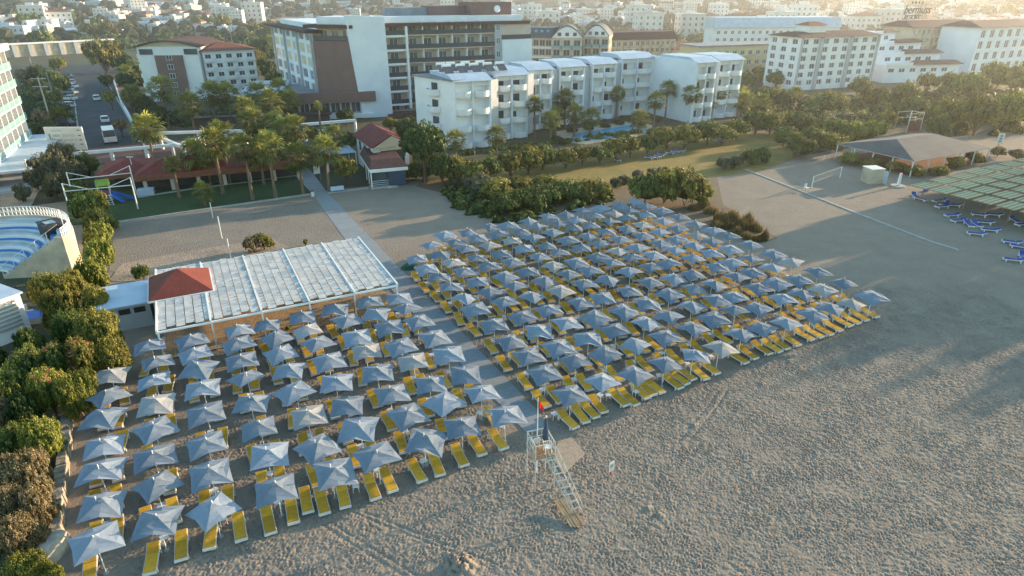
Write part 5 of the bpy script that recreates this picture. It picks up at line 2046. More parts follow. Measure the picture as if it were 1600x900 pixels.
# billboard
xa, ya = site(82, 243)
bb = thing("billboard", "white billboard with rows of dark lettering beside the road", "billboard", (xa, ya, 0), R(2))
BWD, BHT, BZ = 6.6, 3.9, 1.2
a = MB(); a.box(0, BWD, 0, 0.12, BZ, BZ + BHT); a.build("board", M["sign_white"], bb)
a = MB()
for (x0, x1, z0, z1) in ((-0.12, BWD + .12, BZ - .12, BZ), (-0.12, BWD + .12, BZ + BHT, BZ + BHT + .12), (-0.12, 0, BZ, BZ + BHT), (BWD, BWD + .12, BZ, BZ + BHT)):
    a.box(x0, x1, -0.05, 0.17, z0, z1)
a.build("frame", M["white_paint"], bb)
for xx in (1.0, BWD - 1.0):
    a = MB(); a.box(xx - .1, xx + .1, 0.18, 0.34, 0, BZ + BHT); a.build("post", M["galv"], bb)
g = random.Random(8)
a = MB()
# blurred rows of lettering: a faint header and three rows of a short word, a longer word and an arrow tick
for row, (z, ink, xs_, hgt_) in enumerate([(BZ + 3.2, 1, [(1.0, 3.0)], .35), (BZ + 2.25, 0, [(1.2, 2.4), (2.9, 5.2)], .42),
                                           (BZ + 1.45, 0, [(1.2, 2.6), (2.9, 5.4)], .42), (BZ + 0.65, 0, [(1.2, 2.4), (2.9, 4.8)], .42)]):
    for (x0, x1) in xs_:
        x = x0
        while x < x1:
            w_ = g.uniform(0.1, 0.16)
            mi = 1 if (ink or x0 > 2.5) else 0
            kind_ = g.randrange(3)
            a.box(x, x + 0.045, -0.012, -0.003, z, z + hgt_, mi)
            if kind_ != 1:
                a.box(x + 0.046, x + w_, -0.012, -0.003, z + hgt_ - .08, z + hgt_, mi)
            if kind_ != 0:
                a.box(x + 0.046, x + w_, -0.012, -0.003, z + (.0 if kind_ == 2 else .16), z + (.08 if kind_ == 2 else .24), mi)
            x += w_ + 0.09
    a.box(5.7, 6.2, -0.012, -0.003, z + 0.15, z + 0.3, 0)
a.box(0.4, 0.75, -0.012, -0.003, BZ + 0.5, BZ + 2.8, 1)
a.build("lettering", [M["sign_ink"], M["sign_soft"]], bb)

# ---------------------------------------------------------------- red-roofed house and blue glass pavilion
t = thing("garden_house", "small white two-storey house with maroon gable roof above the walkway", "house", (*uv(26.8, 102.0), 0), ANG)
a = MB(); a.box(0, 6.0, 0, 10.5, 0, 5.2); a.build("wall", M["white_wall"], t)
a = MB()
a.hull([(-0.6, -0.8, 5.0), (6.6, -0.8, 5.0), (6.6, 11.2, 5.0), (-0.6, 11.2, 5.0)],
       [(2.95, -0.8, 6.8), (3.05, -0.8, 6.8), (3.05, 11.2, 6.8), (2.95, 11.2, 6.8)])
a.build("roof", M["red_roof"], t)
a = MB(); a.hull([(-0.2, -0.9, 4.9), (6.2, -0.9, 4.9), (6.2, -0.82, 4.9), (-0.2, -0.82, 4.9)], [(2.9, -0.9, 6.6), (3.1, -0.9, 6.6), (3.1, -0.82, 6.6), (2.9, -0.82, 6.6)]); a.build("gable", M["cream_wall"], t)
a = MB(); a.box(1.2, 5.2, -0.05, 0.0, 0.9, 4.2); a.build("window", M["glass"], t)
for k in range(3):
    a = MB(); a.box(-0.05, 0.0, 1.6 + k * 3, 2.7 + k * 3, 2.9, 4.4); a.build("window", M["glass"], t)
t = thing("glass_pavilion", "pavilion with brown tiled roof and dark blue glass walls beside the walkway", "pavilion", (*uv(25.0, 97.0), 0), R(20))
PW, PDp = 5.0, 9.5
a = MB()
a.hull([(-0.5, -1.3, 2.95), (PW + .4, -1.3, 2.95), (PW + .4, PDp, 3.0), (-0.5, PDp, 3.0)],
       [(0.2, 1.2, 3.9), (PW - .2, 1.2, 3.9), (PW - .2, PDp, 4.2), (0.2, PDp, 4.2)])
a.build("roof", M["brown_roof"], t)
a = MB(); a.box(-0.5, PW + .4, -1.38, -1.3, 2.5, 2.99); a.box(-0.58, -0.5, -1.38, PDp, 2.6, 2.99); a.build("fascia", M["white_paint"], t)
a = MB(); a.box(PW * 0.45, PW, -1.0, -0.92, 0.1, 2.5); a.build("shutter", M["navy_canvas"], t)
a = MB(); a.box(0.1, PW * .45, -0.6, -0.55, 0.1, 2.5); a.box(0.0, 0.06, -0.5, PDp - .3, 0.1, 2.5); a.build("glass_wall", M["glass"], t)
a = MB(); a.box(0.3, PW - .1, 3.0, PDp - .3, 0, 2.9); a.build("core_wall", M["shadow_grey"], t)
for k, (x_, y_) in enumerate([(-0.35, -1.15), (-0.35, 1.6), (-0.35, 4.2)]):
    a = MB(); a.box(x_ - .08, x_ + .08, y_ - .08, y_ + .08, 0, 2.6); a.build("column", M["white_paint"], t)
a = MB(); a.box(-0.6, PW * .5, -1.6, 0.2, 0.0, 0.25); a.build("terrace", M["kerb"], t)
a = MB()
for z in (0.5, 0.8, 1.1):
    a.box(-0.3, PW * .45, -1.2, -1.15, z, z + .05)
a.build("railing", M["white_paint"], t)
t = thing("white_tent", "small white tent roof beside the red-roofed house", "tent", (*site(530, 262), 0), ANG)
a = MB(); a.hull([(-2.4, -2.4, 2.9), (2.8, -2.4, 2.9), (2.8, 3.4, 2.9), (-2.4, 3.4, 2.9)], [(0.1, 0.4, 4.1), (0.2, 0.4, 4.1), (0.2, 0.5, 4.1), (0.1, 0.5, 4.1)]); a.build("roof", M["pale_roof"], t)
for sx in (-2.2, 2.6):
    for sy in (-2.2, 3.2):
        a = MB(); a.tube((sx, sy, 0), (sx, sy, 2.9), 0.07, 0.07, 6); a.build("post", M["white_paint"], t)
t = thing("bench", "pale blue bench at the kerb right of the walkway", "bench", (*site(528, 301), 0), R(24))
a = MB(); a.box(-1.0, 1.0, -0.25, 0.25, 0.4, 0.46); a.build("seat", M["pale_roof"], t)
a = MB(); a.box(-1.0, 1.0, 0.22, 0.28, 0.47, 0.95); a.build("backrest", M["pale_roof"], t)
for sx in (-0.85, 0.85):
    a = MB(); a.box(sx - .05, sx + .05, -0.2, 0.2, 0, 0.4); a.build("leg", M["kerb"], t)
t = thing("paddle_boat", "upturned pale dinghy by the blue glass pavilion", "boat", (*site(614, 293), 0), R(10))
a = MB(); a.hull([(-0.9, -0.35, 0.02), (0.8, -0.35, 0.02), (1.2, 0, 0.02), (0.8, 0.35, 0.02), (-0.9, 0.35, 0.02)], [(-0.7, -0.15, 0.3), (0.6, -0.15, 0.3), (0.8, 0, 0.26), (0.6, 0.15, 0.3), (-0.7, 0.15, 0.3)]); a.build("hull", M["skin_cream"], t)
t = thing("litter_bin", "small white bin at the top left of the walkway", "bin", (*site(489, 307), 0))
a = MB(); a.tube((0, 0, 0), (0, 0, 0.8), 0.22, 0.25, 10); a.build("body", M["white_plastic"], t)
a = MB(); a.tube((0, 0, 0.8), (0, 0, 0.9), 0.27, 0.2, 10); a.build("lid", M["dark_frame"], t)
t = thing("notice_board", "white notice panel on posts under the walkway palms", "sign", (*site(497, 283), 0), R(20))
a = MB(); a.box(-0.5, 0.5, 0, 0.06, 1.2, 2.4); a.build("panel", M["white_plastic"], t)
for sx in (-0.45, 0.45):
    a = MB(); a.box(sx - .04, sx + .04, 0.07, 0.13, 0, 2.4); a.build("post", M["galv"], t)

# green plastic things at the top left of the right block
t = thing("tarpaulin_pile", "dark green tarpaulin heap left of the right parasol block", "tarpaulin", (*site(640, 418), 0), ANG)
a = MB()
g = random.Random(4)
ring0 = [(1.1 * math.cos(i * .628), 0.9 * math.sin(i * .628), 0.0) for i in range(10)]
ring1 = [(0.8 * math.cos(i * .628) + g.uniform(-.1, .1), 0.6 * math.sin(i * .628), 0.35 + g.uniform(-.1, .1)) for i in range(10)]
ring2 = [(0.2 * math.cos(i * .628), 0.15 * math.sin(i * .628), 0.5) for i in range(10)]
a.hull(ring0, ring1); a.hull(ring1, ring2)
m_t = surf("green_tarp", (0.02, 0.1, 0.07), None, 2, 0.5)
a.build("sheet", m_t, t)

# ---------------------------------------------------------------- right-hand beach
t = thing("canvas_pavilion", "large dark grey canvas-roofed pavilion with pale posts on the right", "pavilion", (*uv(105.5, 62.4), 0), ANG)
CL, CD, CH = 21.5, 14.5, 2.6
a = MB()
hip_pts = [(0, 0, CH), (CL, 0, CH), (CL, CD, CH), (0, CD, CH)]
a.hull(hip_pts, [(5.5, CD / 2 - .05, CH + 1.7), (CL - 5.5, CD / 2 - .05, CH + 1.7), (CL - 5.5, CD / 2 + .05, CH + 1.7), (5.5, CD / 2 + .05, CH + 1.7)])
a.build("roof", M["tent_grey"], t)
a = MB()
for (p, q) in (((0, 0), (CL, 0)), ((CL, 0), (CL, CD)), ((CL, CD), (0, CD)), ((0, CD), (0, 0))):
    a.bar((*p, CH - .06), (*q, CH - .06), 0.1, 0.12)
a.build("edge_beam", M["kerb"], t)
for i in range(6):
    for yy in (0.1, CD - .1):
        a = MB(); a.box(0.1 + i * (CL - .2) / 5 - .07, 0.1 + i * (CL - .2) / 5 + .07, yy - .07, yy + .07, 0, CH - .13); a.build("post", M["white_paint"], t)
for j in (1, 2, 3):
    for xx in (0.1, CL - .1):
        a = MB(); a.box(xx - .07, xx + .07, j * CD / 4 - .07, j * CD / 4 + .07, 0, CH - .13); a.build("post", M["white_paint"], t)
a = MB(); a.box(0.3, CL - .3, 0.3, CD - .3, 0.0, 0.12); a.build("floor", M["terracotta"], t)
t = thing("changing_kiosk", "white box kiosk with open door left of the foot shower", "kiosk", (*site(1358, 288), 0), R(10))
a = MB(); a.box(0, 2.2, 0, 2.2, 0, 2.3); a.build("body", M["lit_concrete"], t)
a = MB(); a.box(-.1, 2.3, -.1, 2.3, 2.303, 2.42); a.build("roof", M["white_plastic"], t)
a = MB(); a.box(2.25, 2.3, -0.9, 0.1, 0.1, 2.1); a.build("door", M["pale_roof"], t)
t = thing("foot_shower", "white foot shower column on a round concrete base", "shower", (*site(1403, 291), 0), 0.2)
a = MB(); a.tube((0, 0, 0), (0, 0, 0.16), 1.1, 1.05, 16); a.build("base", M["kerb"], t)
a = MB(); a.hull([(-.2, -.15, .16), (.2, -.15, .16), (.2, .15, .16), (-.2, .15, .16)], [(-.17, -.1, 2.1), (.17, -.1, 2.1), (.17, .1, 2.1), (-.17, .1, 2.1)]); a.build("column", M["white_paint"], t)
a = MB(); a.bar((0.0, -.1, 1.9), (0.0, -.5, 1.95), 0.06); a.build("spout", M["galv"], t)


def net(pa, pb, top_a, label, h=2.2):
    (xa, ya), (xb, yb) = site(*pa), site(*pb)
    t = thing("volleyball_net", label, "volleyball net", (xa, ya, 0))
    dx_, dy_ = xb - xa, yb - ya
    for f in (0, 1):
        a = MB(); a.tube((dx_ * f, dy_ * f, -0.1), (dx_ * f, dy_ * f, h), 0.07, 0.06, 8); a.build("post", M["white_paint"], t)
    a = MB()
    a.bar((0, 0, h - .05), (dx_, dy_, h - .05), 0.03, 0.09)
    a.bar((0, 0, h - .95), (dx_, dy_, h - .95), 0.03, 0.07)
    n_ = 26
    for k in range(1, n_):
        a.bar((dx_ * k / n_, dy_ * k / n_, h - .95), (dx_ * k / n_, dy_ * k / n_, h - .05), 0.012)
    for k in range(1, 6):
        a.bar((0, 0, h - .95 + k * .15), (dx_, dy_, h - .95 + k * .15), 0.012)
    a.build("mesh_band", M["kerb"], t)


net((1268, 294), (1312, 278), 0, "white volleyball net stretched between two posts on the right beach", 1.9)
t = thing("beach_goal", "small white tubular goal frame near the scrub on the right", "goal", (*site(1287, 250), 0), R(25))
a = MB(); a.tube((0, 0, 0), (0, 0, 0.8), 0.05, 0.05, 6); a.tube((1.4, 0, 0), (1.4, 0, 0.8), 0.05, 0.05, 6); a.build("post", M["white_paint"], t)
a = MB(); a.bar((-0.1, 0, .82), (1.5, 0, .82), 0.16, 0.05); a.build("crossbar", M["white_paint"], t)
t = thing("white_chair", "lone white plastic chair beside the volleyball net", "chair", (*site(1260, 298), 0), R(30))
a = MB(); a.box(-0.3, 0.3, -0.28, 0.28, 0.45, 0.5); a.build("seat", M["white_plastic"], t)
a = MB(); a.box(-0.3, 0.3, 0.25, 0.32, 0.5, 1.05); a.build("backrest", M["white_plastic"], t)
for sx in (-1, 1):
    for sy in (-1, 1):
        a = MB(); a.tube((sx * .27, sy * .25, 0), (sx * .24, sy * .22, .45), .03, .03, 5); a.build("leg", M["white_plastic"], t)
t = thing("garden_sign", "white sign with dark letters on a post behind the pavilion", "sign", (*site(1556, 240), 0), R(-10))
a = MB(); a.tube((0, 0, 0), (0, 0, 3.4), 0.07, 0.07, 7); a.build("post", M["galv"], t)
a = MB(); a.box(-0.55, 0.55, -.12, -.07, 1.9, 3.8); a.build("panel", M["white_plastic"], t)
a = MB()
for k in range(3):
    a.box(-0.25, 0.25, -.125, -.122, 2.15 + k * .5, 2.5 + k * .5)
a.build("print", M["sign_soft"], t)
t = thing("climbing_frame", "red and white tubular climbing frame behind the pavilion", "play frame", (*site(1420, 205), 0), R(20))
for k, (x_, y_) in enumerate(((-2, -1), (2, -1), (2, 2), (-2, 2))):
    a = MB(); a.tube((x_, y_, 0), (x_, y_, 4.0), .08, .07, 6); a.build("post", M["metal_pole"], t)
a = MB()
for z in (2.6, 3.9):
    a.bar((-2, -1, z), (2, -1, z + .2), .1); a.bar((2, -1, z), (2, 2, z), .1); a.bar((-2, 2, z), (2, 2, z), .1); a.bar((-2, -1, z), (2, 2, z), .08)
a.build("bars", M["metal_pole"], t)
a = MB(); a.box(-1.8, 1.8, -1.05, -1.02, 0.2, 2.2); a.build("net_panel", M["terracotta"], t)

# striped shade canopies: a lattice of square shades, two of them per strip
SH0 = np.array(site(1446, 289, 2.4))
SH_A = (np.array(site(1582, 256, 2.4)) - SH0)
SH_A = SH_A / 5.0
SH_B = (np.array(site(1583, 321, 2.4)) - SH0) / 4.0


def shade_mesh():
    top = MB()
    nst = 7
    L_, W_ = 4.05, 2.3
    for k in range(nst):
        y0 = -W_ / 2 + (k * W_ / nst if k % 2 == 0 else k * W_ / nst + .12)
        y9 = y0 + W_ / nst + (.11 if k % 2 == 0 else -.125)
        top.box(-L_ / 2, L_ / 2, y0 + .004, min(y9, W_ / 2) - .004, 2.38 + (0.004 if k % 2 else 0), 2.42, 0 if k % 2 == 0 else 1)
    fr = MB()
    for sy in (-1, 1):
        fr.bar((-L_ / 2 - .05, sy * (W_ / 2 + .06), 2.38), (L_ / 2 + .05, sy * (W_ / 2 + .06), 2.38), .1, .1)
    for sx in (-1, 1):
        fr.bar((sx * (L_ / 2 + .04), -W_ / 2, 2.38), (sx * (L_ / 2 + .04), W_ / 2, 2.38), .08, .09)
    post = MB()
    post.tube((0, 0, -.1), (0, 0, 2.36), .07, .06, 7)
    return top.mesh("striped_cloth", [M["shade_yellow"], M["shade_green"]]), fr.mesh("frame", M["wood"]), post.mesh("post", M["wood"])


SHM = shade_mesh()
sang = math.atan2(SH_A[1], SH_A[0])
for b in range(-1, 9):
    for a_ in range(-1, 14):
        P = SH0 + SH_A * a_ + SH_B * b
        if b < 0 or a_ < 0:
            continue
        dep = P[1] * math.cos(PITCH) + 25.6 * math.sin(PITCH)
        px_ = 800 + 1000 * P[0] / dep
        if px_ > 1900 or (a_ == 0 and b > 7):
            continue
        inside = px_ < 1625
        lab = "yellow and green striped shade, %s from left in row %s from the pavilion" % (nth(a_), ROWW[b])
        t = thing("striped_shade", lab, "shade canopy", (P[0], P[1], 0), sang + rnd.gauss(0, .02), "striped shade canopies on the right beach")
        inst("striped_cloth", SHM[0], t, (0, 0, rnd.uniform(-.03, .03)), (rnd.gauss(0, .015), rnd.gauss(0, .015), 0))
        inst("frame", SHM[1], t)
        inst("post", SHM[2], t)
# blue loungers scattered before the shades
BL = [(1428, 308, 70), (1440, 303, 20), (1437, 313, 120), (1467, 316, 10), (1476, 321, 30), (1490, 323, -20), (1472, 325, 5),
      (1487, 339, 5), (1497, 347, 10), (1513, 353, 80), (1525, 353, 85), (1538, 350, -30), (1547, 362, -20), (1525, 368, -25),
      (1530, 338, -35), (1552, 338, -30), (1585, 347, 85), (1597, 353, 10), (1580, 381, -35), (1593, 388, -35), (1583, 409, -25), (1597, 403, 60)]
where = ["beside the shower path, leftmost of all", "leaning near the first striped shade", "just below the leftmost pair", "in the second cluster, upper left",
         "in the second cluster, upper right", "right end of the second cluster", "lowest of the second cluster", "alone between the clusters, upper one",
         "left of the upright pair", "left one of the upright pair", "right one of the upright pair", "right of the upright pair, upper",
         "right of the upright pair, lower", "lowest of the middle group", "under the shade edge, left of two", "under the shade edge, right of two",
         "near the right border, upright", "at the right border beside the upright one", "on open sand by the right border, upper", "on open sand by the right border, lower",
         "lowest blue lounger at the right border", "beside the lowest one at the right border"]
bproto = None
for (px, py, dg), wh_ in zip(BL, where):
    lab = "blue lounger with white frame " + wh_
    p = (*site(px, py), 0)
    if bproto is None:
        bproto = lounger(p[0], p[1], R(dg - 90), lab, "blue sun loungers on the right-hand beach", "blue")
    else:
        copy_thing(bproto, p, R(dg - 90), lab)
for k, (px, py, dg, lab) in enumerate([(905, 252, 10, "dark blue lounger under the first clipped trees, left end of lawn"),
                                       (862, 252, 10, "blue lounger under the clipped trees, far left of lawn"),
                                       (838, 262, 30, "blue chair-like lounger in the deep shade, left end of lawn"),
                                       (870, 251, 12, "blue lounger beside the far left one under the clipped trees"),
                                       (900, 246, 12, "pale blue lounger under the third clipped tree"),
                                       (965, 253, -15, "lone white-blue lounger on the middle of the lawn"),
                                       (1015, 249, 15, "pale lounger, left one of the row on the lawn"),
                                       (1024, 248, 15, "pale lounger, second of the row on the lawn"),
                                       (1030, 246, 15, "blue lounger, third of the row on the lawn"),
                                       (1035, 243, 10, "dark blue lounger, last of the row on the lawn"),
                                       (1048, 241, 15, "pale lounger, first of the second row on the lawn"),
                                       (1056, 239, 15, "blue lounger, middle of the second row on the lawn"),
                                       (1063, 238, 15, "blue lounger, last of the second row on the lawn"),
                                       (1124, 222, 15, "dark blue lounger under the right clipped trees")]):
    copy_thing(bproto, (*site(px, py), 0.05), R(dg - 150), lab)["group"] = "blue loungers on the golden lawn"

# ---------------------------------------------------------------- vehicles
def car_meshes(kind):
    prof = {"car": ([(-2.1, .3), (-2.12, .75), (-1.9, .88), (-1.2, .92), (1.0, .92), (1.95, .8), (2.12, .6), (2.1, .3)],
                    [(-1.75, .9), (-1.35, 1.36), (-.9, 1.43), (.3, 1.42), (1.05, .92)], .85, .72),
            "van": ([(-2.6, .35), (-2.62, 1.1), (-2.5, 1.2), (2.2, 1.2), (2.6, 1.0), (2.62, .35)],
                    [(-2.58, 1.18), (-2.5, 2.1), (-2.3, 2.2), (1.5, 2.2), (2.15, 1.2)], .98, .9)}[kind]
    lo, hi, w0, w1 = prof
    body = MB()
    body.hull([(p[0], -w0, p[1]) for p in lo], [(p[0], w0, p[1]) for p in lo])
    roof = MB()
    gl = MB()
    gl.hull([(p[0], -w1, p[1]) for p in hi], [(p[0], w1, p[1]) for p in hi])
    tops = [p for p in hi if p[1] > (1.3 if kind == "car" else 2.05)]
    x0, x1 = min(p[0] for p in tops), max(p[0] for p in tops)
    zt = max(p[1] for p in hi)
    roof.box(x0, x1, -w1 + .03, w1 - .03, zt - .02, zt + .035)
    for x in (x0, (x0 + x1) / 2, x1):
        for s_ in (-1, 1):
            roof.box(x - .05, x + .05, s_ * (w1 + .004) - .012, s_ * (w1 + .004) + .012, lo[3][1], zt - .02)
    wheels = []
    for x in (-1.3, 1.3) if kind == "car" else (-1.7, 1.7):
        for s_ in (-1, 1):
            wm = MB()
            wm.tube((x, s_ * (w0 - .2), .33), (x, s_ * (w0 + .015), .33), .33, .33, 12)
            wheels.append(wm.mesh("wheel", M["rubber"]))
            rm = MB()
            rm.tube((x, s_ * (w0 - .05), .33), (x, s_ * (w0 + .03), .33), .19, .19, 10)
            SUBS[wheels[-1].name] = ("rim", rm.mesh("rim", M["galv"]))
    return body, gl, roof, wheels


CARM = {}
for kind in ("car", "van"):
    b_, g_, r_, w__ = car_meshes(kind)
    for paint in ("car_white", "car_grey", "car_dark", "car_blue"):
        CARM[(kind, paint)] = (b_.mesh("body", M[paint]), g_.mesh("windows", M["glass"]), r_.mesh("roof", M[paint]), w__)


def car(px, py, rz, label, kind="car", paint="car_white", group="cars parked along the road", scale=None):
    x, y = site(px, py)
    t = thing("parked_" + kind, label, kind, (x, y, 0.06), rz, group)
    if scale:
        t.scale = scale
    b, g_, r_, ws = CARM[(kind, paint)]
    inst("body", b, t); inst("windows", g_, t); inst("roof", r_, t)
    for wm in ws:
        inst("wheel", wm, t)
    return t


rdir = math.atan2(240.8 - 122.6, -153 + 77)
for px, py, pt, lab in [(114, 125, "car_dark", "dark car at the far end of the left kerb"), (114.5, 131, "car_grey", "silver car, second from the far end of the left kerb"),
                        (112, 138, "car_white", "white car behind the round tree, left kerb"), (111, 147, "car_grey", "grey car in the middle of the left kerb row"),
                        (108.5, 157, "car_white", "white car, second nearest in the left kerb row"), (105, 168, "car_white", "white car nearest in the left kerb row"),
                        (103, 197, "car_dark", "dark car parked behind the billboard"), (152, 157, "car_white", "white car parked on the right kerb, far one"),
                        (165, 191, "car_white", "white car on the right kerb before the white van"), (78, 151, "car_blue", "pale blue car off the road among the left trees")]:
    rz_ = rdir + (R(50) if px < 110 else R(45)) if px < 116 and py > 135 else rdir
    if px == 78:
        rz_ = R(10)
    car(px, py, rz_, lab, "car", pt)
car(173, 221, rdir, "white van parked by the pavement with its rear towards the beach", "van", "car_white", scale=(1.35, 1.15, 1.25))
car(1167, 145, R(10), "dark red car half hidden right of the apartments", "car", "car_dark", "cars by the apartment garden")
# utility poles
for px, py, hy, w_, lab in [(78, 185, 120, 1, "wooden utility pole with cross-arms left of the road"), (52, 110, 88, 0, "plain utility pole before the pilastered wall"),
                            (78, 45, 26, 0, "tall thin chimney-like mast in the far town"), (86, 160, 112, 0, "thin mast beside the cross-armed utility pole")]:
    x, y = site(px, py)
    h = height_to(px, py, hy)
    t = thing("utility_pole", lab, "pole", (x, y, 0))
    a = MB(); a.tube((0, 0, 0), (0, 0, h), 0.2, 0.13, 7); a.build("mast", M["pink_wall"] if w_ else M["galv"], t)
    if w_:
        for z in (h - .4, h - 2.2):
            a = MB(); a.bar((-1.8, 0, z), (1.8, 0, z), .16); a.build("cross_arm", M["pink_wall"], t)
# ================================================================== HOTELS
def balcony_mesh(w_, d_, h_, mat, rounded=False, slab="white_wall"):
    mb = MB()
    if rounded:
        n = 8
        pts = [(w_ * (k / n), -d_ * math.sin(math.pi * k / n) ** 0.55) for k in range(n + 1)]
    else:
        pts = [(0, 0), (0, -d_), (w_, -d_), (w_, 0)]
    mb.prism([(p[0], p[1]) for p in pts][::-1], -0.15, 0.0, 1)
    for p, q in zip(pts, pts[1:]):
        mb.bar((p[0], p[1], h_ / 2), (q[0], q[1], h_ / 2), 0.1, h_, 0)
    return mb.mesh("balcony", [M[mat], M[slab]])


# ---------------------------------------------------------------- white apartments round the pool (U-shaped)
ap = thing("apartment_building", "white four-storey apartments with rounded balconies around the pool", "apartments", (0, 0, 0))
FHC = 3.15
BALR = balcony_mesh(2.9, 1.15, 1.0, "white_wall", True)
BALR2 = balcony_mesh(2.5, 1.0, 1.0, "white_wall", True)
WN = window_mesh(1.7, 2.0, "glass", "dark_frame", 1)
WN2 = window_mesh(1.0, 1.7, "glass", "dark_frame", 0)


def ap_unit(u0, u1, v, depth, H=12.6, face="front", tilt=0.0, wins=1.0, seed=0, bal=True):
    """a stack of flats: white fin walls, two recessed bays with rounded balconies"""
    g = random.Random(seed)
    O = uv(u0, v)
    T = frame_T((O[0], O[1], 0), ANG)
    L = u1 - u0
    core = MB(); core.T = T
    core.box(0, L, 1.3, depth, 0, H - 0.4)
    core.build("wall", M["white_wall"], ap)
    nb = 2 if L > 5 else 1
    fins = MB(); fins.T = T
    for k in range(nb + 1):
        x = k * L / nb
        x0 = min(max(x - 0.18, 0), L - 0.36)
        fins.box(x0, x0 + 0.36, -0.05, 1.297, 0, H)
    fins.build("fin_wall", M["blue_white_wall"], ap)
    rf = MB(); rf.T = T
    rf.hull([(-0.3, -0.6, H + 0.0), (L + 0.3, -0.6, H + 0.0), (L + 0.3, depth, H + 0.0), (-0.3, depth, H + 0.0)],
            [(-0.3, 2.6, H + 1.0), (L + 0.3, 2.6, H + 1.0), (L + 0.3, depth, H + 0.9), (-0.3, depth, H + 0.9)])
    rf.build("roof", M["pale_roof"], ap)
    pr = MB(); pr.T = T
    pr.box(0.2, L - 0.2, 0.4, 1.29, H - 1.0, H - .01)
    pr.build("parapet", M["white_wall"], ap)
    bw = L / nb
    for f in range(4):
        for k in range(nb):
            x = k * bw + 0.3
            s_ = (bw - 0.6) / 2.9
            if bal:
                b = inst("balcony", BALR, ap, T((x, 0.25, f * FHC + 0.35)), (0, 0, ANG), (s_, 1, 1))
                sl = inst("balcony_recess", REC, ap, T((x, 0.25, f * FHC + 0.2)), (0, 0, ANG), (s_, 1, 1))
            if g.random() < 0.85:
                inst("window", WN if g.random() < 0.7 else WN2, ap, T((x + 0.25 * s_, 1.18, f * FHC + 0.5)), (0, 0, ANG))


mb = MB(); mb.box(0.0, 2.9, 0.0, 1.05, -0.02, 0.13); REC = mb.mesh("balcony_recess", M["blue_white_wall"])
# left wing
ap_unit(46.2, 53.6, 114.0, 12, 12.6, seed=1)
ap_unit(56.8, 64.0, 118.5, 9, 12.6, seed=2)
# its curved left side
T = frame_T((*uv(42.6, 126.0), 0), ANG)
sd = MB(); sd.T = T
pts = [(0, 0), (1.2, -4.0), (2.6, -8.0), (3.6, -11.9), (11.5, -10.6), (11.5, 0)]
sd.prism(pts, 0, 12.6)
sd.build("side_wall", M["white_wall"], ap)
sd = MB(); sd.T = T
sd.prism([(-.3, .3), (0.9, -4), (2.3, -8.3), (3.4, -12.2), (11.7, -10.6), (11.7, .3)], 12.603, 12.9)
sd.build("roof", M["grey_roof"], ap)
sang_ = ANG + math.atan2(-11.9, 3.6)
for f in range(4):
    p = T((1.25, -4.0, f * FHC + 0.35))
    inst("balcony", BALR, ap, p, (0, 0, sang_), (1.25, 1.2, 1))
    p = T((1.55, -5.3, f * FHC + 0.5))
    inst("window", WN, ap, (p[0], p[1], p[2]), (0, 0, sang_))
# recesses between units
for (u0, u1, v, d_, mt) in ((53.6, 56.8, 115.6, 10, "grey_wall"), (64.0, 67.4, 120.5, 10, "grey_wall"), (73.2, 76.2, 125.2, 8, "grey_wall"),
                            (82.8, 85.8, 127.0, 8, "grey_wall"), (92.4, 95.4, 128.6, 8, "grey_wall")):
    q = MB(); q.T = frame_T((*uv(u0, v), 0), ANG); q.prism([(0, 0), (u1 - u0, 1.8), (u1 - u0, d_), (0, d_)], 0, 12.2); q.build("recess_wall", M[mt], ap)
ap_unit(67.4, 73.2, 124.5, 9, 12.6, seed=3)
ap_unit(76.2, 82.8, 126.5, 9, 12.6, seed=4)
ap_unit(85.8, 92.4, 128.0, 9, 12.6, seed=5)
ap_unit(95.4, 104.6, 130.0, 9, 13.2, seed=6)
# right wing with its blank side wall
q = MB(); q.T = frame_T((*uv(104.6, 115.0), 0), ANG)
q.box(0, 0.5, 0, 16, 0, 13.6)
q.build("blank_wall", M["blue_white_wall"], ap)
ap_unit(105.2, 111.0, 115.2, 13, 13.2, seed=7)
ap_unit(113.2, 120.6, 116.8, 10, 13.2, seed=8)
q = MB(); q.T = frame_T((*uv(111.0, 119.0), 0), ANG); q.box(0, 2.2, 0, 8, 0, 12.4); q.build("recess_wall", M["grey_wall"], ap)
# water heaters on the left wing's roof
g = random.Random(5)
for k in range(9):
    u_, v_ = 47 + (k % 5) * 2.8 + g.uniform(-.4, .4), 119.5 + (k // 5) * 3.6
    x, y = uv(u_, v_)
    t = thing("solar_heater", "solar water heater on the apartment roof, %s of the %s row" % (nth(k % 5), "front" if k < 5 else "rear"), "solar heater",
              (x, y, 13.5), ANG, "solar water heaters on the apartment roof")
    a = MB(); a.tube((-0.9, 0.6, 1.3), (0.9, 0.6, 1.3), 0.32, 0.32, 10); a.build("tank", M["white_paint"], t)
    a = MB(); a.hull([(-.9, -1.2, .1), (.9, -1.2, .1), (.9, -1.15, .18), (-.9, -1.15, .18)], [(-.9, .3, 1.1), (.9, .3, 1.1), (.9, .35, 1.18), (-.9, .35, 1.18)]); a.build("panel", M["slate_roof"], t)
    a = MB()
    for sx in (-.8, .8):
        a.bar((sx, .6, -0.2), (sx, .6, 1.0), .06); a.bar((sx, -1.1, -0.2), (sx, .5, -0.1), .06)
    a.build("stand", M["galv"], t)

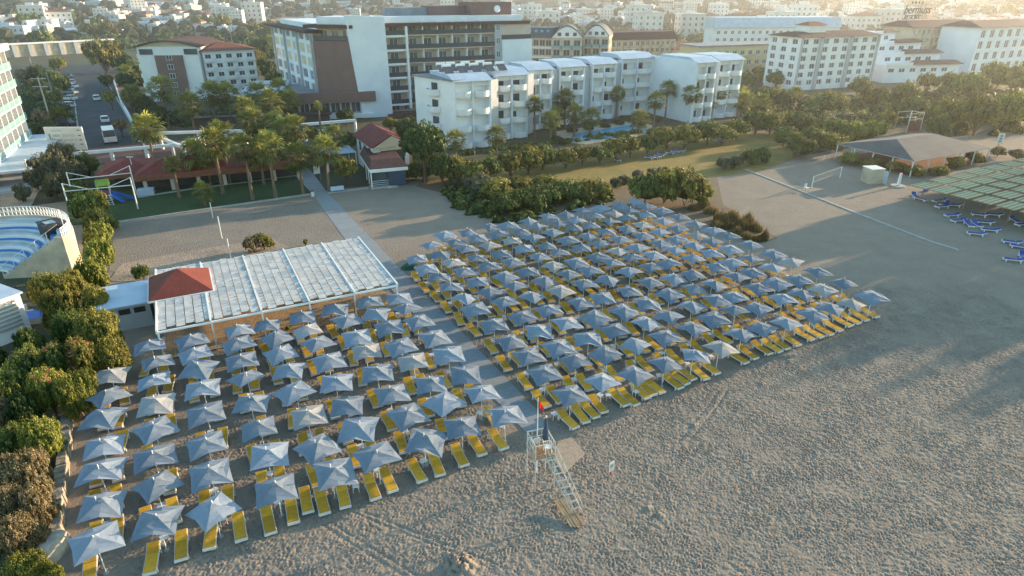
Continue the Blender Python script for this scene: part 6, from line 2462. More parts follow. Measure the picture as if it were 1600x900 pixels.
# ---------------------------------------------------------------- the big brown and white hotel
hb = thing("hotel_building", "large brown and white seven-storey hotel with slanted white slab", "hotel", (0, 0, 0))
S0 = Vector((-35.6, 156.3, 0))
ang = R(24)
T = frame_T(S0, ang)
q = MB(); q.T = T
q.hull([(0, 0, 0), (7.2, 0, 0), (7.2, 2.2, 0), (0, 2.2, 0)], [(-1.9, 0, 22.8), (6.9, 0, 22.3), (6.9, 2.2, 22.3), (-1.9, 2.2, 22.8)])
q.build("slab_wall", M["blue_white_wall"], hb)
FLH = 3.12
x1 = 7.2
Lm = 27.5
q = MB(); q.T = T
q.box(x1, x1 + Lm + 8, 3.0, 16, 0, 20.6)
q.build("wall", M["pink_wall"], hb)
q = MB(); q.T = T
q.box(6.95, x1 + Lm + 8, 2.4, 16, 20.9, 22.2)
q.build("roof_parapet", M["blue_white_wall"], hb)
q = MB(); q.T = T
q.box(6.95, x1 + Lm + 9.5, 0.6, 2.95, 20.2, 20.9)
q.build("roof_overhang", M["brown_roof"], hb)
q = MB(); q.T = T
q.box(x1 + 4.6, x1 + 5.1, 0.4, 2.99, 1.5, 20.2)
q.build("white_fin", M["white_paint"], hb)
RAILM = MB(); RAILM.box(0, 1, 0, 0.08, 0, 1.0); RAILM = RAILM.mesh("balcony_rail", M["navy_rail"])
SLABM = MB(); SLABM.box(0, 1, 0, 1.9, -0.22, 0); SLABM = SLABM.mesh("balcony_slab", M["pink_wall"])
SEPM = MB(); SEPM.box(0, .18, 0, 1.9, 0, FLH - .25); SEPM = SEPM.mesh("separator_wall", M["white_wall"])
DOORM = window_mesh(2.0, 2.2, "curtain_glass", "white_paint", 1)
for f in range(1, 7):
    z = f * FLH - 0.4
    for (xa, xb, white) in ((x1 + .05, x1 + 4.55, True), (x1 + 5.15, x1 + Lm, False)):
        inst("balcony_slab", SLABM if not white else WSL if False else SLABM, hb, T((xa, 1.1, z)), (0, 0, ang), (xb - xa, 1, 1))
        inst("balcony_rail", RAILM, hb, T((xa, 1.06, z)), (0, 0, ang), (xb - xa, 1, 1))
    q = MB(); q.T = T; q.box(x1 + .05, x1 + 4.55, 0.95, 1.09, z - .5, z - .02); q.build("floor_band", M["white_paint"], hb)
    inst("door_window", DOORM, hb, T((x1 + 1.2, 2.88, z + .05)), (0, 0, ang))
    nb = 6
    for k in range(nb):
        xx = x1 + 5.2 + k * (Lm - 5.2) / nb
        if k:
            inst("separator_wall", SEPM, hb, T((xx, 1.12, z + .003)), (0, 0, ang))
        inst("door_window", DOORM, hb, T((xx + 0.7, 2.88, z + .05)), (0, 0, ang))
# ground floor terrace
q = MB(); q.T = T; q.box(x1, x1 + Lm + 4, -3.0, 0.9, 0.6, 0.9); q.box(x1 - 2, x1 + Lm + 4, -3.4, -3.0, 0.3, 1.1); q.build("terrace", M["brown_roof"], hb)
for k in range(9):
    inst("door_window", DOORM, hb, T((x1 + .6 + k * 3.0, 2.86, 0.9)), (0, 0, ang), (1, 1, .8))
# stair column and right end panel
q = MB(); q.T = T; q.box(x1 + Lm, x1 + Lm + 1.8, 0.9, 2.97, 0, 20.2); q.build("stair_column", M["grey_wall"], hb)
for f in range(1, 7):
    inst("window", window_mesh(1.1, 1.5, "curtain_glass", "white_paint", 1), hb, T((x1 + Lm + .3, 0.8, f * FLH)), (0, 0, ang))
q = MB(); q.T = T; q.box(x1 + Lm + 1.8, x1 + Lm + 10, 0.3, 2.9, 0, 16.6); q.build("end_panel", M["blue_white_wall"], hb)
q = MB(); q.T = T; q.box(x1 + Lm + 1.8, x1 + Lm + 10, 1.2, 3.0, 16.6, 20.19); q.build("end_loggia", M["pink_wall"], hb)
inst("balcony_rail", RAILM, hb, T((x1 + Lm + 1.8, .9, 16.7)), (0, 0, ang), (8.2, 1, 1))
# brown mass on the left and its loggia above
Cn = Vector((-46.6, 160.0, 0))
bang = math.atan2(156.6 - 160.0, -36.2 + 46.6)
bl = math.hypot(10.4, 3.4)
TB = frame_T(Cn, bang)
q = MB(); q.T = TB; q.box(0, bl, 0, 8, 4.4, 17.2); q.build("brown_wall", M["brown_panel"], hb)
q = MB(); q.T = TB; q.box(.4, bl, 1.6, 8, 17.2, 20.0); q.build("loggia_wall", M["pink_wall"], hb)
inst("balcony_rail", RAILM, hb, TB((0.1, .1, 17.3)), (0, 0, bang), (bl - .2, 1, 1))
for k in range(3):
    inst("door_window", DOORM, hb, TB((1.2 + k * 3.0, 1.5, 17.3)), (0, 0, bang))
q = MB(); q.T = TB; q.box(-1.5, bl + .3, -1.0, 9, 20.003, 20.7); q.build("roof_overhang", M["brown_roof"], hb)
q = MB(); q.T = TB; q.box(.8, bl, 1.2, 10, 20.7, 22.3); q.build("roof_parapet", M["blue_white_wall"], hb)
q = MB(); q.T = TB; q.box(1.0, bl, 2.0, 8, 0, 4.4); q.build("wall", M["cream_wall"], hb)
inst("door_window", window_mesh(4.2, 2.6, "glass", "dark_frame", 3), hb, TB((4.2, 1.9, .9)), (0, 0, bang))
# rear-left wing, facing the road: white grid with sun reflection painted on some panes
E0 = Vector((-67.8, 195.5, 0))
wang = math.atan2(160.3 - 195.5, -46.8 + 67.8)
WL_ = math.hypot(21.0, 35.2)
TW = frame_T(E0, wang)
gl_y = surf("painted_sun_reflection", (0.75, 0.62, 0.3), (0.5, 0.45, 0.3), 0.8, 0.25, 0.5)  # golden sun reflection put into the pane colour
M["painted_sun_reflection"] = gl_y
q = MB(); q.T = TW; q.box(0.3, WL_ - .3, .35, 11, 0, 18.7); q.build("wall", M["cream_wall"], hb)
q = MB()
wall_grid(q, hb, TW, wang, WL_, 1.4, 3, 3.0, 6, 4.9, 2.2, .5, .34, 0, "window", "curtain_glass", "white_paint", 3)
wall_grid(q, hb, TW, wang, WL_, 10.4, 2, 3.0, 6, 4.9, 2.2, .5, .34, 0, "window", "painted_sun_reflection", "white_paint", 3)
wall_grid(q, hb, TW, wang, WL_, 16.4, 1, 2.4, 6, 4.9, 1.5, .5, .34, 0, "window", "curtain_glass", "white_paint", 3)
q.build("grid_wall", M["blue_white_wall"], hb)
for k in (0, 2, 4, 6):
    q = MB(); q.T = TW; xx = k * WL_ / 6; q.box(max(0, xx - .5), min(WL_, xx + .5), -.5, -.003, 0, 18.4); q.build("grid_pier", M["grey_wall"], hb)
q = MB(); q.T = TW; q.box(-1.5, WL_ + 1, -1.8, 12, 18.8, 19.4); q.build("roof_overhang", M["brown_roof"], hb)
q = MB(); q.T = TW; q.box(2, WL_ - 2, 2, 11, 19.4, 20.6); q.build("roof_parapet", M["blue_white_wall"], hb)
# roof boxes
for (a0, a1, y0, y1, z0, z1, mt, nm) in ((10, 20, 9, 14, 22.2, 24.0, "grey_roof", "roof_box"), (20, 30, 8, 14, 22.2, 24.3, "brown_panel", "roof_box"),
                                         (30, 41, 5, 14, 20.9, 25.2, "brown_panel", "roof_box")):
    q = MB(); q.T = T; q.box(a0, a1, y0, y1, z0, z1); q.build(nm, M[mt], hb)
q = MB(); q.T = T; q.tube((37, 4.9, 23.6), (37, 4.4, 23.8), .9, .7, 12); q.build("satellite_dish", M["white_paint"], hb)
# low podium in front, with glazing
pdm = thing("podium_building", "low brown-roofed podium with dark glazing before the big hotel", "podium", (*site(468, 190), 0), R(14))
q = MB(); q.box(0, 17, 1.5, 14, 0, 4.6); q.build("wall", M["pink_wall"], pdm)
q = MB(); q.box(-1, 18, 0.0, 1.6, 4.0, 6.2); q.build("fascia", M["brown_panel"], pdm)
q = MB(); q.box(-3, 17.8, 1.61, 24, 5.2, 5.5); q.build("roof", M["grey_roof"], pdm)
for k in range(7):
    inst("window", window_mesh(2.1, 2.4, "glass", "white_paint", 1), pdm, (.4 + k * 2.35, 1.4, 1.4))
q = MB(); q.box(0, 17, .2, 1.45, .2, 1.2); q.build("planter", M["white_wall"], pdm)
q = MB(); q.box(-13, -3.1, 6, 30, 5.6, 5.9); q.build("terrace_roof", M["pale_roof"], pdm)
t = thing("service_canopy", "low dark canopy at the foot of the palm grove with two yellow signs", "canopy", (*site(310, 205), 0), R(12))
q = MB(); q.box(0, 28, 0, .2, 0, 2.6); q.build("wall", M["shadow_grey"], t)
q = MB(); q.box(-.5, 28.5, -.6, 2.2, 2.603, 2.9); q.build("roof", M["dark_frame"], t)
for k in (1, 2):
    q = MB(); q.box(4.0 + 5 * k, 6.2 + 5 * k, -.06, -.003, 1.0, 2.2); q.build("lit_panel", M["yellow_wall"], t)


# ---------------------------------------------------------------- generic hotel block, oriented, windows on its visible sides
def block(t, T, ang_, L, D, H, floors, bays, sbays, wall, win=(1.6, 1.5), glass="curtain_glass", frame="white_paint", z0=0.8,
          balc=None, bars=1, sides=("left", "right")):
    fh = (H - z0 - .4) / floors
    q = MB(); q.T = T; q.box(.32, L - .32, .32, D, 0, H); q.build("wall", M[wall], t)
    q = MB()
    q.T = T; q.box(0, L, 0, .3, 0, z0); q.T = None
    wall_grid(q, t, T, ang_, L, z0, floors, fh, bays, win[0], win[1], .7, .3, 0, "window", glass, frame, bars, cap=.4)
    o = T((0, 0, 0))
    if "left" in sides:
        p = T((0, D, 0)); T2 = frame_T(p, ang_ - math.pi / 2)
        wall_grid(q, t, T2, ang_ - math.pi / 2, D - .31, z0, floors, fh, sbays, win[0], win[1], .7, .3, 0, "window", glass, frame, bars, cap=.4)
    if "right" in sides:
        p = T((L, .31, 0)); T2 = frame_T(p, ang_ + math.pi / 2)
        wall_grid(q, t, T2, ang_ + math.pi / 2, D - .31, z0, floors, fh, sbays, win[0], win[1], .7, .3, 0, "window", glass, frame, bars, cap=.4)
    q.build("facade", M[wall], t)
    if balc:
        bm, every = balc
        for f in range(floors):
            for k in range(0, bays, every):
                inst("balcony", bm, t, T((k * L / bays + .3, -.003, z0 + f * fh + .05)), (0, 0, ang_), ((L / bays - .6), 1, 1))
    return fh


def line_of(pa, pb, Ya, Yb, z):
    """two facade ends sighted at columns pa and pb, Ya and Yb metres out"""
    def X(px, Y):
        return (px - 800) / FOC * (Y * math.cos(PITCH) + (EYE_Z - z) * math.sin(PITCH))
    a, b = Vector((X(pa, Ya), Ya, 0)), Vector((X(pb, Yb), Yb, 0))
    return a, math.atan2(b.y - a.y, b.x - a.x), (b - a).length


BSQ = balcony_mesh(1.0, 1.1, .9, "white_wall")
BTEAL = balcony_mesh(1.0, 1.2, .95, "teal_rail")

# left border tower with teal balconies
a0 = Vector((*site(-8, 300), 0)); b0 = Vector((*site(57, 236), 0))
lang = math.atan2(b0.y - a0.y, b0.x - a0.x)
LLn = (b0 - a0).length
t = thing("hotel_building", "hotel with rows of pale teal balconies cut by the left border", "hotel", (0, 0, 0))
dirv = (b0 - a0).normalized()
st_ = b0 - dirv * 46
ang_l = lang
T = frame_T(st_, ang_l)
q = MB(); q.T = T; q.box(0, 46, 1.4, 14, 0, 18.2); q.build("wall", M["cream_wall"], t)
RAT = MB(); RAT.box(0, 1, 0, .1, -.15, .95); RAT = RAT.mesh("balcony_rail", M["teal_rail"])
SLT = MB(); SLT.box(0, 1, 0, 1.5, -.35, -.1); SLT = SLT.mesh("balcony_slab", M["white_wall"])
DR = window_mesh(1.7, 2.0, "curtain_glass", "white_paint", 1)
SPT = MB(); SPT.box(0, .2, -.15, 1.5, -.1, 2.75); SPT = SPT.mesh("separator_wall", M["white_wall"])
for f in range(5):
    z = 3.3 + f * 3.0
    inst("balcony_slab", SLT, t, T((0, -.1, z)), (0, 0, ang_l), (46, 1, 1))
    inst("balcony_rail", RAT, t, T((0, -.16, z)), (0, 0, ang_l), (46, 1, 1))
    for k in range(13):
        if f < 5:
            inst("separator_wall", SPT, t, T((k * 3.55 + 1.4, -.1, z)), (0, 0, ang_l))
            inst("window", DR, t, T((k * 3.55 + 2.0, 1.3, z - .05)), (0, 0, ang_l))
q = MB(); q.T = T; q.box(-1, 46.6, -.6, 15, 18.2, 19.3); q.build("roof_band", M["white_wall"], t)
q = MB(); q.T = T; q.hull([(-.5, .2, 19.303), (46, .2, 19.303), (46, 14, 19.303), (-.5, 14, 19.303)], [(1, 3.5, 21.2), (44.5, 3.5, 21.2), (44.5, 11, 21.2), (1, 11, 21.2)]); q.build("roof", M["slate_roof"], t)
for k in range(10):
    q = MB(); q.T = T
    xx = 2 + k * 4.4
    q.hull([(xx, .7, 19.5), (xx + 1.6, .7, 19.5), (xx + 1.6, .8, 19.6), (xx, .8, 19.6)], [(xx, 3.0, 20.95), (xx + 1.6, 3.0, 20.95), (xx + 1.6, 3.1, 21.05), (xx, 3.1, 21.05)])
    q.build("skylight", M["skylight"], t)
q = MB(); q.T = T; q.box(14, 46.5, -4.5, 1.2, 0, .5); q.box(16, 46.8, -5.2, .9, 2.6, 2.95); q.build("entrance_canopy", M["pale_roof"], t)

# brown and white hotel A
O, aa, LA = line_of(250, 290, 186, 181, 14)
t = thing("hotel_building", "white hotel with brown window panel and side balconies behind the palms", "hotel", (0, 0, 0))
T = frame_T((-96.0, 181.5, 0), R(4))
q = MB(); q.T = T; q.box(-4.2, 11.6, .5, 20, 0, 14.2); q.build("wall", M["white_wall"], t)
q = MB(); q.T = T; q.box(.2, 7.4, 0, .49, 0, 12.0); q.build("brown_panel", M["brown_panel"], t)
for f in range(5):
    inst("window", window_mesh(1.5, 1.3, "glass", "white_paint", 1), t, T((3.2, -.08, 1.4 + f * 2.35)), (0, 0, R(4)))
for (xa, w_) in ((-3.6, 3.4), (8.0, 3.4)):
    q = MB(); q.T = T; q.box(xa, xa + w_, .3, .497, 12.2, 13.6); q.build("window", M["glass"], t)
q = MB(); q.T = T
n_ = 10
for k in range(n_):
    f0, f1 = k / n_, (k + 1) / n_
    z0_, z1_ = 14.2 + 1.6 * math.sin(math.pi * f0), 14.2 + 1.6 * math.sin(math.pi * f1)
    xa, xb = -5 + 17.2 * f0, -5 + 17.2 * f1
    q.hull([(xa, -.4, z0_ - .25), (xb, -.4, z1_ - .25), (xb, 20, z1_ - .25), (xa, 20, z0_ - .25)], [(xa, -.4, z0_), (xb, -.4, z1_), (xb, 20, z1_), (xa, 20, z0_)])
q.build("curved_roof", M["brown_roof"], t)
q = MB(); q.T = T
for k in range(n_):
    f0, f1 = k / n_, (k + 1) / n_
    xa, xb = -4.2 + 15.8 * f0, -4.2 + 15.8 * f1
    q.hull([(xa, .5, 14.19), (xb, .5, 14.19), (xb, .6, 14.19), (xa, .6, 14.19)], [(xa, .5, 14.0 + 1.5 * math.sin(math.pi * f0) + .01), (xb, .5, 14.0 + 1.5 * math.sin(math.pi * f1) + .01), (xb, .6, 14.0 + 1.5 * math.sin(math.pi * f1) + .01), (xa, .6, 14.0 + 1.5 * math.sin(math.pi * f0) + .01)])
q.build("gable", M["cream_wall"], t)
BSA = balcony_mesh(2.6, 1.3, .9, "white_wall", True)
T2 = frame_T(T((-4.2, 20, 0)), R(4) - math.pi / 2)
for f in range(5):
    for k in range(5):
        inst("balcony", BSA, t, T2((1 + k * 3.7, -.003, 1.2 + f * 2.5)), (0, 0, R(4) - math.pi / 2))
        inst("window", WN2, t, T2((1.8 + k * 3.7, -.06, 1.3 + f * 2.5)), (0, 0, R(4) - math.pi / 2))
# sunlit wing
T3 = frame_T((-84.0, 184.0, 0), R(31))
q = MB()
block(t, T3, R(31), 13.5, 14, 12.8, 5, 5, 3, "white_wall", (1.5, 1.2), "glass", "white_paint", .8, (BSQ, 2), 1, ("right",))
q = MB(); q.T = T3; hip(q, 0, 13.5, 0, 14, 12.9, 14.6, .8); q.build("roof", M["terracotta"], t)
t = thing("roof_mast", "tall lattice radio mast behind the brown panel hotel", "mast", (-88, 215, 0))
a = MB(); a.tube((0, 0, 0), (0, 0, 20), .18, .08, 5); a.build("pole", M["galv"], t)
a = MB(); a.bar((-.6, 0, 19), (.6, 0, 19), .08); a.bar((-.4, 0, 17.5), (.4, 0, 17.5), .08); a.build("antenna", M["galv"], t)

# hotel D with the two arched gables
O, ad, LD = line_of(775, 862, 238, 232, 13)
t = thing("hotel_building", "cream hotel with two white arched gables and slate roof", "hotel", (0, 0, 0))
T = frame_T(O, ad)
block(t, T, ad, LD, 16, 13.2, 4, 9, 3, "cream_wall", (1.9, 2.0), "glass", "white_paint", .8, None, 1, ())
q = MB(); q.T = T; q.hull([(-1, -.6, 13.2), (LD, -.6, 13.2), (LD, 16, 13.2), (-1, 16, 13.2)], [(0, 2.5, 16.2), (LD, 2.5, 16.2), (LD, 13, 16.2), (0, 13, 16.2)]); q.build("roof", M["slate_roof"], t)
for k in range(9):
    q = MB(); q.T = T; xx = .8 + k * LD / 9.4
    q.hull([(xx, .6, 14.3), (xx + .9, .6, 14.3), (xx + .9, .7, 14.4), (xx, .7, 14.4)], [(xx, 1.7, 15.5), (xx + .9, 1.7, 15.5), (xx + .9, 1.8, 15.6), (xx, 1.8, 15.6)]); q.build("skylight", M["skylight"], t)
q = MB(); q.T = T
for f in range(3):
    q.box(0, LD, -.25, -.003, 3.6 + f * 3.05, 4.1 + f * 3.05)
q.build("floor_band", M["white_wall"], t)
for k, (pa, pb, ya, yb) in enumerate(((862, 910, 230, 229), (912, 952, 236, 234))):
    O, a2, L2 = line_of(pa, pb, ya, yb, 13)
    T = frame_T(O, a2)
    block(t, T, a2, L2, 14, 13.4, 4, 3, 3, "cream_wall", (2.2, 2.0), "glass", "white_paint", .8, (BTEAL, 1), 1, ("right",) if k else ())
    n_ = 12
    q = MB(); q.T = T
    for j in range(n_):
        f0, f1 = j / n_, (j + 1) / n_
        za, zb = 13.42 + 3.4 * math.sin(math.pi * f0), 13.42 + 3.4 * math.sin(math.pi * f1)
        q.hull([(L2 * f0, -.3, 13.41), (L2 * f1, -.3, 13.41), (L2 * f1, .2, 13.41), (L2 * f0, .2, 13.41)], [(L2 * f0, -.3, za), (L2 * f1, -.3, zb), (L2 * f1, .2, zb), (L2 * f0, .2, za)])
    q.build("arched_gable", M["white_wall"], t)
    q = MB(); q.T = T
    for j in range(n_):
        f0, f1 = j / n_, (j + 1) / n_
        za, zb = 13.5 + 3.4 * math.sin(math.pi * f0), 13.5 + 3.4 * math.sin(math.pi * f1)
        q.hull([(L2 * f0, -.5, za), (L2 * f1, -.5, zb), (L2 * f1, 14, zb), (L2 * f0, 14, za)], [(L2 * f0, -.5, za + .35), (L2 * f1, -.5, zb + .35), (L2 * f1, 14, zb + .35), (L2 * f0, 14, za + .35)])
    q.build("arched_roof", M["slate_roof"], t)
    for xx in (.25, .5, .75):
        q = MB(); q.T = T; q.box(L2 * xx - .6, L2 * xx + .6, -.34, -.303, 13.9, 15.0); q.build("window", M["glass"], t)


def simple_hotel(label, pa, pb, ya, yb, H, floors, bays, wall, roof, D=14, win=(1.5, 1.5), balc=None, glass="curtain_glass", sides=("right",),
                 roof_h=2.0, rt="hip", sb=3, name="hotel_building", cat="hotel", bars=1, z=12, base_z=0, z0=.8):
    O, a2, L2 = line_of(pa, pb, ya, yb, z)
    t = thing(name, label, cat, (0, 0, base_z))
    T = frame_T(O, a2)
    block(t, T, a2, L2, D, H, floors, bays, sb, wall, win, glass, "white_paint", z0, balc, bars, sides)
    q = MB(); q.T = T
    if rt == "hip":
        q.hull([(-.8, -.8, H), (L2 + .8, -.8, H), (L2 + .8, D + .8, H), (-.8, D + .8, H)], [(2, D * .4, H + roof_h), (L2 - 2, D * .4, H + roof_h), (L2 - 2, D * .6, H + roof_h), (2, D * .6, H + roof_h)])
    elif rt == "mansard":
        q.hull([(-.4, -.7, H), (L2 + .4, -.7, H), (L2 + .4, D, H), (-.4, D, H)], [(0, 1.2, H + roof_h), (L2, 1.2, H + roof_h), (L2, D - 1.2, H + roof_h), (0, D - 1.2, H + roof_h)])
    else:
        q.box(-.4, L2 + .4, -.4, D, H + .003, H + .5)
    q.build("roof", M[roof], t)
    return t, T, a2, L2


BPK = balcony_mesh(1.0, 1.2, .8, "cream_wall")
simple_hotel("beige hotel with brown mansard roof and stacked balconies, left part", 953, 992, 246, 250, 11.5, 4, 4, "cream_wall", "brown_roof", 16, (1.6, 1.5), (BPK, 1), rt="mansard", roof_h=2.4, sides=())
simple_hotel("cream hotel with brown mansard roof right of the arched gables", 985, 1056, 255, 262, 11.0, 4, 9, "cream_wall", "brown_roof", 14, (1.4, 1.5), (BPK, 2), rt="mansard", roof_h=2.6, z=11)
simple_hotel("yellow low hotel with red roof behind the apartments", 1052, 1092, 262, 268, 7.2, 2, 6, "yellow_wall", "red_roof", 12, (1.4, 1.3), (BPK, 1), z=8)
simple_hotel("wide pale yellow apartment block with flat dark roof", 1093, 1250, 226, 240, 10.6, 3, 13, "yellow_wall", "grey_roof", 12, (1.7, 1.4), (BPK, 3), rt="flat", z=10)
simple_hotel("long white hotel with pale blue mansard roof behind the yellow block", 1118, 1312, 300, 305, 13.0, 4, 18, "white_wall", "pale_roof", 14, (1.4, 1.3), None, rt="mansard", roof_h=4.0, z=12, sides=())
tH, TH_, aH, LHh = simple_hotel("white six-storey hotel with grey stripes and overhanging brown roof", 1250, 1372, 202, 214, 15.2, 6, 8, "white_wall", "brown_roof", 13, (2.1, 1.45), None,
                                rt="hip", roof_h=1.2, z=12, sb=3, sides=("left", "right"))
for k in (0, 2, 5, 8):
    q = MB(); q.T = TH_; xx = k * LHh / 8; q.box(max(.01, xx - .7), min(LHh - .01, xx + .7), -.35, -.003, 0, 15.1); q.build("grey_pilaster", M["grey_wall"], tH)
q = MB(); q.T = TH_; q.box(6, 13, 4, 9, 15.6, 18.2); q.build("roof_box", M["white_wall"], tH)
q = MB(); q.T = TH_; hip(q, 6, 13, 4, 9, 18.2, 19.2, .5); q.build("roof_box_cap", M["terracotta"], tH)
# terraced hotel, four receding steps
tt_ = thing("hotel_building", "stepped white hotel with brown tiled terraces descending to the right", "hotel", (0, 0, 0))
for k, (pa, pb, H, Y) in enumerate(((1368, 1400, 14.5, 236), (1372, 1440, 11.6, 230), (1380, 1470, 8.6, 225), (1385, 1500, 5.6, 220))):
    O, a2, L2 = line_of(pa, pb, Y, Y + 5, H)
    T = frame_T(O, a2)
    q = MB(); q.T = T; q.box(0, L2, 0, 12, 0, H); q.build("wall", M["blue_white_wall"], tt_)
    nb_ = int(L2 / 4)
    for j in range(nb_):
        inst("window", window_mesh(2.2, 1.3, "glass", "white_paint", 1), tt_, T((1 + j * 4, -.07, H - 2.3)), (0, 0, a2))
    q = MB(); q.T = T; q.hull([(L2 * .35, -.9, H + .003), (L2 + 1, -.9, H + .003), (L2 + 1, 3, H + .003), (L2 * .35, 3, H + .003)], [(L2 * .45, 1.2, H + 1.1), (L2 - .5, 1.2, H + 1.1), (L2 - .5, 3, H + 1.1), (L2 * .45, 3, H + 1.1)])
    q.build("tiled_roof", M["brown_roof"], tt_)
    q = MB(); q.T = T; q.box(0, L2 * .35, -.25, 0, H - .3, H + .7); q.build("parapet", M["white_wall"], tt_)
tI, TI, aI, LI = simple_hotel("long cream hotel with brown roof and rooftop lettering", 1425, 1530, 250, 262, 15.6, 5, 14, "cream_wall", "brown_roof", 14, (1.2, 1.7), (BPK, 2), z=14, roof_h=2.0, sides=())
tJ, TJ, aJ, LJ = simple_hotel("rightmost grey-white hotel with brown roof and tall window strips", 1530, 1660, 240, 262, 16.0, 4, 10, "blue_white_wall", "brown_roof", 14, (2.5, 2.5), None, z=14, roof_h=2.0, sides=())
# rooftop sign on the long cream hotel
sg = thing("rooftop_sign", "dark script rooftop letters with four stars on the cream hotel", "sign", (TI((1.0, 6, 17.8))), aI)
q = MB()
for k in range(5):
    q.bar((k * 2.6, .3, -.8), (k * 2.6, .3, 5.6), .1)
for z in (0.2, 2.0, 4.6):
    q.bar((-.5, .3, z), (11, .3, z), .08)
q.build("support_frame", M["galv"], sg)


def text_part(body, size, loc, parent, mat, shear=0.0, name="lettering"):
    cu = bpy.data.curves.new(name, "FONT")
    cu.body = body
    cu.size = size
    cu.shear = shear
    cu.extrude = 0.08
    cu.offset = 0.03
    tmp = bpy.data.objects.new("tmp", cu)
    COL.objects.link(tmp)
    dg = bpy.context.evaluated_depsgraph_get()
    me = bpy.data.meshes.new_from_object(tmp.evaluated_get(dg))
    bpy.data.objects.remove(tmp)
    me.materials.clear()
    me.materials.append(mat)
    return inst(name, me, parent, loc, (math.pi / 2, 0, 0))


text_part("bermuss", 3.9, (-.3, 0, 2.2), sg, M["sign_rust"], .25)
text_part("RESORT", 2.2, (0.6, 0, .2), sg, M["sign_rust"])
for k in range(4):
    q = MB()
    cx = 3.0 + k * 1.7
    pts = []
    for j in range(10):
        r_ = .6 if j % 2 == 0 else .26
        an = math.pi / 2 + j * math.pi / 5
        pts.append((cx + r_ * math.cos(an), 5.9 + r_ * math.sin(an)))
    q.hull([(p[0], -.05, p[1]) for p in pts], [(p[0], .05, p[1]) for p in pts])
    q.build("star", M["sign_rust"], sg)

# sunlit retaining wall with pilasters on the far left
t = thing("retaining_wall", "long sunlit cream wall with grey pilasters and white coping far left", "wall", (0, 0, 0))
p0 = Vector((-253, 281, 0))
wa = R(47)
T = frame_T(p0, wa)
q = MB(); q.T = T; q.box(0, 80, 0, 1, -1, 5.3); q.build("wall_face", M["lit_concrete"], t)
q = MB(); q.T = T; q.box(-1, 81, -.8, 2.2, 5.303, 5.9); q.build("coping", M["white_wall"], t)
for k in range(13):
    q = MB(); q.T = T; q.box(k * 6.2 + 1, k * 6.2 + 2.6, -1.0, -.003, -1, 5.2); q.build("pilaster", M["grey_wall"], t)

# ================================================================== HILLS AND TOWN
def hills():
    xs = np.concatenate([np.linspace(-2600, -900, 40), np.linspace(-880, 1100, 170), np.linspace(1120, 3000, 40)])
    ys = np.concatenate([np.linspace(250, 1400, 170), np.linspace(1430, 4500, 50)])
    X, Y = np.meshgrid(xs, ys)
    Z = terrain(X, Y) - 0.12
    g = np.random.default_rng(2)
    rough = ss(480, 800, np.hypot(X, Y))
    Z = Z + rough * g.normal(0, .5, Z.shape) + rough * 2.0 * np.sin(X / 23 + np.sin(Y / 31) * 2) * np.cos(Y / 27)
    n, m = X.shape
    co = np.stack([X, Y, Z], -1).reshape(-1, 3)
    idx = np.arange(n * m).reshape(n, m)
    qd = np.stack([idx[:-1, :-1], idx[:-1, 1:], idx[1:, 1:], idx[1:, :-1]], -1).reshape(-1, 4)
    me = bpy.data.meshes.new("hills")
    me.from_pydata(co.tolist(), [], qd.tolist())
    for p in me.polygons:
        p.use_smooth = True
    m, nt, b = new_mat("hillside")
    o1, nz, tc = mix_noise(nt, (0.13, 0.12, 0.1), (0.36, 0.24, 0.17), 0.012, 8, 0.38, 0.62)
    o2, _, _ = mix_noise(nt, o1, (0.06, 0.065, 0.045), 0.06, 8, 0.45, 0.62)
    o3, _, _ = mix_noise(nt, o2, (0.3, 0.24, 0.19), 0.03, 8, 0.6, 0.75)
    nt.links.new(o3, b.inputs["Base Color"])
    b.inputs["Roughness"].default_value = 1
    me.materials.append(m)
    tag(put(bpy.data.objects.new("hills", me)), kind="structure")


hills()

# scrub woods over the far land: one mass
def scrub_mass():
    g = random.Random(9)
    V, F, T_ = [], [], []
    n = 0
    while n < 3000:
        d = 250 + 1000 * g.random() ** 1.6
        a = g.uniform(-0.78, 0.78)
        x, y = d * math.sin(a), d * math.cos(a)
        if d < 440 or (y < 262) or (-290 < x < -130 and y < 352):
            continue
        dn = math.sin(x / 60 + 1) * math.cos(y / 45) + .6 * math.sin(x / 25 - y / 33)
        if g.random() > .45 + .5 * dn:
            continue
        z = float(terrain(x, y))
        r = g.uniform(1.6, 4.2) * (1 + d / 1400)
        h = r * g.uniform(.8, 1.5)
        i = len(V)
        k = 6
        rots = g.uniform(0, 6)
        for lev, (rr, zz) in enumerate(((.75, 0), (1.0, .4), (.6, .85))):
            for j in range(k):
                an = rots + j * 2 * math.pi / k + lev * .5
                q_ = r * rr * g.uniform(.75, 1.2)
                V.append((x + q_ * math.cos(an), y + q_ * math.sin(an), z - .3 + h * zz * g.uniform(.85, 1.15)))
        V.append((x, y, z + h))
        tn = g.uniform(0, 1)
        for lev in range(2):
            for j in range(k):
                a0 = i + lev * k + j
                a1 = i + lev * k + (j + 1) % k
                F.append((a0, a1, a1 + k, a0 + k)); T_.append(tn * g.uniform(.5, 1))
        for j in range(k):
            F.append((i + 2 * k + j, i + 2 * k + (j + 1) % k, i + 3 * k)); T_.append(tn)
        n += 1
    me = bpy.data.meshes.new("far_scrub")
    me.from_pydata(V, [], F)
    at = me.attributes.new("tint", "FLOAT", "FACE")
    at.data.foreach_set("value", T_)
    me.materials.append(M["scrub"])
    o = put(bpy.data.objects.new("far_scrub", me))
    tag(o, "scattered dark scrub and woods covering the far slopes", "scrub", kind="stuff")


scrub_mass()


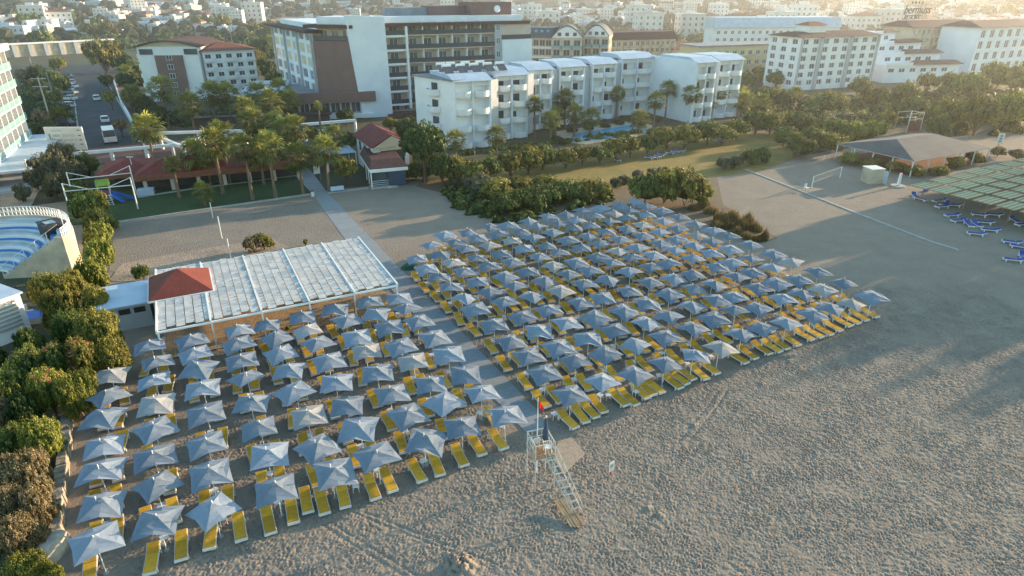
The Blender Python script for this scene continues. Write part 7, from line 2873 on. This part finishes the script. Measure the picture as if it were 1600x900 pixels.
g = random.Random(31)
blobs = []
while len(blobs) < 400:
    d, a = g.uniform(235, 470), g.uniform(-.76, .76)
    x, y = d * math.sin(a), d * math.cos(a)
    if (y < 262 and x > -120) or (-290 < x < -125 and y < 352) or (-175 < x < -140 and y < 300) or (y < 300 and abs(x) < 175 and x > -110):
        continue
    if g.random() > .5 + .5 * math.sin(x / 30 + 1) * math.cos(y / 28):
        continue
    r = g.uniform(2.0, 4.5)
    blobs.append((x, y, float(terrain(x, y)), r, r * g.uniform(.8, 1.2), r * g.uniform(1.1, 1.9)))
me = leaf_cloud("far_woods", blobs, 62000, 0.55, 3, "mid", 12, 0.38, core=0.8)
tag(put(bpy.data.objects.new("far_woods", me)), "scattered trees and shrubs over the plain behind the hotels", "woods", kind="stuff")


def house_kit(L, D, H, wall, roof, style):
    w_ = MB(); w_.box(-L / 2, L / 2, -D / 2, D / 2, -3, H)
    r_ = MB()
    if style == "hip":
        r_.hull([(-L / 2 - .4, -D / 2 - .4, H), (L / 2 + .4, -D / 2 - .4, H), (L / 2 + .4, D / 2 + .4, H), (-L / 2 - .4, D / 2 + .4, H)],
                [(-L / 5, -.1, H + 1.9), (L / 5, -.1, H + 1.9), (L / 5, .1, H + 1.9), (-L / 5, .1, H + 1.9)])
    elif style == "flat":
        r_.box(-L / 2 - .2, L / 2 + .2, -D / 2 - .2, D / 2 + .2, H + .003, H + .35)
        r_.box(-L / 6, L / 8, -D / 6, D / 6, H + .36, H + 1.8)
    else:
        n = 8
        for j in range(n):
            a0, a1 = math.pi * j / n, math.pi * (j + 1) / n
            p = (-math.cos(a0) * D / 2, math.sin(a0) * 1.6); q = (-math.cos(a1) * D / 2, math.sin(a1) * 1.6)
            r_.hull([(-L / 2, p[0], H), (L / 2, p[0], H), (L / 2, q[0], H), (-L / 2, q[0], H)], [(-L / 2, p[0], H + p[1] + .02), (L / 2, p[0], H + p[1] + .02), (L / 2, q[0], H + q[1] + .02), (-L / 2, q[0], H + q[1] + .02)])
    win = MB()
    fl = max(1, int(H / 3))
    nb = max(2, int(L / 3))
    if style != "tunnel":
        for f in range(fl):
            for k in range(nb):
                x = -L / 2 + (k + .5) * L / nb
                win.box(x - .5, x + .5, -D / 2 - .05, -D / 2 - .004, 1 + f * 3, 2.3 + f * 3)
            for k in range(2):
                y = -D / 4 + k * D / 2
                win.box(-L / 2 - .05, -L / 2 - .004, y - .5, y + .5, 1 + f * 3, 2.3 + f * 3)
    return (w_.mesh("wall", M[wall]), r_.mesh("roof", M[roof]), win.mesh("windows", M["glass"]) if win.v else None)


M["plastic_sheet"] = surf("plastic_sheet", (0.55, 0.6, 0.66), (0.42, 0.48, 0.55), .2, .4, .4)
M["house_white"] = surf("house_white", (0.72, 0.7, 0.68), (0.6, 0.58, 0.56), .3, .8, per_object=.2)
M["house_pink"] = surf("house_pink", (0.55, 0.42, 0.36), (0.48, 0.36, 0.3), .3, .8, per_object=.2)
KITS = {"white_flat": (house_kit(11, 9, 6.5, "house_white", "house_white", "flat"), "town_house", "house", "white flat-roofed town house"),
        "white_red": (house_kit(11, 9, 6, "house_white", "terracotta", "hip"), "town_house", "house", "white town house with red hipped roof"),
        "pink_red": (house_kit(10, 9, 5.5, "house_pink", "terracotta", "hip"), "town_house", "house", "pinkish town house with red roof"),
        "block": (house_kit(14, 11, 13, "house_white", "house_white", "flat"), "apartment_block", "apartments", "white four-storey apartment block"),
        "block_red": (house_kit(16, 11, 10, "house_white", "terracotta", "hip"), "apartment_block", "apartments", "white apartment block with red roof"),
        "tunnel": (house_kit(34, 8, 2.0, "plastic_sheet", "plastic_sheet", "tunnel"), "greenhouse", "greenhouse", "long pale plastic-covered greenhouse"),
        "shed": (house_kit(26, 14, 4, "plastic_sheet", "pale_roof", "flat"), "warehouse", "warehouse", "wide pale warehouse with flat roof")}


def far_house(kit, px, py, label, group, rz=None, s=1.0):
    hit = far_site(px, py)
    if not hit:
        return
    (w_, r_, wi), name, cat, base = KITS[kit]
    t = thing(name, label, cat, (hit[0], hit[1], hit[2]), rz if rz is not None else rnd.uniform(-.6, .8), group)
    t.scale = (s, s, s)
    inst("wall", w_, t)
    inst("roof", r_, t)
    if wi:
        inst("windows", wi, t)


# the ones that stand out, each with its own description
for kit, px, py, rz, s, lab in [
    ("block", 398, 34, .15, 1.15, "white tower block with red-brown top left of the big hotel"),
    ("block", 372, 36, .1, .75, "lower white block attached left of the white tower block"),
    ("shed", 545, 18, -.3, .6, "white hall on the slope above the big hotel"),
    ("white_flat", 155, 5, 0, 1.2, "white hall high on the left slope near the top border"),
    ("tunnel", 200, 19, 0, .9, "bright greenhouse alone on the dark left slope"),
    ("block", 912, 34, .2, .8, "pale blue twin block with roof tanks, left one"),
    ("block", 945, 34, .2, .8, "pale blue twin block with roof tanks, right one"),
    ("block", 830, 36, .1, 1.1, "white block cluster behind the slate-roofed hotel"),
    ("white_flat", 858, 38, .1, 1.5, "broad white block right of the block cluster"),
    ("white_flat", 803, 38, .1, 1.3, "white block left of the block cluster"),
    ("block", 1042, 12, .1, .8, "white block on the slope above the twin blocks"),
    ("block", 1077, 22, .1, .8, "white block on the slope right of the centre"),
    ("block", 1120, 32, .1, 1.0, "white stepped block behind the yellow apartments, left"),
    ("block_red", 1100, 52, .1, 1.1, "cream block with red roof behind the yellow low hotel"),
    ("block", 995, 42, .1, 1.2, "white block behind the brown mansard roofs"),
    ("block", 1180, 12, .1, .9, "white block near the top border right of centre"),
    ("shed", 1480, 10, -.3, .7, "pale tilted hall near the top border on the right"),
    ("tunnel", 1240, 42, .1, 1.4, "long white terrace roof behind the pale blue mansard hotel"),
    ("block", 1250, 42, .1, 1.2, "white block with roof tanks behind the striped hotel"),
    ("tunnel", 1345, 34, .05, 1.5, "long white-roofed hall behind the terraced hotel"),
    ("white_red", 1560, 22, .2, 1.3, "house with red roof on the right hill"),
    ("block", 1010, 60, .1, 1.15, "white block rising between the mansard hotel and red roof hotel"),
    ("block", 1075, 60, .1, 1.1, "white block directly behind the low yellow hotel"),
    ("block_red", 1150, 58, .1, 1.2, "white red-roofed block behind the yellow apartments' left half"),
    ("block", 1215, 55, .1, 1.1, "white block behind the yellow apartments' right half"),
    ("block_red", 1345, 52, .1, 1.1, "white red-roofed block behind the striped white hotel's right end"),
    ("block", 1385, 50, .1, 1.1, "white block between the striped hotel and the lettered one"),
    ("block", 700, 22, .1, 1.0, "white block behind the big hotel's roof boxes"),
    ("shed", 600, 14, .1, .8, "pale hall on the slope behind the big hotel"),
    ("block", 1400, 44, .2, 1.1, "white block beside the rooftop lettering"),
]:
    far_house(kit, px, py, lab, None, rz, s)

zones = [("left slope", (0, 360, 2, 52), 120), ("slope behind the big hotel", (360, 790, 2, 28), 45), ("centre plain", (790, 1110, 4, 40), 75),
         ("right plain", (1110, 1420, 2, 48), 100), ("right hill", (1420, 1600, 4, 46), 60)]
pick = ["white_flat", "white_red", "pink_red", "tunnel", "block_red", "tunnel", "shed", "white_flat", "block", "tunnel"]
for zn, (x0, x1, y0, y1), cnt in zones:
    n_ = 0
    for k in range(cnt):
        kit = pick[rnd.randrange(10)] if zn != "right hill" else ["white_flat", "white_red", "pink_red", "white_flat"][rnd.randrange(4)]
        px = rnd.uniform(x0, x1)
        py = y0 + (y1 - y0) * rnd.random() ** .8
        if kit in ("block", "block_red") and rnd.random() < .75:
            kit = "white_flat"
        base = KITS[kit][3]
        lab = base + " scattered on the " + zn
        far_house(kit, px, py, lab, lab + "s", None, rnd.uniform(.5, .9) * (1.25 if py > 28 else 1))
# larger single trees in the middle distance
g2 = random.Random(77)
k = 0
for (px, py) in [(142, 58), (155, 55), (172, 60), (25, 42), (40, 48), (60, 45), (110, 42), (200, 52), (70, 78), (330, 42), (350, 48), (400, 55), (425, 60),
                 (310, 45), (1090, 60), (1255, 50), (1380, 40), (1300, 42), (1570, 30), (1590, 35), (1540, 30), (1500, 28), (1060, 30), (965, 30)]:
    hit = far_site(px, py)
    if hit:
        tree(hit[0], hit[1], g2.uniform(4, 7), g2.uniform(7, 11), 2, g2.choice(["mid", "deep", "olive"]),
             "lone tree in the far town, %s of those picked out" % nth(k) if False else "distant bushy tree standing among the far town houses", "trees among the far town houses", "far", z=hit[2])
    k += 1
# ================================================================== LIGHT, AIR AND CAMERA
SUN_EL, SUN_AZ = R(9.0), R(31)     # azimuth from +X towards +Y
w = bpy.data.worlds.new("World")
scene.world = w
w.use_nodes = True
nt = w.node_tree
bg = nt.nodes["Background"]
sky = nt.nodes.new("ShaderNodeTexSky")
sky.sky_type = "NISHITA"
sky.sun_disc = False
sky.sun_elevation = SUN_EL
sky.sun_rotation = math.pi / 2 - SUN_AZ
sky.air_density = 1.2
sky.dust_density = 0.6
sky.ozone_density = 1.0
tn = nt.nodes.new("ShaderNodeMix")
tn.data_type = "RGBA"
tn.blend_type = "MULTIPLY"
tn.inputs[0].default_value = 1
tn.inputs[7].default_value = (0.8, 1.0, 1.07, 1)
nt.links.new(sky.outputs[0], tn.inputs[6])
nt.links.new(tn.outputs[2], bg.inputs[0])
bg.inputs[1].default_value = SKY_STRENGTH
sun = bpy.data.lights.new("sun", "SUN")
sun.energy = SUN_STRENGTH
sun.angle = R(0.5)
sun.color = (1.0, 0.73, 0.46)
so = bpy.data.objects.new("sun", sun)
d = Vector((math.cos(SUN_EL) * math.cos(SUN_AZ), math.cos(SUN_EL) * math.sin(SUN_AZ), math.sin(SUN_EL)))
so.rotation_euler = d.to_track_quat("Z", "Y").to_euler()
put(so)
if HAZE:
    mb = MB()
    mb.box(-3000, 3000, 60, 4500, -20, 62)
    m = bpy.data.materials.new("haze")
    m.use_nodes = True
    n = m.node_tree
    n.nodes.remove(n.nodes["Principled BSDF"])
    vs = n.nodes.new("ShaderNodeVolumeScatter")
    vs.inputs["Color"].default_value = (0.95, 0.97, 1.0, 1)
    vs.inputs["Density"].default_value = HAZE
    vs.inputs["Anisotropy"].default_value = 0.5
    n.links.new(vs.outputs[0], n.nodes["Material Output"].inputs["Volume"])
    o = mb.build("haze", m)
    tag(o, kind="structure")
cam = bpy.data.cameras.new("camera")
cam.sensor_width = 36
cam.lens = 36 * FOC / 1600
cam.clip_end = 9000
cam.clip_start = 0.5
co_ = bpy.data.objects.new("camera", cam)
co_.location = (0, 0, EYE_Z)
co_.rotation_euler = (math.pi / 2 - PITCH, 0, 0)
put(co_)
scene.camera = co_
scene.view_settings.view_transform = "Standard"
scene.view_settings.look = "None"
scene.view_settings.exposure = 0
